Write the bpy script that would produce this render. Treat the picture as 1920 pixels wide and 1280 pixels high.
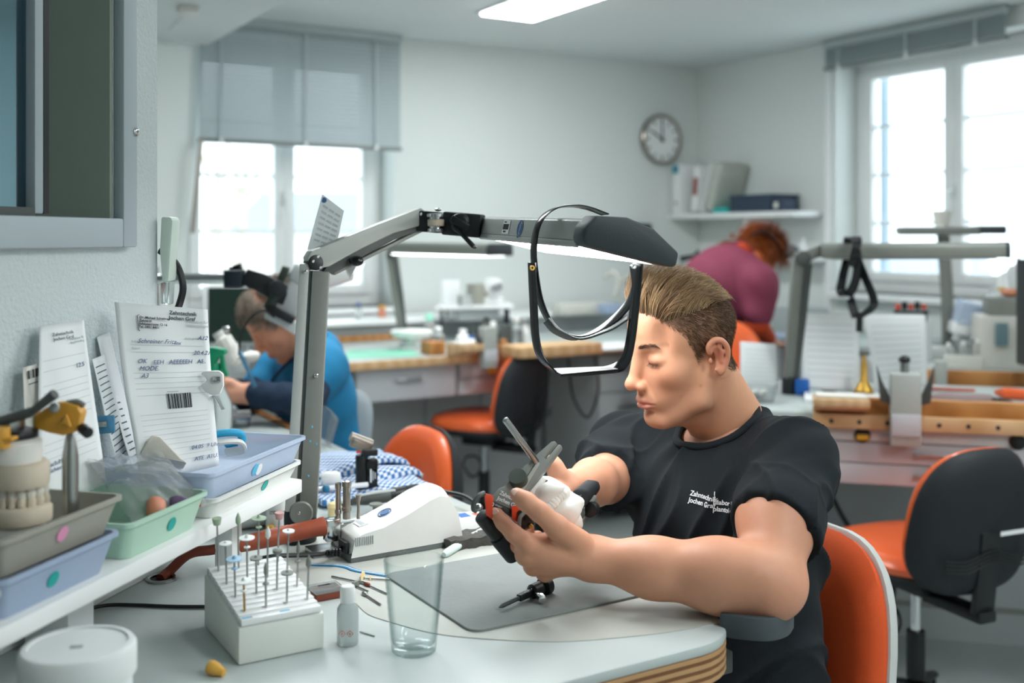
import bpy, bmesh, math, random
import numpy as np
from mathutils import Matrix, Vector, Euler
from mathutils.bvhtree import BVHTree

for _o in list(bpy.data.objects):
    bpy.data.objects.remove(_o)
S = bpy.context.scene
COL = S.collection
random.seed(7); RNG = np.random.default_rng(7)
PI = math.pi
HC = 1.32            # eye height of the photographer
FPX = 2000.0         # focal length in pixels of the 1920x1280 frame
HOR = 445.0          # row of the horizon

# ---------------------------------------------------------------- camera
cam = bpy.data.cameras.new('camera'); camo = bpy.data.objects.new('camera', cam); COL.objects.link(camo)
camo.location = (0, 0, HC); camo.rotation_euler = (PI / 2, 0, 0)
cam.sensor_width = 36; cam.lens = 36 * FPX / 1920; cam.shift_y = -(640 - HOR) / 1920
cam.clip_start = .02
cam.dof.use_dof = True; cam.dof.focus_distance = 1.56; cam.dof.aperture_fstop = 3.0
S.camera = camo

# ---------------------------------------------------------------- world: bright overcast sky
W = bpy.data.worlds.new('world'); S.world = W; W.use_nodes = True
_bg = W.node_tree.nodes['Background']
_bg.inputs[0].default_value = (.84, .93, 1, 1); _bg.inputs[1].default_value = 2.6
S.view_settings.view_transform = 'Standard'; S.view_settings.look = 'None'
S.view_settings.exposure = 0.34; S.view_settings.gamma = 1
S.view_settings.use_curve_mapping = False
S.cycles.max_bounces = 8; S.cycles.diffuse_bounces = 4; S.cycles.transmission_bounces = 8
S.cycles.transparent_max_bounces = 12
S.cycles.caustics_reflective = False; S.cycles.caustics_refractive = False
S.cycles.sample_clamp_indirect = 8

CEIL_E = 18.0         # emission of the ceiling panels
BENCH_E = 17.0       # emission of the bench lamps

# ---------------------------------------------------------------- frames
A31 = math.radians(31.0)
U = Vector((math.cos(A31), math.sin(A31), 0)); V = Vector((-math.sin(A31), math.cos(A31), 0))
D = Vector((.2516, .968, 0)).normalized(); E = Vector((D.y, -D.x, 0))
RU = A31; RE = math.atan2(E.y, E.x)
def uv(u, v, z=0): return U * u + V * v + Vector((0, 0, z))
def P(px, py, Y): return Vector(((px - 960) / FPX * Y, Y, HC - (py - HOR) / FPX * Y))
def T(px, py, z=.82):
    Y = FPX * (HC - z) / (py - HOR)
    return Vector(((px - 960) / FPX * Y, Y, z))
def vec(*a): return Vector(a)
TZ = .82             # table height

# ---------------------------------------------------------------- materials
def lin(c):
    if isinstance(c, str):
        c = [int(c[i:i + 2], 16) / 255 for i in (0, 2, 4)]
    return tuple((x / 12.92 if x <= .04045 else ((x + .055) / 1.055) ** 2.4) for x in c) + (1,)
MATS = {}
def mat(name, col='808080', rough=.5, metal=0, noise=.06, nscale=14, bump=0, bscale=120, trans=0, emit=0, spec=.5, coat=0,
        ior=1.45, alpha=1, vcol=None, sss=0, aniso=None):
    m = bpy.data.materials.new(name); m.use_nodes = True
    nt = m.node_tree; b = nt.nodes['Principled BSDF']
    c = lin(col)
    b.inputs['Roughness'].default_value = rough; b.inputs['Metallic'].default_value = metal
    b.inputs['Specular IOR Level'].default_value = spec; b.inputs['IOR'].default_value = ior
    b.inputs['Transmission Weight'].default_value = trans; b.inputs['Coat Weight'].default_value = coat
    b.inputs['Alpha'].default_value = alpha
    if sss:
        b.inputs['Subsurface Weight'].default_value = sss
        b.inputs['Subsurface Radius'].default_value = (1, .4, .25); b.inputs['Subsurface Scale'].default_value = .006
    src = None
    if vcol:
        a = nt.nodes.new('ShaderNodeVertexColor'); a.layer_name = vcol; src = a.outputs[0]
    tc = nt.nodes.new('ShaderNodeTexCoord')
    if noise:
        n = nt.nodes.new('ShaderNodeTexNoise'); n.inputs['Scale'].default_value = nscale; n.inputs['Detail'].default_value = 4
        nt.links.new(tc.outputs['Object'], n.inputs['Vector'])
        r = nt.nodes.new('ShaderNodeMapRange'); r.inputs[3].default_value = 1 - noise; r.inputs[4].default_value = 1 + noise
        nt.links.new(n.outputs[0], r.inputs[0])
        mx = nt.nodes.new('ShaderNodeMix'); mx.data_type = 'RGBA'; mx.blend_type = 'MULTIPLY'; mx.inputs[0].default_value = 1
        mx.inputs[6].default_value = c
        if src: nt.links.new(src, mx.inputs[6])
        nt.links.new(r.outputs[0], mx.inputs[7]); nt.links.new(mx.outputs[2], b.inputs['Base Color']); m['mixnode'] = mx.name
    else:
        b.inputs['Base Color'].default_value = c
        if src: nt.links.new(src, b.inputs['Base Color'])
    if bump:
        n2 = nt.nodes.new('ShaderNodeTexNoise'); n2.inputs['Scale'].default_value = bscale; n2.inputs['Detail'].default_value = 3
        nt.links.new(tc.outputs['Object'], n2.inputs['Vector'])
        bp = nt.nodes.new('ShaderNodeBump'); bp.inputs['Strength'].default_value = bump; bp.inputs['Distance'].default_value = .003
        nt.links.new(n2.outputs[0], bp.inputs['Height']); nt.links.new(bp.outputs[0], b.inputs['Normal'])
    if emit:
        b.inputs['Emission Color'].default_value = c; b.inputs['Emission Strength'].default_value = emit
    MATS[name] = m
    return m
def nodes_of(m): return m.node_tree, m.node_tree.nodes['Principled BSDF']

M = MATS
mat('wall_white', 'dfe4e1', .85, noise=.02, nscale=3, bump=.12, bscale=90)
mat('wall_plaster', 'c9d2d3', .85, noise=.03, nscale=6, bump=1.0, bscale=170)
mat('ceiling_white', 'd9dfde', .9, noise=.02, nscale=2)
mat('floor_grey', 'a3aaa9', .45, noise=.08, nscale=5)
mat('white_paint', 'e6e9e8', .4, noise=.02)
mat('white_gloss', 'eef0ef', .25, noise=.015)
mat('laminate', 'b9c2c0', .38, noise=.05, nscale=9, bump=.03, bscale=200)
mat('inlay', 'b6b9b2', .45, noise=.07, nscale=22)
mat('grey_lam', 'c9cdcd', .45, noise=.03)
mat('grey_lam_d', 'a3a9a9', .5, noise=.03)
mat('mauve_lam', 'c3c4c9', .45, noise=.02)
mat('frame_grey', 'a9b5ba', .5, noise=.03)
mat('panel_green', '9aa69a', .6, noise=.04)
mat('alu', 'b6babb', .32, metal=.9, noise=.04, nscale=60)
mat('chrome', 'd5d8d8', .16, metal=1, noise=.03)
mat('steel', 'a8aaa8', .28, metal=1, noise=.06, nscale=80)
mat('steel_warm', 'a39b92', .3, metal=1, noise=.1, nscale=90)
mat('black_plastic', '15191b', .42, noise=.06)
mat('black_soft', '1b2024', .62, noise=.06, bump=.1, bscale=300)
mat('black_gloss', '0e1113', .2, noise=.03)
mat('navy_plastic', '1d2733', .45, noise=.05)
mat('lamp_grey', '7f827c', .42, metal=.05, noise=.05, nscale=90)
mat('lamp_grey_l', 'adb1ac', .4, metal=.05, noise=.04, nscale=90)
mat('lamp_dark', '4a4f4d', .5, metal=0, noise=.05)
mat('lamp_cap', '343b3d', .55, noise=.05, bump=.08, bscale=400)
mat('lamp_emit', 'fbfdff', .5, noise=0, emit=BENCH_E); mat('lamp_emit_low', 'fbfdff', .5, noise=0, emit=6)
mat('ceil_emit', 'f6fcfd', .5, noise=0, emit=CEIL_E)
mat('orange_vinyl', 'ee6a36', .32, noise=.05, coat=.2)
mat('orange_fabric', 'db5420', .8, noise=.07, nscale=40, bump=.25, bscale=700)
mat('shell_grey', 'c9ccc9', .4, noise=.03)
mat('pink_plastic', 'd78fb0', .5)
mat('teal_sticker', '17a39b', .5, noise=.12, nscale=120)
mat('blue_sticker', '5ab7dd', .5, noise=.1)
mat('white_sticker', 'e8eaea', .5)
mat('paper', 'eceff0', .8, noise=.02, nscale=6, bump=.05, bscale=60)
mat('paper_print', '5d6466', .8, noise=.1)
mat('ink_blue', '5f7196', .8, noise=.1)
mat('ink_black', '22262a', .7, noise=.05)
mat('ink_faint', 'c3cacd', .8, noise=.05)
mat('print_white', 'e6eaec', .6, noise=.03)
mat('tray_grey', '97968c', .55, noise=.05, nscale=30)
mat('plaster', 'd9d4c9', .75, noise=.08, nscale=40, bump=.15, bscale=150)
mat('plaster_w', 'e9e7e1', .7, noise=.05, nscale=50, bump=.1, bscale=200)
mat('plaster_tan', 'c9bda9', .75, noise=.1, nscale=40)
mat('yellow_plastic', 'd39a3a', .4, noise=.06, nscale=50)
mat('amber_wax', 'd9a64a', .45, noise=.1, nscale=60)
mat('cream_plug', 'ecd7a2', .6, noise=.06)
mat('blue_sponge', '2fa3cf', .6, noise=.1, nscale=60, bump=.2, bscale=300)
mat('salmon', 'd28a6c', .5, noise=.12, nscale=60)
mat('purple_gem', '6b5a78', .35, noise=.2, nscale=70)
mat('brown_rubber', '9a4a32', .5, noise=.12, nscale=60)
mat('brown_hose', '7d3a28', .5, noise=.1, nscale=60)
mat('red_plastic', 'd2421f', .4, noise=.05)
mat('art_grey', '858a86', .42, metal=.1, noise=.05, nscale=100)
mat('art_dark', '3a3f40', .45, metal=.2, noise=.05)
mat('mat_grey', '878e8c', .75, noise=.12, nscale=18, bump=.2, bscale=160)
mat('mat_edge', '6c7371', .7)
mat('stone_dark', '4b4a46', .85, noise=.3, nscale=60, bump=.9, bscale=120)
mat('blue_cord', '2b82b6', .45, noise=.06)
mat('green_plastic', '0f9468', .38, noise=.05)
mat('green_soft', '93dcc0', .6, noise=.05)
mat('blue_plastic', '1f5fae', .4, noise=.05)
mat('teal_box', '1ab3b0', .45, noise=.04)
mat('navy_box', '2f3f52', .6, noise=.05)
mat('brass', 'c79b45', .35, metal=.6, noise=.08)
mat('yellow_knob', 'dfae32', .4, noise=.05)
mat('red_wax', 'c85a3f', .5, noise=.1)
mat('orange_tool', 'e0602f', .45, noise=.05)
mat('mauve_tool', '8a7474', .5, noise=.05)
mat('beige_dev', 'cdccc4', .45, noise=.03)
mat('device_white', 'e4e6e2', .5, noise=.04, nscale=40)
mat('device_grey', '6d7473', .5, noise=.04)
mat('screen_teal', '6f8a92', .25, noise=.05)
mat('screen_dark', '22322c', .18, noise=.03)
mat('book_red', '9a5a56', .6, noise=.2, nscale=30)
mat('book_grey', 'b9bcb4', .6, noise=.25, nscale=40)
mat('foliage', '8aa07c', .8, noise=.25, nscale=8)
mat('bark', 'b9b2a6', .9, noise=.2, nscale=10)
mat('house_wall', 'd8d4ca', .9, noise=.04)
mat('roof_slate', 'a3adb7', .8, noise=.15, nscale=12)
mat('shirt_black', '0c161c', .9, noise=.22, nscale=60, bump=.22, bscale=900)
mat('trousers', '12171b', .85, noise=.1, bump=.2, bscale=600)
mat('scrub_blue', '1679a8', .8, noise=.08, nscale=30, bump=.1, bscale=500)
mat('navy_knit', '1c2f46', .9, noise=.1, nscale=60, bump=.3, bscale=500)
mat('scrub_maroon', '84384f', .8, noise=.07, nscale=30, bump=.1, bscale=500)
mat('rust_knit', 'b83f16', .9, noise=.1, nscale=60, bump=.3, bscale=500)
mat('skin', 'd9a58a', .5, noise=.05, nscale=90, bump=.05, bscale=700, vcol='Col', sss=.12, spec=.4)
mat('hair', '6b4a2f', .42, noise=0, vcol='Col', spec=.5)
mat('nail', 'e8bfae', .3, noise=.03)
mat('acrylic', 'e8f0ee', .22, noise=0, trans=.92, ior=1.2)
mat('clear_plastic', 'f2f6f6', .25, noise=0, trans=.85, ior=1.15)
mat('bag_plastic', 'f4f7f8', .18, noise=0, trans=.8, ior=1.12, alpha=.55)
mat('tray_blue', 'c4d4ea', .38, noise=.04, nscale=30, alpha=.62)
mat('tray_blue_d', 'a3b4cd', .4, noise=.05, nscale=30, alpha=.88)
mat('tray_green', 'bde0cb', .4, noise=.08, nscale=20, alpha=.82)
mat('tray_white', 'e6e9e5', .4, noise=.04, alpha=.9)
mat('clip_blue', '6fb2dc', .25, noise=.04, trans=.6, ior=1.2)
mat('tray_grey_l', 'c9cbc4', .45, noise=.04, alpha=.9)
mat('jar_white', 'dfe3e2', .45, noise=.05, nscale=20)
mat('paper_warm', 'e2dfd8', .8, noise=.03)
def pane_mat(name, col, f):
    m = bpy.data.materials.new(name); m.use_nodes = True; nt = m.node_tree
    for n in list(nt.nodes):
        if n.type == 'BSDF_PRINCIPLED': nt.nodes.remove(n)
    t = nt.nodes.new('ShaderNodeBsdfTransparent'); t.inputs[0].default_value = lin(col)
    g = nt.nodes.new('ShaderNodeBsdfGlossy'); g.inputs['Roughness'].default_value = .03
    x = nt.nodes.new('ShaderNodeMixShader'); x.inputs[0].default_value = f
    nt.links.new(t.outputs[0], x.inputs[1]); nt.links.new(g.outputs[0], x.inputs[2])
    nt.links.new(x.outputs[0], nt.nodes['Material Output'].inputs[0]); MATS[name] = m
def thin_glass(name, tint, edge):
    m = bpy.data.materials.new(name); m.use_nodes = True; nt = m.node_tree
    for n in list(nt.nodes):
        if n.type == 'BSDF_PRINCIPLED': nt.nodes.remove(n)
    lw = nt.nodes.new('ShaderNodeLayerWeight'); lw.inputs[0].default_value = .5
    cr = nt.nodes.new('ShaderNodeValToRGB'); cr.color_ramp.elements[0].color = lin(tint); cr.color_ramp.elements[1].color = lin(edge); cr.color_ramp.elements[0].position = .35
    t = nt.nodes.new('ShaderNodeBsdfTransparent'); g = nt.nodes.new('ShaderNodeBsdfGlossy'); g.inputs['Roughness'].default_value = .03
    pw = nt.nodes.new('ShaderNodeMath'); pw.operation = 'POWER'; pw.inputs[1].default_value = 4; nt.links.new(lw.outputs['Facing'], pw.inputs[0])
    fr = nt.nodes.new('ShaderNodeMath'); fr.operation = 'MULTIPLY_ADD'; fr.inputs[1].default_value = .45; fr.inputs[2].default_value = .04; nt.links.new(pw.outputs[0], fr.inputs[0]); x = nt.nodes.new('ShaderNodeMixShader')
    nt.links.new(lw.outputs['Facing'], cr.inputs[0]); nt.links.new(cr.outputs[0], t.inputs[0]); nt.links.new(fr.outputs[0], x.inputs[0])
    nt.links.new(t.outputs[0], x.inputs[1]); nt.links.new(g.outputs[0], x.inputs[2]); nt.links.new(x.outputs[0], nt.nodes['Material Output'].inputs[0]); MATS[name] = m
thin_glass('clear_glass', 'fafcfc', 'cdd8d8')
pane_mat('pane', 'fafdfd', .05); pane_mat('pane_blue', 'b9d3dd', .12)
def wave_mat(name, c1, c2, scale, axis, rough=.5, dist=2.0, rot=0, detail=2):
    m = mat(name, c1, rough, noise=0); nt, b = nodes_of(m)
    tc = nt.nodes.new('ShaderNodeTexCoord'); mp = nt.nodes.new('ShaderNodeMapping'); mp.inputs['Rotation'].default_value = (0, 0, rot)
    w = nt.nodes.new('ShaderNodeTexWave'); w.bands_direction = axis; w.inputs['Scale'].default_value = scale
    w.inputs['Distortion'].default_value = dist; w.inputs['Detail'].default_value = detail
    r = nt.nodes.new('ShaderNodeValToRGB'); r.color_ramp.elements[0].color = lin(c1); r.color_ramp.elements[1].color = lin(c2)
    nt.links.new(tc.outputs['Object'], mp.inputs[0]); nt.links.new(mp.outputs[0], w.inputs[0])
    nt.links.new(w.outputs[0], r.inputs[0]); nt.links.new(r.outputs[0], b.inputs['Base Color'])
    return m
wave_mat('wood_light', 'd9b489', 'c99f70', 6, 'Y', .5, 5, RU)
wave_mat('wood_mid', 'c48a4e', 'a96f38', 7, 'Y', .5, 5, RU)
wave_mat('wood_pin', 'd8b48a', 'caa478', 9, 'X', .55, 4)
mat('ply_a', 'bb9266', .6, noise=.14, nscale=35); mat('ply_b', '7a5433', .6, noise=.2, nscale=35)
# blue and white check cloth
m_ = mat('check_cloth', 'e6eaee', .9, noise=0); nt_, b_ = nodes_of(m_)
tc_ = nt_.nodes.new('ShaderNodeTexCoord'); ck = nt_.nodes.new('ShaderNodeTexChecker'); ck.inputs['Scale'].default_value = 34
ck.inputs['Color1'].default_value = lin('e4e9ee'); ck.inputs['Color2'].default_value = lin('3f78b8')
nt_.links.new(tc_.outputs['UV'], ck.inputs[0]); nt_.links.new(ck.outputs[0], b_.inputs['Base Color'])

# ---------------------------------------------------------------- mesh building
def rotm(r):
    if r is None: return Matrix.Identity(3)
    if isinstance(r, (int, float)): return Matrix.Rotation(r, 3, 'Z')
    if isinstance(r, Matrix): return r.to_3x3()
    return Euler(r).to_matrix()
def basis(x, y=None, z=None):
    """rotation whose columns are the given (orthonormalised) axes; x is kept"""
    x = Vector(x).normalized()
    if z is not None:
        z = Vector(z); y = z.cross(x).normalized(); z = x.cross(y)
    else:
        y = Vector(y); z = x.cross(y).normalized(); y = z.cross(x)
    return Matrix((x, y, z)).transposed()
def frame_z(a):
    a = Vector(a).normalized(); t = Vector((0, 0, 1)) if abs(a.z) < .9 else Vector((1, 0, 0))
    x = t.cross(a).normalized(); return x, a.cross(x)
MW = {}
class MB:
    def __init__(s): s.v = []; s.f = []; s.uv = None
    def add(s, vs, fs):
        o = len(s.v); s.v += [Vector(p) for p in vs]; s.f += [tuple(i + o for i in f) for f in fs]; return s
    def box(s, c, size, r=None):
        R = rotm(r); c = Vector(c); hx, hy, hz = (x / 2 for x in size)
        vs = [c + R @ Vector((x, y, z)) for z in (-hz, hz) for x, y in ((-hx, -hy), (hx, -hy), (hx, hy), (-hx, hy))]
        return s.add(vs, [(3, 2, 1, 0), (4, 5, 6, 7), (0, 1, 5, 4), (1, 2, 6, 5), (2, 3, 7, 6), (3, 0, 4, 7)])
    def tube(s, path, r, n=12, cap=True, flat=1.0, up=None):
        path = [Vector(p) for p in path]; k = len(path)
        rs = [r] * k if isinstance(r, (int, float)) else list(r)
        vs = []; t0 = (path[1] - path[0]).normalized()
        x, y = frame_z(t0)
        if up is not None:
            y = Vector(up); y = (y - t0 * y.dot(t0)).normalized(); x = y.cross(t0)
        for i in range(k):
            t = (path[min(i + 1, k - 1)] - path[max(i - 1, 0)]).normalized()
            x = (x - t * x.dot(t)).normalized(); y = t.cross(x)
            vs += [path[i] + (x * math.cos(a) + y * math.sin(a) * flat) * rs[i] for a in (2 * PI * j / n for j in range(n))]
        fs = [(i * n + j, i * n + (j + 1) % n, (i + 1) * n + (j + 1) % n, (i + 1) * n + j) for i in range(k - 1) for j in range(n)]
        if cap: fs += [tuple(range(n - 1, -1, -1)), tuple((k - 1) * n + j for j in range(n))]
        return s.add(vs, fs)
    def cyl(s, a, b, r, r2=None, n=20): return s.tube([a, b], [r, r if r2 is None else r2], n)
    def lathe(s, c, prof, n=28, axis=(0, 0, 1), closed=False):
        c = Vector(c); a = Vector(axis).normalized(); x, y = frame_z(a); k = len(prof)
        vs = [c + (x * math.cos(t) + y * math.sin(t)) * max(r, 1e-5) + a * z for r, z in prof for t in (2 * PI * j / n for j in range(n))]
        m = k if closed else k - 1
        fs = [(i * n + j, i * n + (j + 1) % n, ((i + 1) % k) * n + (j + 1) % n, ((i + 1) % k) * n + j) for i in range(m) for j in range(n)]
        if not closed:
            fs += [tuple(range(n - 1, -1, -1)), tuple((k - 1) * n + j for j in range(n))]
        return s.add(vs, fs)
    def prism(s, poly, ext):
        """polygon of 3-D points pushed along the vector ext"""
        n = len(poly); poly = [Vector(p) for p in poly]; ext = Vector(ext)
        nrm = Vector((0, 0, 0))
        for i in range(n): nrm += poly[i].cross(poly[(i + 1) % n])
        if nrm.dot(ext) > 0: poly = poly[::-1]
        return s.add(poly + [p + ext for p in poly], [tuple(range(n)), tuple(range(2 * n - 1, n - 1, -1))] +
                     [((i + 1) % n, i, n + i, n + (i + 1) % n) for i in range(n)])
    def ribbon(s, path, wdir, w, th):
        """flat band along a path; wdir is the direction of its width (one vector or one for each point)"""
        path = [Vector(p) for p in path]; k = len(path); vs = []
        for i in range(k):
            t = (path[min(i + 1, k - 1)] - path[max(i - 1, 0)]).normalized()
            wd = Vector(wdir[i] if isinstance(wdir, list) else wdir); wd = (wd - t * wd.dot(t)).normalized(); nn = t.cross(wd)
            ww = w[i] if isinstance(w, list) else w
            vs += [path[i] + wd * a * ww / 2 + nn * b * th / 2 for a, b in ((-1, -1), (1, -1), (1, 1), (-1, 1))]
        fs = [(i * 4 + j, i * 4 + (j + 1) % 4, i * 4 + 4 + (j + 1) % 4, i * 4 + 4 + j) for i in range(k - 1) for j in range(4)]
        return s.add(vs, fs + [(3, 2, 1, 0), tuple(4 * (k - 1) + j for j in range(4))])
    def ell(s, c, r, rot=None, n=20, m=12, fn=None):
        R = rotm(rot); c = Vector(c); vs = []
        for i in range(1, m):
            p = PI * i / m
            for j in range(n):
                q = 2 * PI * j / n; d = Vector((math.sin(p) * math.cos(q), math.sin(p) * math.sin(q), math.cos(p)))
                if fn: d = d * fn(d)
                vs.append(c + R @ Vector((d.x * r[0], d.y * r[1], d.z * r[2])))
        top = len(vs); vs += [c + R @ Vector((0, 0, r[2])), c + R @ Vector((0, 0, -r[2]))]
        fs = [(i * n + j, (i + 1) * n + j, (i + 1) * n + (j + 1) % n, i * n + (j + 1) % n) for i in range(m - 2) for j in range(n)]
        fs += [(top, j, (j + 1) % n) for j in range(n)] + [(top + 1, (m - 2) * n + (j + 1) % n, (m - 2) * n + j) for j in range(n)]
        return s.add(vs, fs)
    def sheet(s, fn, nu, nv, th=0, uvs=False):
        """grid surface fn(a, b) for a, b in 0..1, given a thickness along its normal"""
        g = [[Vector(fn(i / nu, j / nv)) for j in range(nv + 1)] for i in range(nu + 1)]
        o = len(s.v); w = nv + 1; vs = [p for r in g for p in r]
        fs = [(i * w + j, (i + 1) * w + j, (i + 1) * w + j + 1, i * w + j + 1) for i in range(nu) for j in range(nv)]
        if th:
            nr = []
            for i in range(nu + 1):
                for j in range(nv + 1):
                    a = g[min(i + 1, nu)][j] - g[max(i - 1, 0)][j]; b = g[i][min(j + 1, nv)] - g[i][max(j - 1, 0)]
                    nr.append(a.cross(b).normalized())
            q = len(vs); vs2 = [p - n * th for p, n in zip(vs, nr)]
            f2 = [tuple(q + i for i in f[::-1]) for f in fs]
            rim = [i * w for i in range(nu + 1)] + [nu * w + j for j in range(1, nv + 1)] + [i * w + nv for i in range(nu - 1, -1, -1)] + [j for j in range(nv - 1, 0, -1)]
            f3 = [(rim[(i + 1) % len(rim)], rim[i], q + rim[i], q + rim[(i + 1) % len(rim)]) for i in range(len(rim))]
            vs = vs + vs2; fs = fs + f2 + f3
        s.add(vs, fs)
        if uvs:
            s.uv = [(i / nu, j / nv) for i in range(nu + 1) for j in range(nv + 1)] * (2 if th else 1)
        return s
    def mesh(s, name, parent=None, bevel=0, seg=2, smooth=35, world=True):
        vs = s.v
        if world and parent is not None and parent.name in MW:
            mi = MW[parent.name].inverted(); vs = [mi @ p for p in vs]
        me = bpy.data.meshes.new(name); me.from_pydata([tuple(p) for p in vs], [], s.f)
        if s.uv:
            ul = me.uv_layers.new(name='UVMap')
            for lp in me.loops: ul.data[lp.index].uv = s.uv[lp.vertex_index]
        if bevel:
            bm = bmesh.new(); bm.from_mesh(me)
            es = [e for e in bm.edges if len(e.link_faces) == 2 and e.calc_face_angle(0) > math.radians(32)]
            bmesh.ops.bevel(bm, geom=es, offset=bevel, segments=seg, profile=.5, affect='EDGES', clamp_overlap=True)
            bm.to_mesh(me); bm.free()
        me.validate()
        me.shade_smooth()
        if smooth: me.set_sharp_from_angle(angle=math.radians(smooth))
        return me
    def build(s, name, m, parent=None, bevel=0, seg=2, smooth=35, world=True):
        me = s.mesh(name, parent, bevel, seg, smooth, world)
        o = bpy.data.objects.new(name, me); COL.objects.link(o); me.materials.append(M[m] if isinstance(m, str) else m)
        if parent is not None:
            o.parent = parent
            if parent.name in MW: MW[o.name] = MW[parent.name]
        return o
def tag(o, label=None, cat=None, group=None, kind=None):
    for k, x in (('label', label), ('category', cat), ('group', group), ('kind', kind)):
        if x: o[k] = x
    return o
def thing(name, label, cat, loc=(0, 0, 0), r=None, group=None):
    o = bpy.data.objects.new(name, None); COL.objects.link(o); o.empty_display_size = .05
    m = Matrix.Translation(Vector(loc)) @ rotm(r).to_4x4()
    o.location = loc; o.rotation_euler = rotm(r).to_euler(); MW[o.name] = m
    return tag(o, label, cat, group)
def copy_tree(o, loc=None, r=None, label=None, scale=None, parent=None):
    c = o.copy(); COL.objects.link(c)
    if parent is not None: c.parent = parent
    else:
        if loc is not None: c.location = loc
        if r is not None: c.rotation_euler = rotm(r).to_euler()
        if scale: c.scale = (scale,) * 3
        if label: c['label'] = label
    for ch in list(o.children): copy_tree(ch, parent=c)
    return c
TEXTS = []
def text(s, size, m, parent, mtx, align='LEFT', shear=0, bold=0, name='printed_text', conform=None, line=1.0):
    """flat lettering; mtx places the text plane (x right, y up) in world space"""
    cu = bpy.data.curves.new('letters', 'FONT'); cu.body = s; cu.size = size; cu.align_x = align; cu.shear = shear
    cu.extrude = .0002; cu.offset = bold; cu.space_line = line; cu.resolution_u = 3
    o = bpy.data.objects.new('letters', cu); COL.objects.link(o); TEXTS.append((o, name, m, parent, mtx, conform))
def flush_texts():
    bpy.context.view_layer.update(); dg = bpy.context.evaluated_depsgraph_get()
    for o, name, m, parent, mtx, conform in TEXTS:
        me = bpy.data.meshes.new_from_object(o.evaluated_get(dg)); me.name = name
        me.materials.clear(); me.materials.append(M[m])
        inv = MW[parent.name].inverted()
        for v in me.vertices:
            p = mtx @ v.co
            if conform:
                n = mtx.to_3x3() @ Vector((0, 0, 1)); h = conform.ray_cast(p + n * .12, -n)
                if h[0] is not None: p = h[0] + n * (.0008 + v.co.z)
            v.co = inv @ p
        q = bpy.data.objects.new(name, me); COL.objects.link(q); q.parent = parent
    for o, *_ in TEXTS: bpy.data.objects.remove(o)
def plane_mtx(o, x, y):
    x = Vector(x).normalized(); y = Vector(y); y = (y - x * y.dot(x)).normalized(); z = x.cross(y)
    m = Matrix((x, y, z)).transposed().to_4x4(); m.translation = Vector(o); return m
def bez(pts, n=8):
    """smooth curve through points (Catmull-Rom)"""
    p = [Vector(x) for x in pts]; p = [p[0] * 2 - p[1]] + p + [p[-1] * 2 - p[-2]]; out = []
    for i in range(1, len(p) - 2):
        for j in range(n):
            t = j / n; a, b, c, d = p[i - 1], p[i], p[i + 1], p[i + 2]
            out.append(.5 * ((2 * b) + (c - a) * t + (2 * a - 5 * b + 4 * c - d) * t * t + (3 * b - a - 3 * c + d) * t ** 3))
    return out + [p[-2]]
def struct(o): o['kind'] = 'structure'; return o
# ================================================================ the room
def ubox(mb, u0, u1, v0, v1, z0, z1):
    c = uv((u0 + u1) / 2, (v0 + v1) / 2, (z0 + z1) / 2); return mb.box(c, (abs(u1 - u0), abs(v1 - v0), abs(z1 - z0)), RU)
UL, UR, VF, VB, ZC, ZD, UD = -3.2, 4.555, -2.2, 5.25, 2.40, 2.25, 1.397
struct(ubox(MB(), UL - .3, UR + .3, VF - .3, VB + .3, -.1, 0).build('floor', 'floor_grey'))
mb = MB(); ubox(mb, UD, UR + .3, VF - .3, VB + .3, ZC, ZC + .15); ubox(mb, UL - .3, UD, VF - .3, VB + .3, ZD, ZC + .15)
struct(mb.build('ceiling', 'ceiling_white'))
mb = MB(); B0, B1, BZ0, BZ1 = 1.31, 2.42, .95, 2.33          # back window opening
ubox(mb, UL - .3, B0, VB, VB + .28, 0, ZC); ubox(mb, B1, UR + .3, VB, VB + .28, 0, ZC)
ubox(mb, B0, B1, VB, VB + .28, 0, BZ0); ubox(mb, B0, B1, VB, VB + .28, BZ1, ZC)
struct(mb.build('wall_back', 'wall_white'))
mb = MB(); R0, R1, RZ0, RZ1 = 2.86, 4.12, 1.02, 2.30          # right window opening
ubox(mb, UR, UR + .26, VF - .3, R0, 0, ZC); ubox(mb, UR, UR + .26, R1, VB, 0, ZC)
ubox(mb, UR, UR + .26, R0, R1, 0, RZ0); ubox(mb, UR, UR + .26, R0, R1, RZ1, ZC)
struct(mb.build('wall_right', 'wall_white'))
struct(ubox(MB(), UL - .3, UR + .3, VF - .3, VF, 0, ZC).build('wall_front', 'wall_white'))
struct(ubox(MB(), UL - .3, UL, VF, VB, 0, ZC).build('wall_side', 'wall_white'))
# sloping attic wall on the left
bt = Vector((-1.506, 5.22, ZD)); bb = uv(1.19, VB, 0); dl = Vector((-.49, -.87, 0)) * 4.2; th = Vector((-.2, .11, 0))
struct(MB().prism([bt, bt + dl, bb + dl, bb], th).build('wall_left', 'wall_white'))
mb = MB(); ubox(mb, 1.25, UR, VB - .015, VB, 0, .08); struct(mb.build('baseboard_back', 'white_paint'))
mb = MB(); ubox(mb, UR - .015, UR, VF, VB - .015, 0, .08); struct(mb.build('baseboard_right', 'white_paint'))
# white vertical board beside the right window reveal
mb = MB(); ubox(mb, UR - .02, UR, R1 + .02, R1 + .07, 0, RZ1); struct(mb.build('trim_1', 'white_gloss', bevel=.003))

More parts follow.
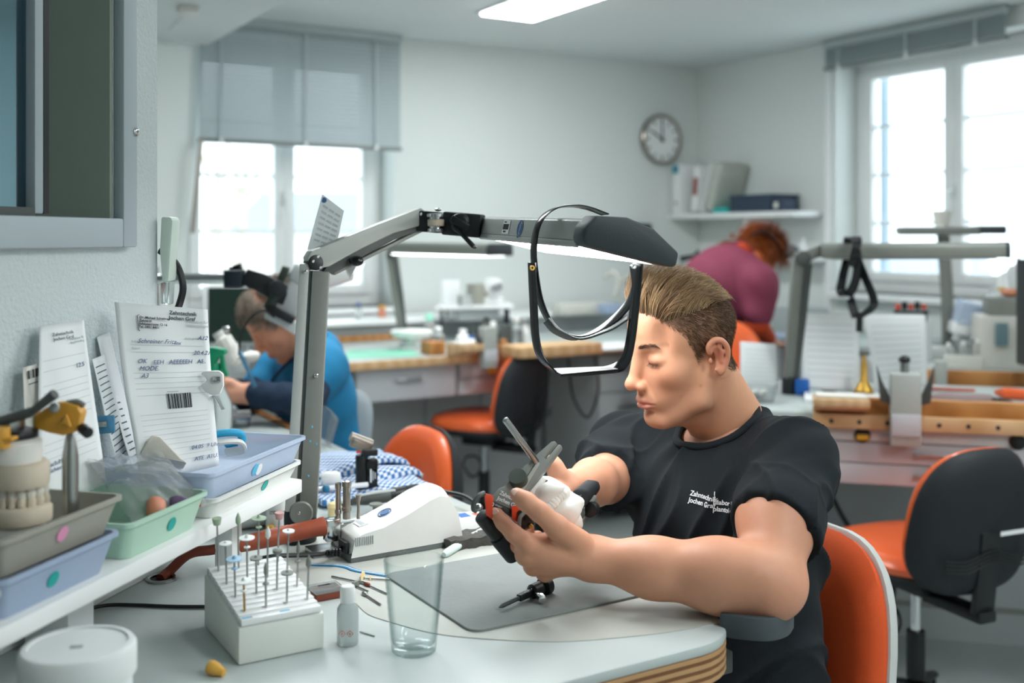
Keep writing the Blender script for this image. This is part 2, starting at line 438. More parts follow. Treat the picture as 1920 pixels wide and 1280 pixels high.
def window(name, o, du, dn, width, z0, z1, rows, handle=True):
    """casement pair; o = left foot point, du = direction along the wall, dn = outwards"""
    w = bpy.data.objects.new(name, None); COL.objects.link(w); w.location = o; MW[w.name] = Matrix.Translation(o); struct(w)
    R = basis(du, z=(0, 0, 1)); h = z1 - z0; Z = Vector((0, 0, 1))
    def bx(a0, a1, b0, b1, d0, d1):
        return MB().box(o + du * (a0 + a1) / 2 + dn * (d0 + d1) / 2 + Z * (b0 + b1) / 2, (a1 - a0, abs(d1 - d0), b1 - b0), R)
    f = .06
    for nm, q in (('frame_jamb', (0, f, 0, h)), ('frame_jamb', (width - f, width, 0, h)), ('frame_head', (f, width - f, h - f, h)), ('frame_sill', (f, width - f, 0, f))):
        bx(*q, 0, .07).build(nm, 'white_gloss', w, bevel=.004)
    cw = (width - 2 * f) / 2
    for k in (0, 1):
        a = f + k * cw; t = .055
        sash = bx(a, a + t, f, h - f, -.015, .04); 
        sm = MB(); 
        for q in ((a, a + t, f, h - f), (a + cw - t, a + cw, f, h - f), (a + t, a + cw - t, f, f + t), (a + t, a + cw - t, h - f - t, h - f)):
            b = bx(*q, -.015, .045); sm.add(b.v, b.f)
        so = sm.build('casement', 'white_gloss', w, bevel=.004)
        gh = (h - 2 * f - 2 * t) / rows
        for r in range(rows):
            bx(a + t, a + cw - t, f + t + r * gh, f + t + (r + 1) * gh, .012, .016).build('pane', 'pane', so)
            if r: bx(a + t, a + cw - t, f + t + r * gh - .009, f + t + r * gh + .009, .0, .03).build('glazing_bar', 'white_gloss', so, bevel=.003)
    if handle:
        q = o + du * (width / 2) + dn * -.03 + Z * (h * .42)
        mb = MB().box(q, (.025, .012, .07), R).cyl(q, q - dn * .035, .007).tube([q - dn * .035, q - dn * .035 - Z * .11], .008)
        mb.build('handle', 'white_paint', w, bevel=.002)
    return w
window('window_1', uv(B0, VB + .19, BZ0), U, V, B1 - B0, BZ0, BZ1, 4)
window('window_2', uv(UR + .17, R1, RZ0), -V, U, R1 - R0, RZ0, RZ1, 4)
mb = MB(); ubox(mb, B0 - .02, B1 + .02, VB - .06, VB + .19, BZ0 - .03, BZ0); struct(mb.build('window_sill_1', 'white_gloss', bevel=.004))
mb = MB(); ubox(mb, UR - .08, UR + .17, R0, R1, RZ0 - .03, RZ0); struct(mb.build('window_sill_2', 'white_gloss', bevel=.004))

def blind(label, o, du, dn, width, ztop, zbot, nsl, tilt, closed_h):
    t = thing('venetian_blind', label, 'blind', o)
    R = basis(du, z=(0, 0, 1)); Z = Vector((0, 0, 1)); c = du * width / 2
    MB().box(o + c + Z * (ztop - .02), (width, .04, .04), R).build('head_rail', 'blind_metal', t, bevel=.003)
    proto = None
    for i in range(nsl):
        z = ztop - .05 - (ztop - .05 - zbot - .02) * i / (nsl - 1 if nsl > 1 else 1)
        if proto is None:
            Rt = R @ Matrix.Rotation(tilt, 3, 'X')
            mb = MB().sheet(lambda a, b: o + c + Z * z + Rt @ Vector(((a - .5) * width * .99, (b - .5) * .027, .003 * (1 - (2 * b - 1) ** 2))), 1, 4, .0006)
            proto = mb.build('slat', 'blind_metal', t); z0 = z
        else:
            q = proto.copy(); COL.objects.link(q); q.location = proto.location + Z * (z - z0)
    MB().box(o + c + Z * (zbot), (width, .028, .02), R).build('bottom_rail', 'blind_dark', t, bevel=.003)
    for f in (.10, .5, .86):
        MB().box(o + du * width * f + Z * ((ztop + zbot) / 2) - dn * .017, (.014, .002, ztop - zbot), R).build('ladder_tape', 'blind_metal', t)
        MB().box(o + du * width * f + Z * zbot - dn * .018, (.02, .006, .03), R).build('tape_clip', 'white_sticker', t, bevel=.002)
    return t
mat('blind_metal', 'b7c1c3', .5, noise=.03); mat('blind_dark', '7f8483', .5, noise=.04)
bl1 = blind('grey venetian blind lowered halfway over the window beside the lab lamp', uv(1.352, VB - .06, 0), U, V, 1.075, 2.40, 1.79, 25, math.radians(60), 0)
MB().tube([uv(1.36, VB - .09, 1.79), uv(1.32, VB - .08, 1.34)], .012, 8).build('pull_wand', 'steel_warm', bl1)
blind('grey venetian blind gathered up under the ceiling over the tall casement window', uv(UR - .05, R1 + .03, 0), -V, U, 1.10, 2.395, 2.245, 9, math.radians(35), 0)

# ceiling lights: one in view, the rest added as fill
def ceiling_light(label, u, v, z):
    t = thing('ceiling_light', label, 'ceiling light', uv(u, v, z), RU, 'flat ceiling panels')
    MB().box((0, 0, -.006), (.32, 1.25, .012)).build('housing', 'white_paint', t, world=False)
    MB().box((0, 0, -.015), (.29, 1.2, .008)).build('diffuser', 'ceil_emit', t, world=False)
ceiling_light('flat rectangular ceiling light panel glowing white at the top of the picture', 2.642, 3.84, ZC)
ceiling_light('added unseen light panel on the ceiling nearer the camera beyond the top of the picture', 2.642, 1.2, ZC)  # out of view; added in line with the first to light the man
ceiling_light('added unseen fill light panel on the lowered ceiling above the white bench', .95, 2.9, ZD)  # unseen panel added for softer light on the bench and the man
ceiling_light('added unseen fill light panel on the lowered ceiling over the camera', 1.22, -.35, ZD)  # no known fixture here; added to brighten the face from the camera side
ceiling_light('added unseen fill light panel at the far end of the row behind the camera', 2.642, -1.44, ZC)  # invented end of the row, put in to fill the shaded face
q = P(352, 32, 4.3); q.z = ZD
t = thing('smoke_sensor', 'small beige box on the lowered ceiling above the left wall', 'sensor', q, RU)
MB().box((0, 0, -.014), (.075, .075, .028)).build('cover', 'paper_warm', t, bevel=.004, world=False)
MB().tube([(0, .03, -.004), (.03, .2, -.004), (.05, .5, -.004)], .004, 6).build('cable', 'white_paint', t, world=False)

# ---------------------------------------------------------------- diagonal partition with glazed pass-through (left foreground)
def wl(Y, z, off=0):
    """point on the partition face at depth Y; off = out of the wall towards the table"""
    return Vector((-.96 + .26 * Y, Y, z)) + E * off
mb = MB(); YE, YI, ZI = 1.62, 1.514, 1.347
def wslab(mb, Y0, Y1, z0, z1, o0, o1): return mb.prism([wl(Y0, z0, o0), wl(Y1, z0, o0), wl(Y1, z1, o0), wl(Y0, z1, o0)], E * (o1 - o0))
wslab(mb, -.6, YE, 0, ZI, 0, -.16); wslab(mb, YI, YE, ZI, ZD, 0, -.16); wslab(mb, -.6, .4, ZI, ZD, 0, -.16)
struct(mb.build('wall_partition', 'wall_plaster'))
w3 = bpy.data.objects.new('window_3', None); COL.objects.link(w3); w3.location = wl(1.5, ZI); MW['window_3'] = Matrix.Translation(wl(1.5, ZI)); struct(w3)
mb = MB(); wslab(mb, YI, 1.546, 1.306, ZD - .02, 0, .018); wslab(mb, .4, YI, 1.306, ZI, 0, .018)
mb.build('surround_frame', 'frame_grey', w3, bevel=.003)
mb = MB(); wslab(mb, YI - .006, YI - .0005, ZI, ZD, -.001, -.129); mb.build('jamb_panel', 'panel_green', w3)
mb = MB(); wslab(mb, 1.382, 1.398, ZI + .004, ZD, -.02, -.05); mb.build('sash_stile', 'frame_grey', w3, bevel=.002)
mb = MB(); wslab(mb, 1.398, 1.408, ZI + .004, ZD, -.02, -.05); mb.build('sash_seal', 'black_plastic', w3)
mb = MB(); wslab(mb, .4, 1.382, ZI, ZI + .012, -.02, -.05); mb.build('sash_rail', 'lamp_dark', w3)
mb = MB(); wslab(mb, .9, 1.382, ZI + .012, ZD, -.034, -.037); mb.build('pane', 'pane_blue', w3)
mb = MB(); wslab(mb, 1.32, 1.336, ZI + .004, ZD, -.05, -.07); mb.build('sash_stile', 'frame_grey', w3, bevel=.002)
for i in range(20):
    z = ZI + .03 + i * .03; mb = MB(); wslab(mb, .95, 1.38, z, z + .019, -.10, -.102); mb.build('slat', 'blind_metal', w3)
q = wl(1.541, 1.4717, .018); mb = MB().lathe(q, [(.0062, 0), (.0062, .002), (.004, .0035), (.002, .0035), (.0018, .001)], 20, E)
mb.build('screw', 'chrome', w3)

# pale plastic handset at the edge of the partition
q = wl(1.60, 1.27, 0)
t = thing('wall_handset', 'pale mint plastic handset mounted on the edge of the plaster partition', 'handset', wl(1.6, 1.24, .01))
MB().prism([P(302, 406, 1.61), P(320, 406, 1.61), P(324, 414, 1.61), P(316, 528, 1.61), P(304, 530, 1.61), P(299, 470, 1.61)], (-.004, .05, 0)).build('body', 'mint_plastic' if 'mint_plastic' in M else mat('mint_plastic', 'c4d3c8', .5), t, bevel=.003)
MB().prism([P(300, 530, 1.62), P(317, 528, 1.62), P(314, 572, 1.62), P(300, 570, 1.62)], (0, .03, 0)).build('bracket', 'acrylic', t, bevel=.002)

# outdoors seen through the panes
def tree(label, base, forks):
    t = thing('bare_tree', label, 'tree', base, group='trees outside the window')
    for i, (path, r) in enumerate(forks):
        MB().tube(bez(path, 5), [r * (1 - .7 * k / (len(path) * 5 - 5)) for k in range(len(path) * 5 - 4)], 8).build('trunk' if i == 0 else 'branch', 'bark', t)
Yt = 11.0
tree('bare pale tree outside the left casement of the half shaded window', P(410, 640, Yt),
     [([P(410, 800, Yt), P(412, 520, Yt), P(405, 420, Yt), P(408, 300, Yt)], .10), ([P(405, 430, Yt), P(395, 360, Yt), P(380, 290, Yt)], .05), ([P(407, 380, Yt), P(420, 330, Yt), P(428, 270, Yt)], .04)])
tree('bare forked tree outside beside the middle of the half shaded window', P(455, 640, Yt + 1),
     [([P(455, 800, 12), P(452, 500, 12), P(455, 420, 12), P(462, 300, 12)], .10), ([P(454, 420, 12), P(445, 350, 12), P(440, 280, 12)], .06), ([P(456, 400, 12), P(475, 350, 12), P(490, 290, 12)], .05)])
h = thing('neighbour_house', 'pale neighbouring house outside behind the bare trees', 'building', P(650, 600, 16))
MB().box(P(600, 560, 17), (3.4, .6, 2.6)).build('wall', 'house_wall', h)
MB().prism([P(430, 430, 16.4), P(760, 430, 16.4), P(690, 360, 17), P(490, 360, 17)], (0, .5, 0)).build('roof', 'roof_slate', h)
h = thing('tiled_roof', 'grey slate roof outside below the tall casement window', 'roof', P(1740, 560, 13))
MB().prism([P(1600, 476, 15), P(1850, 476, 15), P(1880, 590, 12), P(1600, 590, 12)], (0, .1, -.2)).build('roof_slope', 'roof_slate', h)
MB().prism([P(1600, 590, 12.1), P(1880, 590, 12.1), P(1880, 800, 12.1), P(1600, 800, 12.1)], (0, .3, 0)).build('wall', 'house_wall', h)
t = thing('window_shutter', 'blue grey shutter folded back outside the tall casement window', 'shutter', uv(UR + .32, R1 - .05, RZ0))
mb = MB(); ubox(mb, UR + .275, UR + .325, R1 - .10, R1 - .07, RZ0, RZ1); mb.build('panel', mat('shutter_blue', '9fb0bd', .6), t, bevel=.004)
# ================================================================ main bench
def arc_corner(c, r, a0, a1, n=8): return [c + (U * math.cos(a) + V * math.sin(a)) * r for a in (a0 + (a1 - a0) * i / n for i in range(n + 1))]
UE = .962
poly = [uv(-.30, 1.0)] + arc_corner(uv(UE - .09, 1.09), .09, -PI / 2, 0, 8) + [uv(UE, 3.42), uv(.30, 3.42), Vector((-1.45, 2.2, 0)), Vector((-1.2, 1.9, 0)), Vector((-.531, 1.63, 0))]
poly = [Vector((p.x, p.y, 0)) for p in poly]
tb = thing('lab_bench', 'long white laboratory bench with plywood edge under the trays and tools', 'bench', uv(.5, 1.8, 0))
MB().prism([p + Vector((0, 0, .806)) for p in poly], (0, 0, .0138)).build('bench_top', 'laminate', tb, bevel=.004)
n_ply = 7
for i in range(n_ply):
    z0 = .770 + i * .036 / n_ply
    k = 1 - .0012 * (i % 2)
    c0 = uv(.5, 2.0)
    MB().prism([c0 + (p - c0) * k + Vector((0, 0, z0)) for p in poly], (0, 0, .036 / n_ply)).build('ply_layer', 'ply_b' if i % 2 else 'ply_a', tb)
mb = MB(); ubox(mb, .45, .86, 1.10, 1.5, .02, .77); mb.build('pedestal', 'white_paint', tb, bevel=.004)
mb = MB(); ubox(mb, .40, .86, 3.0, 3.4, .02, .77); mb.build('pedestal', 'white_paint', tb, bevel=.004)
mb = MB(); ubox(mb, -.2, .30, 1.12, 1.2, .02, .77); mb.build('leg_panel', 'white_paint', tb, bevel=.004)
# worn half-round inlay in front of the seated man
pts = [T(x, y) for x, y in ((668, 1132), (690, 1152), (730, 1166), (800, 1185), (870, 1195), (1000, 1203), (1100, 1201), (1250, 1186), (1352, 1168))]
pts = bez(pts, 4) + [uv(.958, 1.16, TZ), uv(.958, 1.75, TZ), uv(.80, 1.78, TZ), uv(.62, 1.7, TZ), uv(.50, 1.55, TZ)]
MB().prism([Vector((p.x, p.y, .8198)) for p in pts], (0, 0, .0012)).build('inlay', 'inlay', tb)
IZ = .8212
t = thing('elbow_rest', 'dark grey padded elbow rest clamped to the corner of the white bench', 'elbow rest', uv(.99, 1.03, .77))
pp = bez([P(1352, 1170, 1.375), P(1398, 1176, 1.36), P(1440, 1178, 1.36), P(1470, 1170, 1.385), P(1482, 1156, 1.43)], 6)
MB().ribbon(pp, (0, 0, 1), .030, .010).build('pad', 'rest_grey' if 'rest_grey' in M else mat('rest_grey', '454d52', .6), t, bevel=.002)
MB().box(uv(.968, 1.10, .75), (.05, .05, .03), RU).build('clamp', 'lamp_dark', t, bevel=.003)

# ---------------------------------------------------------------- raised shelf along the partition
SZ = .949
sh = thing('raised_shelf', 'white raised shelf board standing on the bench along the partition', 'shelf', wl(1.3, TZ, .1))
mb = MB(); mb.prism([wl(.70, SZ - .02, .004), wl(1.74, SZ - .02, .004), wl(1.69, SZ - .02, .205), wl(.75, SZ - .02, .205)], (0, 0, .02)); mb.build('board', 'white_paint', sh, bevel=.002)
mb = MB(); wslab(mb, .75, 1.66, TZ + .0005, SZ - .021, .003, .016); mb.build('upstand', 'white_paint', sh)
q = T(112, 1212); MB().box((q.x, q.y, (TZ + SZ - .02) / 2), (.062, .05, SZ - .021 - TZ), RE).build('post', 'white_paint', sh, bevel=.003)
q = wl(1.62, TZ, .12); MB().box((q.x, q.y, (TZ + SZ - .02) / 2), (.03, .03, SZ - .021 - TZ), RE).build('post', 'white_paint', sh, bevel=.003)

def tray(label, Y0, Y1, o0, o1, z0, z1, m, dots=(), group='storage trays on the raised shelf', sl=.012):
    """open tray; its long side runs along the partition from depth Y0 to Y1"""
    c = (wl(Y0, z0, (o0 + o1) / 2) + wl(Y1, z0, (o0 + o1) / 2)) / 2
    t = thing('storage_tray', label, 'tray', c, None, group)
    L = (Y1 - Y0) * 1.033 / 2; w = (o1 - o0) / 2; h = z1 - z0; th = .0022
    def ring(l, ww, z, r=.012):
        out = []
        for sx, sy, a0 in ((1, 1, 0), (-1, 1, PI / 2), (-1, -1, PI), (1, -1, 1.5 * PI)):
            out += [c + D * (sx * (l - r) + math.cos(a0 + k * PI / 8) * r) + E * -(sy * (ww - r) + math.sin(a0 + k * PI / 8) * r) + Vector((0, 0, z)) for k in range(5)]
        return out
    rings = [ring(L - sl, w - sl, 0), ring(L - .002, w - .002, h - .005), ring(L + .002, w + .002, h - .005), ring(L + .002, w + .002, h), ring(L - th, w - th, h), ring(L - sl - th, w - sl - th, th)]
    n = len(rings[0]); mb = MB(); vs = [p for r in rings for p in r]
    fs = [(k * n + j, k * n + (j + 1) % n, (k + 1) * n + (j + 1) % n, (k + 1) * n + j) for k in range(5) for j in range(n)]
    fs += [tuple(range(n - 1, -1, -1)), tuple(5 * n + j for j in range(n))]
    mb.add(vs, fs); mb.build('tray_body', m, t, smooth=40)
    for s_, zz, dm in dots:
        f = zz / h; q = c + D * s_ + E * (w - sl + (sl) * f + .0006) + Vector((0, 0, zz))
        nn = (E * h - Vector((0, 0, 1)) * sl).normalized()
        MB().lathe(q, [(.0085, 0), (.0085, .0004), (.0001, .0005)], 20, nn).build('dot_sticker', dm, t)
    return t, c
tray('grey plastic tray with pink dot holding the plaster jaw models', 1.062, 1.252, .03, .204, .9905, 1.031, 'tray_grey', [(.0, .022, 'pink_plastic')])
tray('blue translucent tray with teal dot underneath the grey tray', 1.066, 1.246, .035, .204, SZ + .0005, .9925, 'tray_blue_d', [(-.012, .02, 'teal_sticker')])
tray('pale green translucent tray holding the plastic bag of wax pieces', 1.262, 1.428, .03, .204, SZ + .0005, .994, 'tray_green', [(.01, .02, 'teal_sticker')])
tray('milky white tray with teal dot underneath the blue translucent tray', 1.442, 1.690, .03, .204, SZ + .0005, .9785, 'tray_white', [(.02, .014, 'teal_sticker')])
bt_, bc_ = tray('pale blue translucent tray with two dots holding the blue silicone arch', 1.432, 1.702, .02, .206, .9765, 1.014, 'tray_blue', [(-.012, .016, 'blue_sticker'), (.0, .014, 'white_sticker')])
tray('clear grey tray cut off by the left edge in front of the grey tray', .88, 1.056, .03, .214, SZ + .0005, .989, 'tray_grey_l', [])

# ---------------------------------------------------------------- papers against the partition
def sheet_of(label, tl, tr, br, bl_, bulge=(0, 0, 0), name='order_sheet', cat='paper', curl=0, group=None, m='paper'):
    t = thing(name, label, cat, (bl_ + br) / 2, None, group)
    tl, tr, br, bl_, bg = map(Vector, (tl, tr, br, bl_, bulge))
    def fn(a, b):
        p = (bl_ * (1 - a) + br * a) * (1 - b) + (tl * (1 - a) + tr * a) * b
        return p + bg * math.sin(PI * b) * (1 + .3 * math.cos(PI * a)) + Vector((0, -.0015, 0)) * math.sin(a * 9 + b * 5) + Vector((0, -1, 0)) * curl * max(0, .35 - b) ** 2 * (1 - a)
    mb = MB().sheet(fn, 16, 20, .0003); o = mb.build('sheet', m, t, smooth=0); return t, fn
def on(fn, a, b, off=.0021):
    """plane on a sheet at (a, b): x to the right, y up, z off the paper to the camera"""
    e = .02; p = Vector(fn(a, b)); x = Vector(fn(a + e, b)) - Vector(fn(a - e, b)); y = Vector(fn(a, b + e)) - Vector(fn(a, b - e))
    m = plane_mtx(p, x, y); m.translation = p + m.to_3x3() @ Vector((0, 0, off)); return m
def rule(fn, t, a0, a1, b, w=.0004, m='ink_faint', name='ruled_line'):
    k = 8; nn = on(fn, (a0 + a1) / 2, b).to_3x3() @ Vector((0, 0, 1)); yy = on(fn, .5, b).to_3x3() @ Vector((0, 1, 0))
    MB().ribbon([Vector(fn(a0 + (a1 - a0) * i / k, b)) + nn * .0005 for i in range(k + 1)], yy, w, .0002).build(name, m, t)
def barcode(fn, t, a0, a1, b0, b1, n, m='ink_black'):
    """bars as one printed mark"""
    mb = MB(); r = random.Random(3); nn = on(fn, (a0 + a1) / 2, (b0 + b1) / 2).to_3x3() @ Vector((0, 0, 1)); i = 0
    while i < n:
        w = r.choice((1, 1, 2, 3)); x0 = a0 + (a1 - a0) * i / n; x1 = a0 + (a1 - a0) * min(n, i + w) / n
        mb.prism([Vector(fn(x, y)) + nn * .0004 for x, y in ((x0, b0), (x1, b0), (x1, b1), (x0, b1))], nn * .0002); i += w + r.choice((1, 1, 2))
    mb.build('barcode', m, t)
t, fn = sheet_of('large dental order sheet with blue handwriting and barcode standing above the trays', P(214, 566, 1.47), P(390, 580, 1.525), P(412, 872, 1.49), P(272, 900, 1.43), (0, -.012, 0), curl=.18)
text('Zahntechnik\nJochen Graf', .0075, 'paper_print', t, on(fn, .73, .945) @ Matrix.Translation((-.021, .001, 0)), bold=.00015)
text('Fachlabor für\nImplantologie', .0055, 'ink_faint', t, on(fn, .85, .905) @ Matrix.Translation((-.012, 0, 0)))
text('Dr. Michael Schiebner\nZahnarzt\nSchlossstrasse 12-16\nTel. 0451 4401', .0045, 'ink_black', t, on(fn, .25, .915), bold=.0001)
MB().tube([on(fn, .245, .935) @ Vector((0.001, 0, 0)), on(fn, .228, .93).translation, on(fn, .228, .85).translation, on(fn, .24, .84).translation], .0005, 5).build('bracket_print', 'ink_black', t)
text('Schreiner Fritz', .0085, 'ink_blue', t, on(fn, .20, .772), shear=.35)
text('mx', .007, 'ink_blue', t, on(fn, .60, .765), shear=.35)
text('A12', .008, 'ink_blue', t, on(fn, .86, .80), shear=.35); text('20.4.21', .008, 'ink_blue', t, on(fn, .80, .705), shear=.3)
text('OK\n MODE.\n  A3', .0085, 'ink_blue', t, on(fn, .17, .655), shear=.3, line=1.2)
text('EEH   AEEEEEH   AEE', .0085, 'ink_blue', t, on(fn, .68, .65) @ Matrix.Translation((-.042, 0, 0)), shear=.15)
text('04.05  9 Uhr', .0075, 'ink_blue', t, on(fn, .66, .13), shear=.3); text('ATE  A1U.', .0075, 'ink_blue', t, on(fn, .68, .06), shear=.3)
text('Auftrag', .004, 'ink_faint', t, on(fn, .13, .775)); text('Patient', .004, 'ink_faint', t, on(fn, .13, .735)); text('Auftragsdatum', .004, 'ink_faint', t, on(fn, .72, .80))
for b in (.76, .72, .60, .57, .54, .51, .47, .36, .33, .30, .27, .24, .21, .18, .15, .11, .08): rule(fn, t, .12, .92, b)
barcode(fn, t, .45, .74, .385, .475, 64)
rule(fn, t, .47, .60, .487, .0012, 'ink_faint', 'caption_line')
t, fn = sheet_of('narrow order sheet with columns of print behind the yellow articulator', P(73, 612, 1.34), P(158, 600, 1.40), P(200, 905, 1.345), P(82, 960, 1.28), (0, -.005, 0))
text('Zahntechnik\nJochen Graf', .006, 'paper_print', t, on(fn, .28, .93)); text('Fachlabor für\nImplantologie', .0045, 'ink_faint', t, on(fn, .62, .89))
for i, b in enumerate((.80, .74, .66, .62, .58, .54, .50, .46, .34, .30, .26, .22)): rule(fn, t, .08, .92, b, .0006)
text('HHEE', .008, 'ink_blue', t, on(fn, .55, .44), shear=.2); text('nach Muster\nSchiene', .007, 'ink_blue', t, on(fn, .1, .22), shear=.3); text('12.5', .008, 'ink_blue', t, on(fn, .7, .72), shear=.3)
t, fn = sheet_of('printed price list leaning between the two order sheets', P(172, 674, 1.43), P(196, 664, 1.46), P(246, 858, 1.47), P(222, 880, 1.44))
for i in range(16): rule(fn, t, .1, .8, .92 - i * .055, .0014, 'paper_print', 'print_line')
t, fn = sheet_of('blank white sheet leaning behind the large order sheet', P(181, 632, 1.47), P(206, 622, 1.50), P(262, 866, 1.51), P(236, 880, 1.48))
t, fn = sheet_of('bundle of printed forms with bold headings edge on behind the large order sheet', P(207, 740, 1.465), P(222, 738, 1.49), P(268, 870, 1.475), P(250, 882, 1.45))
for i in range(9): rule(fn, t, .2, .8, .88 - i * .09, .002, 'paper_print', 'print_line')
t, fn = sheet_of('small card with barcode leaning on the partition behind the narrow sheet', P(41, 690, 1.31), P(73, 680, 1.33), P(84, 800, 1.32), P(50, 812, 1.30), name='barcode_card', cat='card', m='paper_warm')
barcode(fn, t, .25, .95, .80, .93, 30); rule(fn, t, .3, .8, .72, .0012, 'paper_print', 'print_line')
# clips
t = thing('paper_clip', 'white plastic clip with silver spring on the edge of the large order sheet', 'clip', P(400, 720, 1.5))
out = [(378, 700), (384, 695), (412, 694), (420, 700), (421, 722), (414, 738), (398, 740), (386, 733), (378, 722), (384, 717), (390, 712), (386, 706)]
MB().prism([P(x, y, 1.492) for x, y in out], (0, -.006, 0)).build('jaw', 'white_gloss', t, bevel=.0015)
MB().box(P(406, 711, 1.484), (.011, .003, .008)).build('spring', 'chrome', t, bevel=.0008)
MB().prism([P(400, 740, 1.5), P(412, 740, 1.5), P(424, 766, 1.505), P(416, 768, 1.505)], (0, -.004, 0)).build('grip', 'clear_plastic', t, bevel=.001)
t = thing('paper_clip', 'blue transparent clip with silver spring beside the narrow order sheet', 'clip', P(190, 795, 1.38))
R_ = basis((1, .1, .05), z=(0, 0, 1)); MB().box(P(190, 796, 1.385), (.034, .006, .023), R_).build('jaw', 'clip_blue', t, bevel=.0015)
MB().box(P(190, 795, 1.380), (.014, .004, .007), R_).build('spring', 'chrome', t, bevel=.0008)

# ---------------------------------------------------------------- plaster models, articulator, tray contents
def arch_teeth(parent, c, R, rx, ry, n, zdir, m, s=1.0, a0=-.15, a1=1.15):
    for i in range(n):
        a = PI * (a0 + (a1 - a0) * i / (n - 1)); p = Vector((math.cos(a) * rx, -math.sin(a) * ry, 0))
        w = (.0062 if 3 < i < n - 4 else .0075) * s
        MB().ell(c + R @ p, (w * .62, w * .75, .0085 * s), R @ Matrix.Rotation(a, 3, 'Z'), 10, 6).build('tooth', m, parent)
t = thing('jaw_model', 'pair of tan plaster jaw models closed in an articulator in the grey tray', 'dental model', P(38, 985, 1.13))
Rj = Matrix.Rotation(RE - .25, 3, 'Z')
def puck(c, rx, ry, h, m, nm, top=.92, sq=2.6):
    mb = MB(); n = 28; vs = []
    for k, (z, s_) in enumerate(((0, .97), (.15, 1), (.85, 1), (1, top))):
        for j in range(n):
            a = 2 * PI * j / n; ca, sa = math.cos(a), math.sin(a)
            vs.append(c + Rj @ Vector((math.copysign(abs(ca) ** (2 / sq), ca) * rx * s_, math.copysign(abs(sa) ** (2 / sq), sa) * ry * s_, z * h)))
    mb.add(vs, [(k * n + j, k * n + (j + 1) % n, (k + 1) * n + (j + 1) % n, (k + 1) * n + j) for k in range(3) for j in range(n)] + [tuple(range(n - 1, -1, -1)), tuple(3 * n + j for j in range(n))])
    return mb.build(nm, m, t, smooth=50)
jc = P(32, 985, 1.135); jx, jy = jc.x, jc.y
puck(Vector((jx, jy, .9935)), .030, .026, .026, 'plaster_w', 'mounting_plaster', .8, 2.2)
puck(Vector((jx, jy, 1.019)), .036, .030, .018, 'plaster_tan', 'lower_jaw')
arch_teeth(t, Vector((jx, jy + .006, 1.041)), Rj, .027, .028, 13, 1, 'plaster_tan')
arch_teeth(t, Vector((jx, jy + .006, 1.051)), Rj, .026, .027, 13, 1, 'plaster')
puck(Vector((jx, jy, 1.057)), .033, .028, .026, 'plaster_tan', 'upper_jaw', .9)
puck(Vector((jx - .004, jy, 1.083)), .030, .026, .024, 'plaster_w', 'mounting_plaster', .85, 2.2)
puck(Vector((jx - .006, jy, 1.108)), .028, .022, .008, 'black_plastic', 'mounting_plate', .95)
puck(Vector((jx - .012, jy, 1.116)), .02, .016, .016, 'steel', 'upper_frame', .95)
MB().cyl(P(0, 800, 1.10), P(0, 840, 1.10), .010).box(P(10, 822, 1.10), (.02, .016, .004)).build('yellow_clamp', 'yellow_plastic', t, bevel=.001)
MB().tube([P(-6, 792, 1.12), P(60, 772, 1.115)], .0055, 10).tube([P(60, 772, 1.115), P(103, 738, 1.11)], [.0042, .0055], 10).build('lever', 'lamp_dark', t)
t = thing('articulator_pin', 'amber yellow hinge piece on a standing silver rod in the grey tray', 'articulator', P(132, 955, 1.16))
b = P(132, 957, 1.16); b.z = .993
MB().lathe((b.x, b.y, b.z), [(.0085, 0), (.0085, .09), (.0055, .108), (.004, .114)], 24).build('rod', 'steel', t)
oo = [(75, 768), (82, 772), (98, 760), (112, 752), (135, 750), (158, 757), (164, 770), (158, 795), (150, 806), (130, 811), (105, 806), (86, 800), (76, 800)]
MB().prism([P(x, y, 1.165) for x, y in oo], (0, -.018, 0)).build('hinge_body', 'yellow_plastic', t, bevel=.004, seg=3)
MB().prism([P(128, 775, 1.146), P(136, 798, 1.146), P(118, 792, 1.146)], (0, -.006, 0)).build('wedge', 'yellow_plastic', t, bevel=.001)
MB().tube(bez([P(126, 755, 1.155), P(145, 753, 1.155), P(158, 760, 1.155)], 5), .003, 8).build('scale_band', 'lamp_grey', t)
MB().cyl(P(154, 802, 1.15), P(166, 812, 1.14), .006).build('knob', 'black_plastic', t, bevel=.001)
MB().cyl(P(102, 764, 1.155), P(102, 764, 1.135), .0055).build('thumb_screw', 'steel', t, bevel=.001)

def lump(c, r, seed, amp=.15, rot=None, n=26, m=16, freq=3):
    rr = random.Random(seed); ph = [(Vector((rr.uniform(-1, 1), rr.uniform(-1, 1), rr.uniform(-1, 1))) * freq, rr.uniform(0, 6)) for _ in range(5)]
    return MB().ell(c, r, rot, n, m, lambda d: 1 + amp * sum(math.sin(d.dot(w) + p) for w, p in ph) / 2.2)
t = thing('plaster_offcut', 'pointed white plaster offcut standing behind the plastic bag', 'plaster piece', P(300, 870, 1.44))
MB().add([P(262, 850, 1.42), P(352, 868, 1.42), P(345, 880, 1.46), P(262, 880, 1.46), P(285, 812, 1.43), P(300, 818, 1.44)], [(0, 1, 5, 4), (1, 2, 5), (2, 3, 4, 5), (3, 0, 4), (3, 2, 1, 0)]).build('offcut', 'plaster', t, bevel=.003)
t = thing('wax_piece', 'salmon pink wax piece under the plastic bag in the green tray', 'wax piece', wl(1.30, .956, .15))
lump(P(290, 952, 1.315), (.013, .012, .014), 3, .14).build('lump', 'salmon', t)
t = thing('gem_piece', 'purple grey stone piece under the plastic bag in the green tray', 'stone piece', wl(1.35, .956, .15))
lump(P(332, 945, 1.345), (.014, .010, .010), 5, .16).build('lump', 'purple_gem', t)
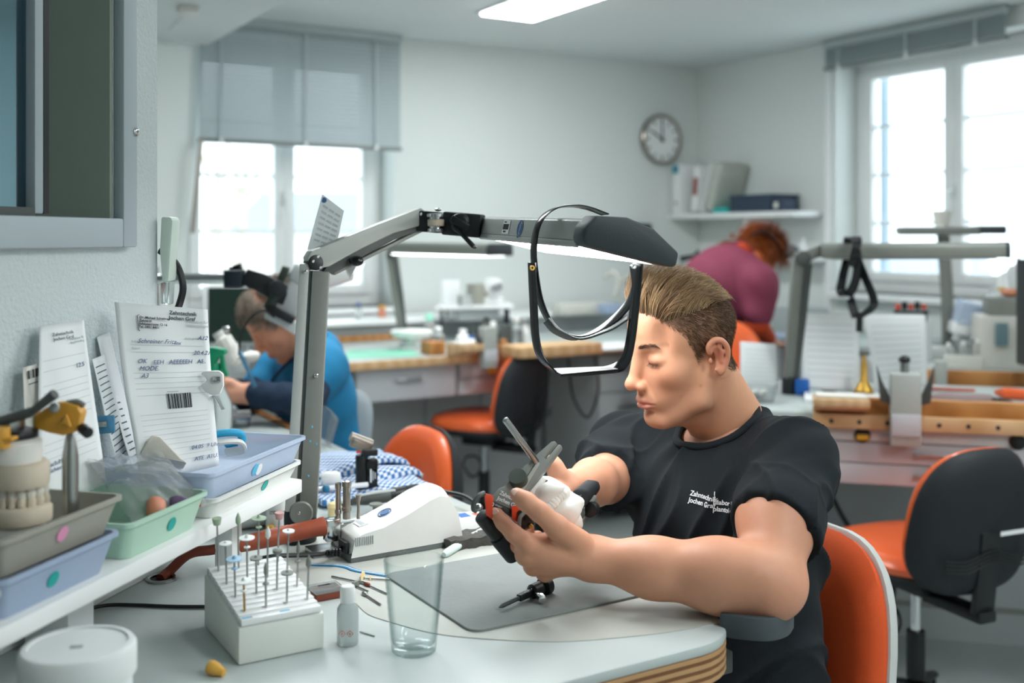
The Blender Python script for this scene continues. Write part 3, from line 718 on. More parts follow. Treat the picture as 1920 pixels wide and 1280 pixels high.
t = thing('copper_bits', 'small copper brown bits beside the purple piece in the green tray', 'metal bits', wl(1.38, .956, .16))
for k in range(5):
    lump(P(352 + k * 5, 945 + (k % 2) * 4, 1.355 + .004 * k), (.004, .004, .003), k, .2, None, 8, 6).build('bit', 'brown_rubber', t)
t = thing('plastic_bag', 'crumpled clear plastic bag spilling over the green tray', 'bag', wl(1.35, .96, .1))
rb = random.Random(11); ph = [(rb.uniform(6, 22), rb.uniform(6, 22), rb.uniform(0, 6)) for _ in range(9)]
bag_c = [P(165, 862, 1.33), P(300, 845, 1.42), P(392, 945, 1.385), P(250, 985, 1.29)]
def bagf(a, b):
    p = (bag_c[3] * (1 - a) + bag_c[2] * a) * (1 - b) + (bag_c[0] * (1 - a) + bag_c[1] * a) * b
    w = sum(abs(math.sin(a * f + b * g + h_)) for f, g, h_ in ph) / 9 - .63
    return p + Vector((0, -.012, .026)) * math.sin(PI * a) ** .6 * math.sin(PI * min(1, b * 1.2)) + Vector((0, -.6, .8)) * w * .022
MB().sheet(bagf, 34, 30, .0003).build('bag_film', 'bag_plastic', t, smooth=0)
t = thing('silicone_arch', 'bright blue silicone bite arch lying in the pale blue tray', 'bite arch', bc_ + Vector((0, 0, .01)))
pa = bez([P(346, 836, 1.50), P(375, 822, 1.50), P(415, 812, 1.505), P(448, 812, 1.52), P(452, 826, 1.535), P(425, 832, 1.55)], 7)
MB().tube(pa, [.006 + .005 * math.sin(PI * min(1, i / 12)) for i in range(len(pa))], 12, flat=.9).build('arch', 'blue_sponge', t)
pa2 = [p + Vector((.001, -.002, -.012)) for p in pa[8:]]
MB().tube(pa2, [.007] * len(pa2), 10, flat=.6).build('base', 'plaster_w', t)
MB().tube(bez([P(340, 838, 1.495), P(350, 824, 1.495), P(358, 838, 1.49), P(366, 826, 1.49), P(360, 840, 1.49)], 6), .0012, 6).build('wire', 'blue_sponge', t)

# ---------------------------------------------------------------- things standing on the bench
q = Vector((-.427, 1.05, TZ))
t = thing('screw_jar', 'white plastic jar with screw lid at the bottom left corner', 'jar', q)
MB().lathe(q, [(.050, 0), (.0505, .004), (.0505, .066), (.049, .070)], 40).build('jar_body', 'jar_white', t)
MB().lathe(q + Vector((0, 0, .0702)), [(.0545, 0), (.0548, .002), (.0548, .026), (.052, .030), (.047, .0305), (.0465, .0285), (.0001, .0285)], 44).build('lid', 'jar_white', t)
MB().box(q + Vector((0, -.004, .0992)), (.012, .006, .0012), .2).build('lid_mark', 'grey_lam_d', t, bevel=.0005)
q = T(404, 1262); t = thing('wax_plug', 'small amber wax plug lying alone in front of the bur block', 'wax plug', q)
MB().lathe(P(392, 1252, 1.222) + Vector((0, 0, .002)), [(.0001, 0), (.0072, 0), (.0085, .003), (.0075, .010), (.0055, .016), (.0045, .021), (.0001, .022)], 20, (.9, -.35, -.22)).build('plug', 'amber_wax', t)

# bur block
FL = T(447, 1249); t = thing('bur_block', 'clear acrylic block with white stepped top full of rotary burs', 'bur stand', FL, RU)
bw, bd, h0, h1 = .106, .150, .050, .074
def B(x, y, z): return (x, y, z)
MB().add([B(0, 0, .0003), B(bw, 0, .0003), B(bw, bd, .0003), B(0, bd, .0003), B(0, 0, h0 - .006), B(bw, 0, h0 - .006), B(bw, bd, h1 - .006), B(0, bd, h1 - .006)],
         [(3, 2, 1, 0), (4, 5, 6, 7), (0, 1, 5, 4), (1, 2, 6, 5), (2, 3, 7, 6), (3, 0, 4, 7)]).build('base_box', 'frosted' if 'frosted' in M else mat('frosted', 'e9ece6', .45, noise=.05, alpha=.9), t, bevel=.003, world=False)
sl_ = (h1 - h0) / bd; nrow = 12
for i in range(nrow):
    y0 = i * bd / nrow; z = h0 - .005 + sl_ * y0
    MB().box((bw / 2, y0 + bd / nrow / 2, z + .004), (bw - .008, bd / nrow - .0004, .0075)).build('step', 'white_gloss', t, bevel=.0008, world=False)
for x_ in (.012, .058): MB().box((x_, .006, h0 + .0028), (.012, .004, .0006)).build('blue_label', 'blue_sticker', t, world=False)
mbt = MW[t.name]
heads = ['point', 'disc', 'wheel', 'cup', 'flame', 'disc2', 'point', 'wheel', 'disc', 'flame', 'point', 'disc2', 'cup', 'wheel']
mat('shank_gold', 'b9873f', .35, metal=.9); mat('disc_blue', '8fb6d2', .5); mat('disc_white', 'dfe3e0', .5); mat('disc_grey', '80857f', .6); mat('rubber_pink', 'c99a96', .6); mat('stone_green', '9fb39a', .7)
def bur(label, base, dirn, L, kind, shank='steel', hm='disc_grey', group='burs standing in the acrylic block'):
    t = thing('rotary_bur', label, 'bur', base, None, group); d = Vector(dirn).normalized()
    MB().cyl(base, base + d * L, .0014, .0012, 8).build('shank', shank, t)
    p = base + d * L
    pr = {'point': [(.0012, 0), (.0024, .003), (.0022, .010), (.0004, .016)], 'flame': [(.0012, 0), (.0034, .004), (.0034, .009), (.0012, .015), (.0002, .017)],
          'disc': [(.0012, 0), (.003, .0005), (.0098, .001), (.0098, .002), (.003, .0026), (.001, .006)], 'disc2': [(.001, 0), (.0025, .001), (.0075, .0014), (.0078, .003), (.002, .0036), (.001, .0055)],
          'wheel': [(.001, 0), (.0055, .0006), (.006, .0045), (.0052, .005), (.001, .006)], 'cup': [(.001, 0), (.0045, .0008), (.0062, .009), (.0056, .0095), (.003, .009)]}[kind]
    MB().lathe(p, pr, 16, d).build('head', hm, t)
    if kind in ('disc', 'point'): MB().lathe(p - d * .012, [(.0012, 0), (.0042, .001), (.0042, .002), (.0012, .003)], 12, d).build('collar', hm, t)
    return t
cols = ((.014, 'blue and gold'), (.040, 'dark'), (.066, 'slim grey'), (.092, 'rust tipped'))
mats_ = [['disc_white', 'disc_blue', 'disc_white', 'stone_green'], ['disc_grey', 'disc_grey', 'disc_white', 'stone_green'], ['disc_grey', 'disc_grey', 'disc_white', 'stone_green'], ['disc_grey', 'disc_grey', 'disc_white', 'rubber_pink']]
knd = [['disc', 'disc', 'disc2', 'cup'], ['point', 'disc2', 'disc', 'flame'], ['disc2', 'wheel', 'flame', 'disc'], ['flame', 'point', 'disc2', 'cup']]
row_w = ('front', 'second', 'third', 'back')
for ci, (x_, w_) in enumerate(cols):
    for ri in range(4):
        y_ = .022 + ri * .037; z_ = h0 + .002 + sl_ * y_
        b_w = mbt @ Vector((x_, y_, z_)); dv = (mbt.to_3x3() @ Vector((-.06 + .02 * ci, -.10, 1)))
        bur(f'{w_} rotary bur in the {row_w[ri]} row of its column in the acrylic block', b_w, dv, .036 + .007 * ri + .004 * ((ci + ri) % 2), knd[ci][ri], 'shank_gold' if (ci, ri) == (0, 0) else 'steel', mats_[ci][ri])
t = thing('black_cable', 'thin black cable running from the shelf post to the acrylic block', 'cable', T(290, 1140))
MB().tube(bez([T(150, 1150) + Vector((0, 0, .004)), T(200, 1140) + Vector((0, 0, .004)), T(250, 1138) + Vector((0, 0, .003)), T(330, 1141) + Vector((0, 0, .003)), T(420, 1141) + Vector((0, 0, .003))], 6), .0026, 8).build('cord', 'black_plastic', t)

# hose, grommet and handpiece
q = T(303, 1086); t = thing('cable_grommet', 'steel ring grommet in the bench top around the brown hose', 'grommet', q)
MB().lathe(q, [(.0165, .0002), (.0225, .0002), (.0225, .003), (.0195, .0042), (.0165, .003)], 36, closed=True).build('ring', 'steel', t)
MB().lathe(q, [(.0001, .0001), (.0164, .0001), (.0164, .0006), (.0001, .0006)], 28).build('opening', 'black_plastic', t)
t = thing('waxing_handpiece', 'reddish brown handpiece on a brown hose rising from the grommet', 'handpiece', T(480, 1040))
hp = bez([q + Vector((-.002, 0, .0008)), P(318, 1070, 1.58) , P(355, 1038, 1.58), P(400, 1030, 1.585), P(440, 1022, 1.60)], 8)
MB().tube(hp, .0075, 12).build('hose', 'brown_hose', t)
MB().lathe(P(430, 1025, 1.595), [(.008, 0), (.011, .008), (.0125, .03), (.0135, .055), (.014, .09), (.0130, .093), (.0135, .096), (.0135, .135), (.0145, .14), (.0145, .146), (.009, .148)], 24, (P(617, 984, 1.66) - P(430, 1025, 1.595))).build('grip', 'brown_rubber', t)
q = T(628, 1036); q.y = 1.70; q.x = (628 - 960) / FPX * q.y; t = thing('burner_stand', 'small nickel burner stand with upright tubes holding the brown handpiece', 'burner', q)
c = Vector((q.x, q.y, TZ))
MB().box(c + Vector((-.015, -.01, .005)), (.05, .045, .009), .5).build('base_plate', 'steel', t, bevel=.001)
MB().box(P(622, 992, 1.675), (.022, .02, .034), .5).build('block', 'chrome', t, bevel=.001)
MB().box(P(655, 985, 1.70), (.05, .016, .012), .5).build('bridge', 'steel', t, bevel=.001)
for px_, py0, py1, r_ in ((634, 978, 905, .0042), (650, 972, 902, .0062)):
    a, b2 = P(px_, py0, 1.70), P(px_, py1, 1.70)
    MB().lathe(a, [(r_, 0), (r_, (b2 - a).length * .2), (r_ * 1.25, (b2 - a).length * .22), (r_ * 1.25, (b2 - a).length * .3), (r_, (b2 - a).length * .32), (r_, (b2 - a).length * .85), (r_ * 1.2, (b2 - a).length * .87), (r_ * 1.2, (b2 - a).length), (r_ * .6, (b2 - a).length - .002)], 18).build('burner_tube', 'steel_warm', t)
MB().lathe(P(672, 972, 1.70), [(.003, 0), (.0022, .015), (.0025, .026), (.0045, .036), (.0045, .038)], 14).build('valve_stem', 'steel_warm', t)
# cans
q = T(521, 1004); q.y = 1.83; q.x = (521 - 960) / FPX * q.y
t = thing('spray_can', 'white upright alcohol torch can behind the shelf trays', 'can', q)
MB().lathe(q, [(.019, .0003), (.0205, .003), (.0205, .085), (.017, .094), (.008, .1), (.008, .112), (.0001, .113)], 32).build('can_body', 'white_gloss', t)
mm = plane_mtx(q + Vector((-.006, -.0208, .071)), (1, 0, 0), (0, 0, 1)); text('Alcohol\nTorch', .0105, 'ink_black', t, mm, bold=.0002)
text('CAUTION FLAMMABLE\nArt. No. 12 345', .0035, 'ink_black', t, plane_mtx(q + Vector((-.010, -.0208, .034)), (1, 0, 0), (0, 0, 1)))
MB().box(q + Vector((-.0155, -.0165, .062)), (.006, .002, .012), -.7).build('label_mark', 'red_plastic', t); MB().box(q + Vector((-.0135, -.0172, .076)), (.006, .002, .01), -.7).build('label_mark', 'blue_plastic', t)
q = T(478, 988); q.y = 1.84; q.x = (470 - 960) / FPX * q.y; q.z = TZ + .0285
t = thing('spray_can', 'silver white can lying on its side behind the shelf trays with a hazard diamond', 'can', q)
MB().lathe(q - U * .08, [(.02, 0), (.028, .004), (.028, .115), (.020, .128), (.0001, .128)], 32, U).build('can_body', 'grey_lam', t)
def hazard(t, c, x, y, s, red='red_plastic'):
    x = Vector(x).normalized(); y = Vector(y).normalized(); n = x.cross(y)
    MB().prism([c + x * s, c + y * s, c - x * s, c - y * s], n * .0003).build('hazard_border', red, t)
    MB().prism([c + n * .0004 + x * s * .75, c + n * .0004 + y * s * .75, c + n * .0004 - x * s * .75, c + n * .0004 - y * s * .75], n * .0003).build('hazard_field', 'white_sticker', t)
    MB().prism([c + n * .0008 + x * s * .25, c + n * .0008 + y * s * .35, c + n * .0008 - x * s * .22, c + n * .0008 - y * s * .3], n * .0002).build('hazard_symbol', 'ink_black', t)
hazard(t, q + Vector((.004, -.0265, .012)), U, (0, -.3, 1), .010)
q = T(506, 1000); q.y = 1.80; q.x = (506 - 960) / FPX * q.y; t = thing('wax_plug', 'small amber wax plug lying beside the upright alcohol torch can', 'wax plug', q); MB().lathe(q, [(.0001, .0003), (.008, .0003), (.0085, .006), (.006, .014), (.0001, .016)], 16).build('plug', 'amber_wax', t)
# torch lighter
q = T(686, 924); t = thing('gas_torch', 'black gas torch lighter with silver nozzle standing by the checked cloth', 'torch lighter', q)
Rl = Matrix.Rotation(.35, 3, 'Z'); 
MB().cyl(q + Rl @ Vector((-.008, 0, .0003)), q + Rl @ Vector((-.008, 0, .075)), .0125).build('gas_tank', 'black_plastic', t, bevel=.002)
bo = MB().box(q + Rl @ Vector((.010, -.002, .034)), (.022, .022, .067), Rl).build('handle', 'black_gloss', t, bevel=.002)
for k in range(7): MB().box(q + Rl @ Vector((.010, -.0022, .008 + k * .004 + (0 if k < 3 else .03))), (.0245, .0245, .0016), Rl).build('rib', 'black_plastic', bo)
MB().box(q + Rl @ Vector((.006, -.002, .080)), (.030, .024, .012), Rl).build('collar', 'black_plastic', t, bevel=.001)
Rn = Rl @ Matrix.Rotation(.42, 3, 'Y')
MB().box(q + Rl @ Vector((-.010, 0, .094)), (.042, .018, .018), Rn).build('head', 'steel_warm', t, bevel=.002)
MB().lathe(q + Rl @ Vector((-.030, 0, .113)), [(.009, 0), (.009, .045), (.0075, .046), (.0075, .040)], 20, Rn @ Vector((1, 0, 0))).build('nozzle', 'steel_warm', t)
MB().box(q + Rl @ Vector((-.016, -.006, .083)), (.008, .008, .005), Rl).build('trigger', 'red_plastic', t, bevel=.001)
for k, (w_, l_) in enumerate(((.0030, .026), (.0012, .018), (.0012, .012))): MB().box(q + Rl @ Vector((.007 + k * .0042, -.0136, .036)), (w_, .0006, l_), Rl).build('print_mark', 'print_white', t)
# checked cloth
q = (T(595, 930) + T(735, 885)) / 2; t = thing('checked_cloth', 'folded blue and white checked cloth on the bench behind the torch', 'cloth', q)
rb = random.Random(4); CP = [(rb.uniform(3, 11), rb.uniform(3, 11), rb.uniform(0, 6)) for _ in range(6)]
for k, (zz, o1, o2, sx, sy) in enumerate(((.002, -.02, -.035, .23, .26), (.016, .0, .03, .235, .19), (.034, -.005, .05, .23, .14))):
    def cf(a, b, zz=zz, o1=o1, o2=o2, sx=sx, sy=sy, k=k):
        w = sum(math.sin(a * f + b * g + h_ + k) for f, g, h_ in CP) * .0014
        ed = min(a, 1 - a, b, 1 - b); drop = -.014 * max(0, 1 - ed / .10) ** 2 if k else 0
        return uv((q.dot(U)) + o1 + (a - .5) * sx + w, q.dot(V) + o2 + (b - .5) * sy + w, TZ + zz + .012 + w * 1.3 + drop)
    MB().sheet(cf, 30, 30, .011, uvs=True).build('fold', 'check_cloth', t, smooth=0)
q2 = T(620, 920); t = thing('small_bottle', 'small white rounded bottle lying on the checked cloth', 'bottle', P(622, 900, 2.06))
MB().lathe(P(601, 897, 2.06), [(.001, 0), (.010, .002), (.0135, .008), (.0135, .032), (.010, .038), (.001, .04)], 22, (1, .15, 0)).build('body', 'white_gloss', t)
t = thing('marker_pen', 'white marker pen with teal cap lying on the checked cloth', 'pen', P(640, 915, 2.02))
MB().cyl(P(588, 918, 2.02), P(690, 908, 2.06), .005).build('barrel', 'white_gloss', t, bevel=.001)
MB().ell(P(611, 916, 2.012), (.0075, .0075, .0075)).build('cap', 'teal_knob' if 'teal_knob' in M else mat('teal_knob', '1b6f8f', .35), t)
q = T(627, 968); t = thing('ear_plug', 'cream foam plug standing beside the burner tubes', 'plug', q)
MB().lathe(q, [(.0105, .0003), (.012, .004), (.011, .014), (.013, .018), (.010, .024), (.004, .027), (.0001, .0275)], 20).build('plug', 'cream_plug', t)
# grey handpiece on its rest
t = thing('micromotor_handpiece', 'dark grey micromotor handpiece resting on a small stand behind the white device', 'handpiece', T(720, 965))
ha, hb = P(655, 940, 1.93), P(800, 918, 1.98); hd = hb - ha; hl = hd.length
MB().lathe(ha, [(.003, 0), (.008, .012), (.011, .03), (.012, .075)], 22, hd).build('nose', 'lamp_dark', t)
MB().lathe(ha + hd.normalized() * .0752, [(.0125, 0), (.0135, .01), (.0135, .028), (.0125, .029), (.0125, .031), (.0135, .032), (.0140, .052), (.011, .060), (.004, .068)], 22, hd).build('motor', 'black_plastic', t)
MB().tube([ha + hd.normalized() * .01 + Vector((0, -.004, .008)), ha + hd.normalized() * .05 + Vector((0, -.004, .010)), ha + hd.normalized() * .085 + Vector((0, -.004, .009))], [.003, .008, .006], 10, flat=.5).build('sleeve', 'grey_lam_d', t)
MB().tube(bez([hb + hd.normalized() * -.012, P(830, 922, 1.98), P(870, 930, 1.95), P(898, 950, 1.90), P(915, 985, 1.84)], 7), .004, 8).build('cord', 'black_plastic', t)
q = T(705, 972); MB().lathe(q, [(.024, .0003), (.024, .004), (.018, .010), (.006, .012), (.006, .022), (.012, .024), (.012, .027), (.0001, .027)], 24).build('rest', 'lamp_grey', t)
# white wedge device
FLd = T(657, 1058); t = thing('wax_heater', 'white wedge shaped wax heater with grey base and blue oval badge', 'device', FLd, RU)
pr = [(0, .012), (.006, .040), (.02, .046), (.055, .052), (.10, .070), (.14, .090), (.158, .096), (.172, .092), (.19, .060), (.198, .014)]
def wedge(pr, y0, y1, inset):
    mb = MB(); n = len(pr); k = 7; vs = []
    for j in range(k):
        f = j / (k - 1); ins = inset * (2 * abs(f - .5)) ** 3; y = y0 + (y1 - y0) * f
        for i, (x, z) in enumerate(pr): vs.append((x + (.09 - x) * ins * .35, y, z - (z - .012) * ins))
    fs = [(j * n + i, j * n + (i + 1) % n, (j + 1) * n + (i + 1) % n, (j + 1) * n + i) for j in range(k - 1) for i in range(n)]
    return mb.add(vs, fs + [tuple(range(n)), tuple((k - 1) * n + i for i in range(n - 1, -1, -1))])
wedge(pr, 0, .085, .16).build('housing', 'device_white', t, bevel=.003, world=False, seg=3, smooth=50)
MB().box((.099, .0425, .0065), (.196, .083, .0125)).build('base', 'device_grey', t, bevel=.003, world=False)
for k in range(9): MB().box((.009 + k * .0035, -.0004, .033), (.0014, .002, .013)).build('vent_slot', 'grey_lam_d', t, world=False)
mdv = MW[t.name]
mo = plane_mtx(mdv @ Vector((.075, .040, .0605)), mdv.to_3x3() @ Vector((1, 0, .42)), mdv.to_3x3() @ Vector((0, 1, 0)))
MB().lathe(mo.translation, [(.0105, 0), (.0115, 0), (.0115, .0012), (.0105, .0012)], 28, mo.to_3x3() @ Vector((0, 0, 1)), closed=True).lathe(mo.translation, [(.0001, 0), (.0075, 0), (.0075, .0012), (.0001, .0012)], 20, mo.to_3x3() @ Vector((0, 0, 1))).build('badge', 'badge_blue' if 'badge_blue' in M else mat('badge_blue', '4a6ea0', .5), t)
MB().box((.034, .040, .0492), (.016, .024, .0008), (0, -.17, 0)).build('barcode_label', 'white_sticker', t, world=False)
for k in range(7): MB().box((.034, .031 + k * .003, .0498), (.008, .0012, .0006), (0, -.17, 0)).build('barcode_bar', 'ink_faint', t, world=False)
MB().box((-.001, .025, .022), (.006, .03, .018)).build('socket', 'black_plastic', t, bevel=.001, world=False)
MB().tube(bez([T(662, 1045) + Vector((-.006, .01, .018)), P(610, 1036, 1.62), P(580, 1040, 1.60), P(520, 1042, 1.57), P(470, 1050, 1.56)], 7), .0035, 8).build('power_cord', 'black_plastic', t)
for k in range(5):
    MB().lathe(P(612 + k * 6, 1037 - k * .6, 1.62), [(.0035, 0), (.0055, .0005), (.0055, .0025), (.0035, .003)], 12, (1, .1, 0)).build('strain_relief', 'black_plastic', t)
# small items
t = thing('blue_lead', 'flat blue and white striped lead lying in front of the white heater', 'cord', T(650, 1065))
cp = bez([T(580, 1060), T(640, 1063), T(670, 1072), T(726, 1081)], 8)
MB().ribbon([p + Vector((0, 0, .0015)) for p in cp], (0, 1, 0), .009, .002).build('strip', 'blue_cord', t)
MB().ribbon([p + Vector((0, 0, .0027)) for p in cp], (0, 1, 0), .002, .0006).build('stripe', 'white_sticker', t)
q = T(616, 1122); t = thing('sample_case', 'small clear lidded case with brown base beside the acrylic block', 'case', q, RU)
MB().box((0, .01, .005), (.040, .032, .009)).build('base', 'brown_hose', t, bevel=.001, world=False)
MB().box((0, .01, .0125), (.042, .034, .0055)).build('lid', 'clear_plastic', t, bevel=.001, world=False)
text('BAKER', .006, 'ink_black', t, plane_mtx(MW[t.name] @ Vector((-.010, .012, .0156)), U, V))
q = T(652, 1206); t = thing('dropper_bottle', 'small clear dropper bottle with hazard diamonds beside the drinking glass', 'bottle', q)
MB().lathe(q, [(.0001, .0003), (.0125, .0003), (.0132, .002), (.0132, .044), (.010, .049), (.0085, .051)], 28).build('bottle_body', 'frost_bottle' if 'frost_bottle' in M else mat('frost_bottle', 'dfe8e6', .3, trans=.55, noise=.02, ior=1.3), t)
MB().lathe(q + Vector((0, 0, .0512)), [(.0092, 0), (.0095, .001), (.0092, .016), (.008, .020), (.0001, .0205)], 24).build('cap', 'white_gloss', t)
for sx in (-.0048, .0048): hazard(t, q + Vector((sx, -.0134, .017)), (1, 0, 0), (0, 0, 1), .0042)
q = T(776, 1220); t = thing('drinking_glass', 'clear ribbed drinking glass standing at the front of the bench', 'glass', q)
pr = [(.0001, .0004), (.025, .0004), (.0268, .002), (.0272, .006)]
for k in range(24):
    f = k / 23; r_ = .0274 + .0081 * f; pr.append((r_ + (.00055 * (k % 2) if k > 8 else 0), .008 + .094 * f))
pr += [(.0362, .108), (.0364, .111), (.0352, .1125), (.0344, .111)]
pr += [(.0338, .10), (.030, .05), (.0262, .012), (.022, .009), (.0001, .0085)]
MB().lathe(q, pr, 48).build('tumbler', 'clear_glass', t, smooth=60)
t = thing('silicone_tube', 'pale mint silicone tube lying beside the dark stone', 'tube', T(880, 1022))
MB().tube(bez([T(832, 1047) + Vector((0, 0, .006)), T(862, 1030) + Vector((0, 0, .008)), T(900, 1012) + Vector((0, 0, .012)), T(928, 1002) + Vector((0, 0, .014))], 7), [.004] + [.0065] * 20 + [.005], 12).build('tube', mat('mint_tube', 'cfe3de', .5), t)
q = T(876, 988); t = thing('printed_carton', 'small white carton with blue and red print behind the stone', 'box', q, RU)
MB().box((0, 0, .011), (.055, .04, .021)).build('carton', 'white_gloss', t, bevel=.001, world=False)
MB().box((-.008, 0, .0217), (.02, .025, .0006)).build('blue_print', 'blue_plastic', t, world=False); MB().box((.014, -.006, .0217), (.010, .018, .0006)).build('red_print', 'red_wax', t, world=False)
q = T(902, 1026); t = thing('charcoal_block', 'flat dark charcoal stone with broken edge beneath the held articulator', 'stone', q, RU)
MB().sheet(lambda a, b: Vector(((a - .5) * .11, b * .05, .017 + .0015 * math.sin(a * 23 + b * 9))), 12, 6, .0165).build('slab', 'stone_dark', t, world=False)
# grey work mat
FLm = T(885, 1188, IZ); a0, b0 = FLm.dot(U), FLm.dot(V); r_ = .018; ul, vl = .288, .27
mp = []
for cx, cy, s0 in ((a0 + r_, b0 + r_, PI), (a0 + ul - r_, b0 + r_, 1.5 * PI), (a0 + ul - r_, b0 + vl - r_, 0), (a0 + r_, b0 + vl - r_, PI / 2)):
    mp += [uv(cx + math.cos(s0 + k * PI / 12) * r_, cy + math.sin(s0 + k * PI / 12) * r_, IZ) for k in range(7)]
t = thing('work_mat', 'scuffed grey rubber work mat in front of the seated man', 'mat', uv(a0 + .14, b0 + .13, IZ))
MB().prism(mp, (0, 0, .0032)).build('mat', 'mat_grey', t, bevel=.0008)
MZ = IZ + .0034
# loose burs, pin and screw
for k, (x0, y0, x1, y1, kd, hm, lb) in enumerate(((622, 1080, 672, 1090, 'flame', 'steel', 'loose steel bur nearest the blue lead'), (730, 1086, 682, 1083, 'disc', 'cream_plug', 'loose bur with cream disc beside the drinking glass'),
        (726, 1112, 694, 1098, 'flame', 'brown_hose', 'loose bur with rust brown tip beside the drinking glass'), (714, 1133, 688, 1116, 'flame', 'steel', 'loose round steel bur pointing at the dropper bottle'),
        (690, 1108, 668, 1098, 'wheel', 'disc_grey', 'loose bur with small dark wheel behind the dropper bottle'))):
    a, b2 = T(x0, y0, TZ + .003), T(x1, y1, TZ + .003); bur(lb, a, b2 - a, (b2 - a).length, kd, 'steel', hm, 'loose burs on the bench')
t = thing('steel_needle', 'short steel needle lying to the right of the dropper bottle', 'needle', T(688, 1188))
MB().cyl(T(675, 1184, TZ + .001), T(702, 1192, TZ + .001), .0009, None, 8).build('needle', 'steel', t)
t = thing('incisal_pin', 'black incisal pin with chrome screw lying on the grey mat', 'articulator pin', T(990, 1120, MZ))
pa, pb = T(936, 1138, MZ + .005), T(1030, 1094, MZ + .011); pd = (pb - pa).normalized(); pl = (pb - pa).length
MB().lathe(pa, [(.0008, 0), (.003, .006), (.0032, pl * .5)], 10, pd).build('pin', 'art_dark', t)
MB().box(pa + pd * pl * .52, (.03, .008, .009), basis(pd, z=(0, 0, 1))).build('carrier', 'black_plastic', t, bevel=.001)
MB().lathe(pa + pd * pl * .62, [(.007, 0), (.010, .003), (.010, .018), (.007, .020), (.007, .024), (.0125, .026), (.0125, .036), (.009, .039)], 22, pd).build('knob', 'black_plastic', t)
q = T(1012, 1118, MZ + .008); MB().lathe(q, [(.003, -.012), (.003, 0), (.0058, .001), (.0062, .005), (.0058, .010), (.004, .011)], 10, (.35, -.9, -.05)).build('thumb_screw', 'chrome', t)
for k in range(7): MB().ell(pa + pd * pl * (.42 + .035 * k) + Vector((0, -.004, .0058)), (.0008,) * 3, None, 6, 4).build('scale_mark', 'print_white', t)
# ================================================================ bench lamp in the middle
YL = 1.745
q = T(563, 1018); q.y = 1.755; q.x = (563 - 960) / FPX * q.y; q.z = TZ
lp = thing('bench_lamp', 'grey jointed bench lamp with glowing head over the mat', 'lamp', q)
MB().lathe(q, [(.025, .0003), (.0265, .003), (.0265, .046), (.025, .052), (.022, .054), (.0001, .054)], 36).build('base', 'black_soft', lp)
p0, p1 = P(566, 966, YL), P(590, 508, YL); ax = (p1 - p0).normalized(); side = Vector((1, .12, 0)); Rp = basis(ax, y=side)
Lp = (p1 - p0).length
def on_post(a, s, d): return p0 + ax * a * Lp + Rp @ Vector((0, s, 0)) + Rp @ Vector((0, 0, d))
fr = Rp @ Vector((0, 0, 1))
if fr.y > 0: fr = -fr
sd = Rp @ Vector((0, 1, 0))
if sd.x < 0: sd = -sd
def quadp(a0, s00, s01, a1, s10, s11, d0, d1, nm, m, bv=.0015):
    f = lambda a, s: p0 + ax * a * Lp + sd * s + fr * d0
    return MB().prism([f(a0, s00), f(a0, s01), f(a1, s11), f(a1, s10)], fr * (d1 - d0)).build(nm, m, lp, bevel=bv)
quadp(0, -.004, .024, 1.0, -.003, .024, -.016, .014, 'post_channel', 'lamp_grey')
quadp(.01, -.011, -.004, 1.0, -.010, -.002, -.014, .010, 'post_groove', 'lamp_dark', .0008)
quadp(.02, -.027, -.010, 1.03, -.024, -.008, -.016, .013, 'side_cover', 'lamp_grey_l', .003)
MB().lathe(on_post(.02, 0, 0) - fr * .016, [(.0001, 0), (.017, 0), (.019, .002), (.019, .032), (.017, .034), (.0001, .034)], 24, fr).build('foot_joint', 'lamp_grey', lp)
for a_, s_ in ((.02, -.004), (1.0, -.014), (.58, .012)):
    MB().lathe(p0 + ax * a_ * Lp + sd * s_ + fr * .0142, [(.0035, 0), (.0035, .003), (.0022, .0042), (.0001, .0044)], 14, fr).build('screw', 'chrome', lp)
for k, (a_, s_) in enumerate(((.37, .010), (.31, .008), (.30, .018), (.17, .008))):
    MB().ell(p0 + ax * a_ * Lp + sd * s_ + fr * .0142, (.0016, .0006, .0020), None, 8, 6).build('paint_fleck', 'blue_sticker', lp)
# elbow and second arm
e0, e1 = P(588, 492, YL), P(792, 412, 1.835); ax2 = (e1 - e0).normalized(); L2 = (e1 - e0).length; up2 = (Vector((0, 0, 1)) - ax2 * ax2.z).normalized(); f2 = ax2.cross(up2)
if f2.y > 0: f2 = -f2
def arm(prof, d0, d1, nm, m, bv=.002): return MB().prism([e0 + ax2 * a * L2 + up2 * h + f2 * d0 for a, h in prof], f2 * (d1 - d0)).build(nm, m, lp, bevel=bv)
arm([(-.05, -.010), (-.05, .012), (0, .020), (.5, .022), (1, .022), (1.02, .016), (1.02, -.008), (.7, -.002), (.4, -.006), (.1, -.014)], -.016, .012, 'upper_arm', 'lamp_grey_l')
arm([(.03, -.020), (.1, -.010), (.35, .001), (.7, .004), (1.0, -.003), (1.0, -.016), (.7, -.013), (.4, -.020), (.12, -.028)], -.018, .008, 'lower_strip', 'lamp_dark')
arm([(.12, -.032), (1.02, -.018), (1.02, -.012), (.12, -.026)], -.016, .006, 'under_cover', 'lamp_grey')
MB().cyl(e0 - f2 * .018, e0 + f2 * .015, .0125).build('elbow_joint', 'black_plastic', lp, bevel=.002)
for a_, h_ in ((.03, .008), (-.02, .004), (.98, .012), (.02, -.010)):
    MB().lathe(e0 + ax2 * a_ * L2 + up2 * h_ + f2 * .0125, [(.003, 0), (.003, .002), (.0018, .003), (.0001, .003)], 12, f2).build('screw', 'chrome', lp)
MB().ell(P(668, 489, 1.76), (.012, .010, .009)).cyl(P(668, 489, 1.775), P(664, 478, 1.78), .005).build('clamp_knob', 'black_gloss', lp)
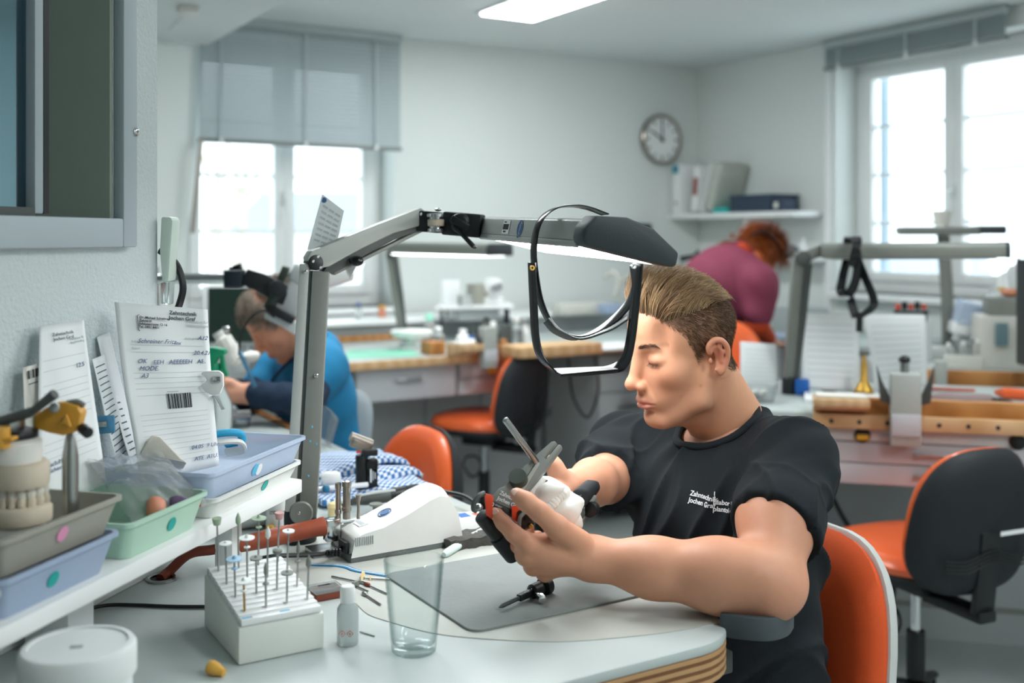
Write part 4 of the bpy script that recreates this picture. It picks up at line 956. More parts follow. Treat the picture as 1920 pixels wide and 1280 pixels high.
# head
HA, HB = P(900, 424, 1.82), P(1086, 433, 1.375); ld = (HB - HA).normalized(); LH = (HB - HA).length
wd = Vector((-ld.y, ld.x, 0)).normalized(); rl = math.radians(13); wd = wd * math.cos(rl) + Vector((0, 0, -math.sin(rl))); wd = (wd - ld * wd.dot(ld)).normalized(); nz = ld.cross(wd)
if nz.z < 0: nz = -nz
def hs(a, w, n): return HA + ld * a + wd * w + nz * n
def hprism(a0, a1, prof, nm, m, bv=.002): return MB().prism([hs(a0, w, n) for w, n in prof], ld * (a1 - a0)).build(nm, m, lp, bevel=bv)
hprism(.0, LH, [(0, -.012), (0, .014), (.008, .019), (.108, .019), (.126, .004), (.126, -.010), (.120, -.013), (.005, -.013)], 'head_housing', 'lamp_grey_l')
hprism(.004, LH - .004, [(0, -.0128), (0, -.020), (.006, -.0215), (.006, -.0128)], 'rim', 'lamp_grey_l', .001)
hprism(.004, LH - .004, [(.120, -.0128), (.120, -.0185), (.126, -.0185), (.126, -.0128)], 'rim', 'white_gloss', .001)
MB().prism([hs(.006, .007, -.0135), hs(LH - .004, .007, -.0135), hs(LH - .004, .119, -.0135), hs(.006, .119, -.0135)], nz * -.004).build('diffuser', 'lamp_emit', lp)
hprism(LH - .012, LH + .03, [(-.004, -.010), (-.004, .006), (.006, .022), (.050, .030), (.090, .024), (.132, .002), (.132, -.017), (.12, -.019), (.002, -.019)], 'end_cap', 'lamp_cap', .005)
hprism(-.012, .002, [(-.002, -.014), (-.002, .018), (.116, .020), (.126, .004), (.126, -.014)], 'rear_cap', 'lamp_dark', .002)
# joint block between arm and head
j0, j1 = P(786, 414, 1.84), P(905, 424, 1.815)
jd = (j1 - j0).normalized(); Rj2 = basis(jd, z=(0, 0, 1)); jl = (j1 - j0).length
MB().box(j0 + jd * jl * .18, (jl * .36, .040, .036), Rj2).build('swivel_block', 'black_plastic', lp, bevel=.003)
MB().box(j0 + jd * jl * .70, (jl * .6, .036, .040), Rj2).build('tilt_block', 'black_soft', lp, bevel=.004)
jc_ = j0 + jd * jl * .28 + Vector((0, -.022, -.001))
MB().lathe(jc_ + Vector((0, 0, -.016)), [(.012, 0), (.016, .001), (.016, .006), (.012, .007), (.012, .025), (.016, .026), (.016, .031), (.012, .032)], 22).build('swivel_ring', 'chrome', lp)
MB().lathe(jc_ + Vector((0, 0, -.006)), [(.0125, 0), (.0142, .001), (.0142, .011), (.0125, .012)], 22).build('friction_ring', 'plaster_tan', lp)
jk = j0 + jd * jl * .66 + Vector((0, -.022, .002))
MB().lathe(jk, [(.017, 0), (.017, .004), (.012, .008), (.0001, .008)], 24, (0, -1, 0)).box(jk + Vector((0, -.010, 0)), (.034, .008, .012), (0, .5, 0)).build('tilt_knob', 'black_plastic', lp, bevel=.002)
MB().ribbon(bez([jk + Vector((-.008, -.008, -.008)), P(873, 446, 1.79), P(890, 464, 1.77)], 5), (0, 1, .3), .010, .006).build('tilt_lever', 'black_plastic', lp, bevel=.002)
MB().ell(j0 + jd * jl * .3 + Vector((0, 0, .022)), (.006, .006, .003)).build('screw', 'chrome', lp)
# labels on the head
def hplane(a, n): return plane_mtx(hs(a, -.0006, n), ld, nz)
mm = hplane(.14, .002)
MB().box(hs(.152, -.0006, .001), (.034, .022, .0008), basis(ld, y=nz)).build('barcode_label', 'white_sticker', lp)
mbx = MB(); rr = random.Random(5); x = .138
while x < .166:
    w = rr.choice((.0006, .0010, .0014)); mbx.box(hs(x, -.0012, .001), (w, .009, .0003), basis(ld, y=nz)); x += w + rr.choice((.0006, .001))
mbx.build('barcode', 'ink_black', lp)
text('Art.-Nr.', .0035, 'ink_black', lp, plane_mtx(hs(.140, -.0012, .0075), ld, nz)); text('110/120', .004, 'ink_black', lp, plane_mtx(hs(.142, -.0012, -.008), ld, nz))
MB().lathe(hs(.222, -.0004, .000), [(.010, 0), (.0128, 0), (.0128, .0006), (.010, .0006)], 28, -wd, closed=True).build('seal_ring', 'badge_blue', lp)
MB().lathe(hs(.222, -.0004, .000), [(.0001, 0), (.007, 0), (.007, .0006), (.0001, .0006)], 20, -wd).box(hs(.218, -.0006, -.0128), (.004, .004, .0008), basis(ld, y=nz)).build('seal_emblem', 'badge_blue', lp)
# data card and paper tucked into the elbow
t = thing('data_card', 'printed data card with blue dot tucked behind the lamp elbow', 'card', P(600, 465, 1.79))
cc = [P(576, 468, 1.79), P(626, 482, 1.80), P(645, 395, 1.80), P(604, 364, 1.79)]
MB().prism(cc, (0, .0008, 0)).build('card', 'paper', t)
cf = lambda a, b: (cc[0] * (1 - a) + cc[1] * a) * (1 - b) + (cc[3] * (1 - a) + cc[2] * a) * b
MB().lathe(cf(.13, .93) + Vector((0, -.0004, 0)), [(.0001, 0), (.0045, 0), (.0045, .0004), (.0001, .0004)], 18, (0, -1, 0)).build('dot_logo', 'badge_blue', t)
for i in range(7):
    for j in range(3): rule(cf, t, .14 + j * .27, .36 + j * .27, .84 - i * .105, .0032, 'ink_faint', 'table_row')
t = thing('paper_note', 'white folded paper note clipped under the lamp arm', 'paper', P(655, 505, 1.78))
MB().prism([P(640, 488, 1.79), P(668, 480, 1.79), P(672, 492, 1.78), P(655, 523, 1.78)], (0, .0006, 0)).build('note', 'paper', t)
MB().prism([P(676, 497, 1.78), P(686, 492, 1.79), P(680, 508, 1.79)], (0, .0006, 0)).build('note_corner', 'paper', t)

# head-worn magnifier hanging on the lamp
t = thing('magnifier_visor', 'black magnifier headband hanging over the lamp head above the mat', 'headband', P(1080, 640, 1.45))
wv = Vector((.45, -.85, .1))
hb_ = [(1188, 497, 1.40), (1191, 540, 1.40), (1172, 578, 1.41), (1132, 612, 1.43), (1084, 630, 1.44), (1042, 616, 1.455), (1015, 570, 1.46), (1003, 505, 1.46), (1002, 450, 1.46), (1014, 412, 1.465), (1040, 391, 1.48), (1075, 386, 1.52), (1105, 391, 1.56), (1135, 402, 1.58)]
MB().ribbon(bez([P(*p) for p in hb_], 7), wv, .017, .0022).build('head_strap', 'black_gloss', t, bevel=.0006)
MB().ribbon(bez([P(1178, 590, 1.405), P(1134, 617, 1.425), P(1084, 634, 1.438), P(1044, 621, 1.45), P(1024, 600, 1.452)], 6), wv, .022, .003).build('brow_pad', 'lamp_dark', t, bevel=.0008)
fr_ = [(997, 492, 1.45), (1000, 560, 1.45), (1004, 630, 1.45), (1014, 668, 1.445), (1036, 692, 1.44), (1060, 698, 1.435), (1110, 696, 1.42), (1152, 690, 1.41), (1172, 676, 1.40), (1182, 640, 1.395), (1190, 575, 1.39), (1197, 494, 1.39)]
MB().ribbon(bez([P(*p) for p in fr_], 7), Vector((.5, -.8, -.15)), .018, .0026).build('lens_frame', 'black_gloss', t, bevel=.0006)
MB().prism([P(1032, 690, 1.455), P(1140, 686, 1.43), P(1160, 691, 1.385), P(1052, 701, 1.415)], (0, 0, -.004)).build('lens_bar', 'black_plastic', t, bevel=.0008)
for px_, py_, Y_, m_ in ((1187, 499, 1.385, 'chrome'), (997, 502, 1.443, 'brass')): MB().lathe(P(px_, py_, Y_), [(.0018, 0), (.0035, 0), (.0035, .003), (.0018, .003)], 16, (.35, -.9, 0), closed=True).build('rivet', m_, t)

# other bench lamps
mat('diffuser_off', 'd8dcda', .5)
def small_lamp(label, base, top, h0, h1, thick=.045, width=.14, base_m='black_soft', foot=.05, dm='diffuser_off'):
    t = thing('bench_lamp', label, 'lamp', base, None, 'bench lamps in the background')
    MB().lathe(base, [(.026, .0003), (.026, foot), (.02, foot + .004), (.0001, foot + .004)], 24).build('base', base_m, t, bevel=.001)
    b1 = base + Vector((0, 0, foot)); s = Vector((1, 0, 0))
    MB().ribbon([b1, (b1 * .5 + top * .5), top], s, [.036, .05, .055], .035).build('post', 'lamp_grey', t, bevel=.004)
    MB().ribbon([b1 + Vector((.016, -.018, 0)), (b1 + top) / 2 + Vector((.018, -.02, 0)), top + Vector((.016, -.02, -.02))], s, [.014, .02, .022], .006).build('post_strip', 'lamp_dark', t)
    MB().cyl(top + Vector((0, -.025, 0)), top + Vector((0, .025, 0)), .024).build('elbow_joint', 'lamp_dark', t, bevel=.003)
    d = (h1 - h0).normalized(); R = basis(d, z=(0, 0, 1)); c = (h0 + h1) / 2; L = (h1 - h0).length
    MB().box((top + h0) / 2, ((top - h0).length + .02, .03, .035), basis(h0 - top, z=(0, 0, 1))).build('link', 'lamp_grey', t, bevel=.003)
    pf = [(-.5, -.5), (-.5, .25), (-.42, .5), (.42, .5), (.5, .25), (.5, -.5)]
    MB().prism([h0 + R @ Vector((0, a * width, b * thick)) for a, b in pf], d * L).build('head_housing', 'lamp_grey', t, bevel=.003)
    MB().box(c + R @ Vector((0, 0, -thick / 2 - .002)), (L - .05, width - .02, .004), R).build('diffuser', dm, t)
    MB().prism([h1 + R @ Vector((0, a * width * 1.02, b * thick * 1.04)) for a, b in pf], d * .012).build('end_cap', 'lamp_cap', t, bevel=.003)
    return t

# ================================================================ articulator held by the man
art = thing('articulator', 'grey metal dental articulator with red clips held in both hands', 'articulator', P(1000, 930, 1.43))
def AP(px, py, o=0.0): return P(px, py, 1.43 + (px - 960) * .00035 + o)
vd = Vector((.25, .85, -.45)).normalized()
plate = [(917, 936), (937, 913), (945, 912), (962, 893), (995, 862), (1012, 846), (1034, 827), (1040, 826), (1043, 830), (1020, 858), (1024, 860), (1047, 832), (1052, 834), (1052, 840), (1020, 884), (985, 926), (972, 942), (959, 955)]
MB().prism([AP(x, y) for x, y in plate], vd * .009).build('upper_plate', 'art_grey', art, bevel=.0014)
MB().prism([AP(917, 937, -.001), AP(958, 955, -.001), AP(957, 968, -.001), AP(918, 949, -.001)], vd * .012).build('front_edge', 'art_dark', art, bevel=.001)
MB().prism([AP(x, y, -.0012) for x, y in ((975, 915), (1006, 868), (1010, 866), (1012, 870), (981, 922))], vd * -.0014).build('ridge', 'lamp_grey_l', art, bevel=.0005)
MB().cyl(AP(1006, 866, -.004), AP(947, 786, -.02), .0043, None, 16).build('incisal_rod', 'steel', art, bevel=.0008)
MB().lathe(AP(973, 901), [(.0125, 0), (.0125, .010), (.0118, .012), (.0001, .012)], 26, -vd + Vector((0, 0, .45))).build('lock_knob', 'knob_green' if 'knob_green' in M else mat('knob_green', '38423a', .55), art)
for poly_, nm in (([(907, 923), (922, 927), (922, 950), (926, 972), (911, 966)], 'red_clip'), ([(958, 948), (972, 946), (982, 956), (978, 975), (972, 980), (960, 973)], 'red_clip')):
    MB().prism([AP(x, y, -.006) for x, y in poly_], vd * .016).build(nm, 'red_plastic', art, bevel=.0015)
MB().tube(bez([AP(908, 924, -.004), AP(897, 930, -.006), AP(889, 942, -.006), AP(888, 954, -.006), AP(893, 958, -.006)], 5), .0035, 10).build('condyle_arm', 'lamp_dark', art)
MB().ell(AP(897, 951, -.004), (.006, .005, .005)).build('condyle_ball', 'steel', art)
MB().prism([AP(x, y, -.009) for x, y in ((971, 990), (973, 972), (980, 960), (987, 956), (991, 962), (1000, 980), (990, 988), (980, 993))], vd * .012).build('condyle_housing', 'black_gloss', art, bevel=.002)
MB().tube(bez([AP(973, 992, -.012), AP(975, 970, -.012), AP(988, 957, -.012)], 5), .0028, 8).build('condyle_rim', 'lamp_grey', art)
MB().cyl(AP(994, 988, -.010), AP(998, 984, -.012), .0028).build('brass_screw', 'brass', art)
MB().lathe(AP(975, 962, -.008), [(.0035, 0), (.0035, .002), (.0001, .002)], 12, -vd).build('clip_screw', 'black_plastic', art)
MB().cyl(AP(903, 966, .015), AP(934, 1003, .02), .011, .012).build('support_column', 'black_plastic', art, bevel=.002)
MB().cyl(AP(934, 1003, .02), AP(966, 1042, .025), .014, .014).build('support_column', 'black_soft', art, bevel=.003)
# plaster casts
pc = [(990, 926), (1016, 892), (1026, 898), (1000, 934)]
MB().prism([AP(x, y, .004) for x, y in pc], vd * .03).build('mounting_ring', 'plaster_w', art, bevel=.002)
MB().prism([AP(x, y, .003) for x, y in ((999, 935), (1025, 898), (1029, 902), (1003, 939))], vd * .03).build('mounting_band', 'art_dark', art, bevel=.001)
lump(AP(1028, 926, .006), (.027, .022, .023), 21, .10, None, 30, 20, 5).build('upper_cast', 'plaster_w', art)
lump(AP(1054, 955, .004), (.029, .022, .022), 22, .12, None, 30, 20, 5).build('lower_cast', 'plaster_w', art)
for k in range(9):
    a = k / 8; c_ = AP(1022 + 34 * a, 960 - 36 * a, -.016 + .004 * abs(a - .5)); lump(c_, (.0058, .005, .0075), k, .05, basis((1, 0, .9), y=(0, 1, 0)), 10, 8).build('tooth', 'plaster_w', art)
lump(AP(1072, 974, .004), (.015, .018, .017), 23, .12, None, 20, 14, 5).build('cast_base', 'plaster_w', art)
MB().prism([AP(x, y, .012) for x, y in ((1066, 975), (1108, 928), (1117, 927), (1118, 932), (1084, 992), (1078, 990))], vd * .012).build('lower_plate', 'art_grey', art, bevel=.0015)
MB().prism([AP(x, y, -.004) for x, y in ((1062, 943), (1077, 916), (1101, 919), (1106, 934), (1090, 957), (1072, 953))], Vector((.02, .045, .004))).build('rubber_block', 'black_soft', art, bevel=.004, seg=3)
MB().prism([AP(x, y, -.0045) for x, y in ((1081, 932), (1090, 927), (1090.6, 928), (1081.6, 933))], (0, -.0004, 0)).build('scratch_mark', 'lamp_grey', art)
MB().cyl(AP(1105, 956, .006), AP(1112, 953, .018), .011).build('adjust_wheel', 'black_plastic', art, bevel=.002)
MB().cyl(AP(1072, 958, .004), AP(1088, 962, .01), .010).build('block_post', 'lamp_dark', art, bevel=.002)
pm = plane_mtx(AP(936, 926, -.0016), AP(966, 940) - AP(936, 926), AP(946, 905) - AP(936, 926))
text('Zahntechnik\nJochen Graf', .0075, 'print_white', art, pm, bold=.0001)
pm = plane_mtx(AP(928, 947, -.0028), AP(950, 957) - AP(928, 947), (0, 0, 1)); text('amann\ngirrbach', .0042, 'print_white', art, pm)
MB().lathe(AP(923, 945, -.0024), [(.0018, 0), (.0028, 0), (.0028, .0004), (.0018, .0004)], 16, -vd, closed=True).build('emblem', 'print_white', art)
# ================================================================ people: implicit surfaces turned into one skin
class SDF:
    def __init__(s, lo, hi, h):
        s.lo = np.array(lo, float); s.h = h; s.n = np.ceil((np.array(hi) - s.lo) / h).astype(int) + 1
        s.d = np.full(s.n, 9., np.float32)
    def put(s, fn, lo, hi, k=.01, op='u'):
        m = k + 3 * s.h
        i0 = np.clip(np.floor((np.array(lo) - m - s.lo) / s.h).astype(int), 0, s.n); i1 = np.clip(np.ceil((np.array(hi) + m - s.lo) / s.h).astype(int) + 1, 0, s.n)
        if (i1 <= i0).any(): return s
        ax = [(s.lo[i] + s.h * np.arange(i0[i], i1[i])).astype(np.float32) for i in range(3)]
        X, Y, Z = ax[0][:, None, None], ax[1][None, :, None], ax[2][None, None, :]
        sl = tuple(slice(a, b) for a, b in zip(i0, i1)); a = s.d[sl]; b = fn(X, Y, Z)
        k = max(k, 1e-5)
        if op == 'u':
            h = np.maximum(k - np.abs(a - b), 0) / k; r = np.minimum(a, b) - h * h * k * .25
        elif op == 's':
            h = np.maximum(k - np.abs(a + b), 0) / k; r = np.maximum(a, -b) + h * h * k * .25
        else:
            r = np.maximum(a, b)
        s.d[sl] = r; return s
    def cone(s, a, b, ra, rb=None, k=.012, op='u'):
        rb = ra if rb is None else rb; a = np.array(a, float); b = np.array(b, float); ab = b - a; L = ab @ ab + 1e-12; R = max(ra, rb)
        def f(X, Y, Z):
            t = np.clip(((X - a[0]) * ab[0] + (Y - a[1]) * ab[1] + (Z - a[2]) * ab[2]) / L, 0, 1)
            return np.sqrt((X - a[0] - ab[0] * t) ** 2 + (Y - a[1] - ab[1] * t) ** 2 + (Z - a[2] - ab[2] * t) ** 2) - (ra + (rb - ra) * t)
        return s.put(f, np.minimum(a, b) - R, np.maximum(a, b) + R, k, op)
    def chain(s, pts, rs, k=.012, op='u'):
        for i in range(len(pts) - 1): s.cone(pts[i], pts[i + 1], rs[i], rs[i + 1], k, op)
        return s
    def ell(s, c, r, R=None, k=.012, op='u'):
        c = np.array(c, float); r = np.array(r, float); Q = np.eye(3) if R is None else np.array(R.to_3x3()).T
        def f(X, Y, Z):
            x, y, z = X - c[0], Y - c[1], Z - c[2]
            p = [Q[i][0] * x + Q[i][1] * y + Q[i][2] * z for i in range(3)]
            k0 = np.sqrt(sum((p[i] / r[i]) ** 2 for i in range(3))); k1 = np.sqrt(sum((p[i] / r[i] ** 2) ** 2 for i in range(3))) + 1e-9
            return k0 * (k0 - 1) / k1
        m = r.max(); return s.put(f, c - m, c + m, k, op)
    def cut(s, p, n):
        """remove what lies beyond the plane through p with outward normal n"""
        p = np.array(p, float); n = np.array(n, float); n /= np.linalg.norm(n)
        return s.put(lambda X, Y, Z: (X - p[0]) * n[0] + (Y - p[1]) * n[1] + (Z - p[2]) * n[2], s.lo, s.lo + s.h * s.n, 0, 'i')
    def net(s, smooth=2):
        d = s.d; n = d.shape; sg = d < 0
        c = np.zeros([m - 1 for m in n], np.int8)
        for i in (0, 1):
            for j in (0, 1):
                for k in (0, 1): c += sg[i:n[0] - 1 + i, j:n[1] - 1 + j, k:n[2] - 1 + k]
        act = np.argwhere((c > 0) & (c < 8)); idx = np.full(c.shape, -1, np.int64); idx[tuple(act.T)] = np.arange(len(act))
        off = [(i, j, k) for i in (0, 1) for j in (0, 1) for k in (0, 1)]
        val = np.stack([d[act[:, 0] + o[0], act[:, 1] + o[1], act[:, 2] + o[2]] for o in off], 1); offa = np.array(off, float)
        acc = np.zeros((len(act), 3)); cnt = np.zeros(len(act))
        for a in range(8):
            for b in range(a + 1, 8):
                if np.abs(offa[a] - offa[b]).sum() != 1: continue
                va, vb = val[:, a], val[:, b]; m = (va < 0) != (vb < 0); t = np.where(m, va / (va - vb + 1e-20), 0)
                acc += np.where(m[:, None], offa[a] + (offa[b] - offa[a]) * t[:, None], 0); cnt += m
        v = (act + acc / cnt[:, None]) * s.h + s.lo
        fs = []
        for ax in range(3):
            b, e = [(1, 2), (2, 0), (0, 1)][ax]
            s0 = [slice(None)] * 3; s1 = [slice(None)] * 3; s0[ax] = slice(0, n[ax] - 1); s1[ax] = slice(1, n[ax])
            for q in (b, e): s0[q] = slice(1, n[q] - 1); s1[q] = slice(1, n[q] - 1)
            A, Bq = sg[tuple(s0)], sg[tuple(s1)]; ch = np.argwhere(A != Bq)
            if not len(ch): continue
            fl = A[tuple(ch.T)]
            base = ch.copy(); base[:, b] += 1; base[:, e] += 1
            def cell(db, de):
                q = base.copy(); q[:, b] -= db; q[:, e] -= de; return idx[tuple(q.T)]
            quad = np.stack([cell(1, 1), cell(0, 1), cell(0, 0), cell(1, 0)], 1)
            quad[~fl] = quad[~fl][:, ::-1]; fs.append(quad)
        f = np.concatenate(fs)
        f = f[(f >= 0).all(1)]
        for _ in range(smooth): v = lap(v, f, .5)
        return v, f
def lap(v, f, w):
    a = np.concatenate([f[:, 0], f[:, 1], f[:, 2], f[:, 3]]); b = np.concatenate([f[:, 1], f[:, 2], f[:, 3], f[:, 0]])
    s = np.zeros_like(v); c = np.zeros(len(v))
    for i in range(3): s[:, i] = np.bincount(a, v[b, i], len(v)) + np.bincount(b, v[a, i], len(v))
    c = np.bincount(a, minlength=len(v)) + np.bincount(b, minlength=len(v)); c = np.maximum(c, 1)
    return v * (1 - w) + w * s / c[:, None]
def normals(v, f):
    n = np.cross(v[f[:, 2]] - v[f[:, 0]], v[f[:, 3]] - v[f[:, 1]]); o = np.zeros_like(v)
    for k in range(4):
        for i in range(3): o[:, i] += np.bincount(f[:, k], n[:, i], len(v))
    return o / (np.linalg.norm(o, axis=1)[:, None] + 1e-12)
def np_mesh(name, v, f, m, parent, col=None):
    mi = np.array(MW[parent.name].inverted()); v = v @ mi[:3, :3].T + mi[:3, 3]
    me = bpy.data.meshes.new(name); me.from_pydata(v.tolist(), [], f.tolist()); me.shade_smooth()
    if col is not None:
        ca = me.color_attributes.new('Col', 'FLOAT_COLOR', 'POINT'); c4 = np.concatenate([col, np.ones((len(col), 1))], 1).astype(np.float32); ca.data.foreach_set('color', c4.ravel())
    me.materials.append(M[m]); o = bpy.data.objects.new(name, me); COL.objects.link(o); o.parent = parent; MW[o.name] = MW[parent.name]; return o
def merge(parts):
    vs, fs, o = [], [], 0
    for v, f in parts: vs.append(v); fs.append(f + o); o += len(v)
    return np.concatenate(vs), np.concatenate(fs)
def xf(v, mtx): a = np.array(mtx); return v @ a[:3, :3].T + a[:3, 3]
L3 = lambda c: np.array(lin(c)[:3])
def blend(col, m, c): m = np.clip(m, 0, 1)[:, None]; return col * (1 - m) + L3(c) * m
def gauss(v, c, r): return np.exp(-(((v - np.array(c)) / np.array(r)) ** 2).sum(1))
def strands(name, paths, r, m, parent, cols, sides=3):
    """many hair strands (n, k, 3) as thin tapering tubes in one mesh"""
    n, k, _ = paths.shape; t = np.gradient(paths, axis=1); t /= np.linalg.norm(t, axis=2)[:, :, None] + 1e-9
    up = np.array([.3, .2, .93]); x = np.cross(t, up); x /= np.linalg.norm(x, axis=2)[:, :, None] + 1e-9; y = np.cross(t, x)
    taper = np.linspace(1, .25, k)[None, :, None]; vs = []
    for j in range(sides):
        a = 2 * PI * j / sides; vs.append(paths + (x * math.cos(a) + y * math.sin(a)) * (r[:, None, None] if hasattr(r, 'shape') else r) * taper)
    v = np.stack(vs, 2).reshape(-1, 3); base = (np.arange(n)[:, None] * k + np.arange(k - 1)[None, :]).ravel() * sides; fs = []
    for j in range(sides):
        j2 = (j + 1) % sides; fs.append(np.stack([base + j, base + j2, base + sides + j2, base + sides + j], 1))
    c = np.repeat(cols, k * sides, 0) if len(cols) == n else cols
    return np_mesh(name, v, np.concatenate(fs), m, parent, c)

def smooth_path(p): return [tuple(q) for q in bez(p, 4)]
def head_sdf(h, female=0, closed=1):
    s = SDF((-.13, -.105, -.20), (.135, .105, .15), h); F = lambda a: (a[0], -a[1], a[2])
    def both(fn, *p, **k):
        fn(*p, **k); fn(*[F(q) if isinstance(q, tuple) and len(q) == 3 and i < both.np else q for i, q in enumerate(p)], **k)
    both.np = 1
    s.ell((-.008, 0, .028), (.090, .074, .075), k=.01)
    s.ell((.020, 0, .040), (.060, .066, .054), k=.02)
    s.ell((.030, 0, -.030), (.052, .058, .078), k=.02)
    s.ell((.050, 0, -.062), (.036, .040, .045), k=.02)
    for y in (1, -1):
        s.ell((.048, y * .042, -.028), (.024, .020, .020), k=.02)                        # cheek bones
        s.cone((-.004, y * .053, -.055), (.012, y * .050, -.085), .013, .012, k=.025)     # jaw angle
        s.cone((.010, y * .048, -.086), (.066, y * .016, -.111), .013, .012, k=.022)
        s.cone((.076, y * .012, .017), (.062, y * .044, .019), .0075, .0065, k=.014)      # brow ridge
        s.ell((.090, y * .031, -.003), (.017, .017, .0125), k=.016, op='s')                # orbit
        s.ell((.0640, y * .0315, -.002), (.0150, .0185, .0120), k=.006)                    # eyeball and lids
        s.ell((.062, y * .050, .035), (.012, .010, .022), k=.02, op='s')                  # temple
    s.cone((.080, 0, .010), (.101, 0, -.034), .0085, .0085, k=.014)                       # nose
    s.ell((.1045, 0, -.040), (.0115, .0105, .0098), k=.010)
    for y in (1, -1):
        s.ell((.0935, y * .0125, -.0445), (.0095, .0070, .0075), k=.006)
        s.ell((.0985, y * .0065, -.0525), (.0055, .0032, .003), k=.003, op='s')
        s.cone((.088, y * .0215, -.041), (.081, y * .029, -.066), .0022, .002, k=.007, op='s')   # crease of the cheek
    s.ell((.066, 0, -.072), (.026, .030, .024), k=.014)                                   # muzzle
    s.cone((.089, 0, -.052), (.0915, 0, -.062), .0028, .0028, k=.006, op='s')             # philtrum
    for y in (1, -1):
        s.chain([(.0925, 0, -.0705), (.0915, y * .008, -.0692), (.082, y * .024, -.0745)], [.0050, .0048, .0022], k=.005)
        s.chain([(.0900, 0, -.0800), (.0890, y * .010, -.0800), (.080, y * .022, -.0765)], [.0062, .0058, .0022], k=.005)
        s.chain([(.0985, 0, -.0752), (.0945, y * .010, -.0745), (.0835, y * .0255, -.0765)], [.0011, .0011, .0011], k=.003, op='s')
    s.ell((.084, 0, -.0915), (.010, .016, .005), k=.010, op='s')
    s.ell((.070, 0, -.106), (.020, .022, .0165), k=.012)                                  # chin
    for y in (1, -1):                                                                      # ears
        ec = (-.014, y * .0735, -.012); ox = lambda x, d, z: (ec[0] + x, ec[1] + y * d, ec[2] + z)
        s.ell(ox(-.004, .004, -.002), (.0155, .005, .027), Matrix.Rotation(y * .35, 3, 'Z') @ Matrix.Rotation(-.2, 3, 'Y'), k=.008)
        s.ell(ox(.002, .0095, -.004), (.0095, .0065, .016), Matrix.Rotation(-.2, 3, 'Y'), k=.005, op='s')
        rim = smooth_path([ox(.009, .003, .006), ox(.010, .006, .018), ox(.001, .010, .0265), ox(-.012, .012, .023), ox(-.0195, .013, .010), ox(-.0185, .011, -.006), ox(-.011, .008, -.021), ox(-.003, .005, -.029)])
        s.chain(rim, list(np.interp(np.linspace(0, 7, len(rim)), range(8), [.0028, .0034, .0036, .0036, .0034, .0032, .0038, .0052])), k=.004)
        s.chain([ox(-.006, .009, .016), ox(-.011, .009, .004), ox(-.007, .008, -.011)], [.0026, .003, .0026], k=.004)
        s.ell(ox(.010, .004, -.006), (.0035, .003, .005), k=.004)
        s.ell(ox(.001, .007, -.006), (.005, .005, .0085), k=.003, op='s')
    return s
def skin_head_colors(v, base='d69d7c', lip='c4786a', blush='cf8468'):
    c = np.tile(L3(base), (len(v), 1))
    for y in (1, -1):
        c = blend(c, .32 * gauss(v, (.060, y * .045, -.035), (.03, .03, .025)), blush)
        c = blend(c, .75 * gauss(v, (-.018, y * .085, -.010), (.022, .014, .032)), 'c9735a')
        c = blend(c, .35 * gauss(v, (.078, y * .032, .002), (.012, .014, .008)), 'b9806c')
    c = blend(c, .55 * gauss(v, (.108, 0, -.042), (.012, .018, .012)), 'd0836a')
    lipm = np.exp(-((v[:, 2] + .0752) / .0095) ** 4) * np.exp(-(v[:, 1] / .0235) ** 6) * (v[:, 0] > .078)
    c = blend(c, .9 * lipm, lip)
    c = blend(c, .22 * np.exp(-((v[:, 2] + .10) / .035) ** 2) * (v[:, 0] > -.01), 'a07a68')
    return c

# ---------------------------------------------------------------- the man at the bench
man = thing('person', 'young man in a black T-shirt holding the articulator at the bench', 'person', Vector((.36, 1.66, .47)))
HS = .945
yaw = math.radians(-158); pit = math.radians(13); rol = math.radians(-2)
RH = Matrix.Rotation(yaw, 3, 'Z') @ Matrix.Rotation(pit, 3, 'Y') @ Matrix.Rotation(rol, 3, 'X')
HO = P(1277, 646, 1.69)
MH = Matrix.Translation(HO) @ RH.to_4x4() @ Matrix.Scale(HS, 4); MHi = MH.inverted()
nb = Vector((.355, 1.735, 1.015))                        # base of the neck
s = head_sdf(.0017)
nl = MHi @ nb
s.cone((-.022, 0, -.035), tuple(nl), .054, .062, k=.025)
for y in (1, -1):
    s.cone((-.035, y * .045, -.045), tuple(nl + Vector((.045, y * .02, .0))), .018, .016, k=.025)
s.cone((.034, 0, -.105), tuple(nl + Vector((.035, 0, .03))), .022, .030, k=.03)
hv, hf = s.net(2); hcol = skin_head_colors(hv)
hn = normals(hv, hf)
# scalp and hair line in head space
def hair_line(x, y):
    return np.interp(x, [-.12, -.06, -.040, -.030, -.018, .004, .010, .020, .032, .046, .060, .075], [-.060, -.055, -.045, -.015, .012, -.012, -.022, .004, .030, .046, .064, .073])
zl = hair_line(hv[:, 0], hv[:, 1]); hm = np.clip((hv[:, 2] - zl) / .012, 0, 1)
earm = (np.abs(hv[:, 1]) > .0745) & (hv[:, 2] < .02); hm[earm] = 0
hcol = blend(hcol, .85 * hm, '6a4c38')
for y in (1, -1):
    bx = np.exp(-((hv[:, 2] - (.0215 - .10 * np.maximum(0, np.abs(hv[:, 1]) - .036) )) / .0042) ** 2) * (np.abs(hv[:, 1] - y * .029) < .022) * (hv[:, 0] > .05)
    hcol = blend(hcol, .35 * bx, '7b5a44')
    lash = np.exp(-((hv[:, 2] + .0085) / .0016) ** 2) * (np.abs(hv[:, 1] - y * .0315) < .0125) * (hv[:, 0] > .06)
    hcol = blend(hcol, .55 * lash, '5a3d31')
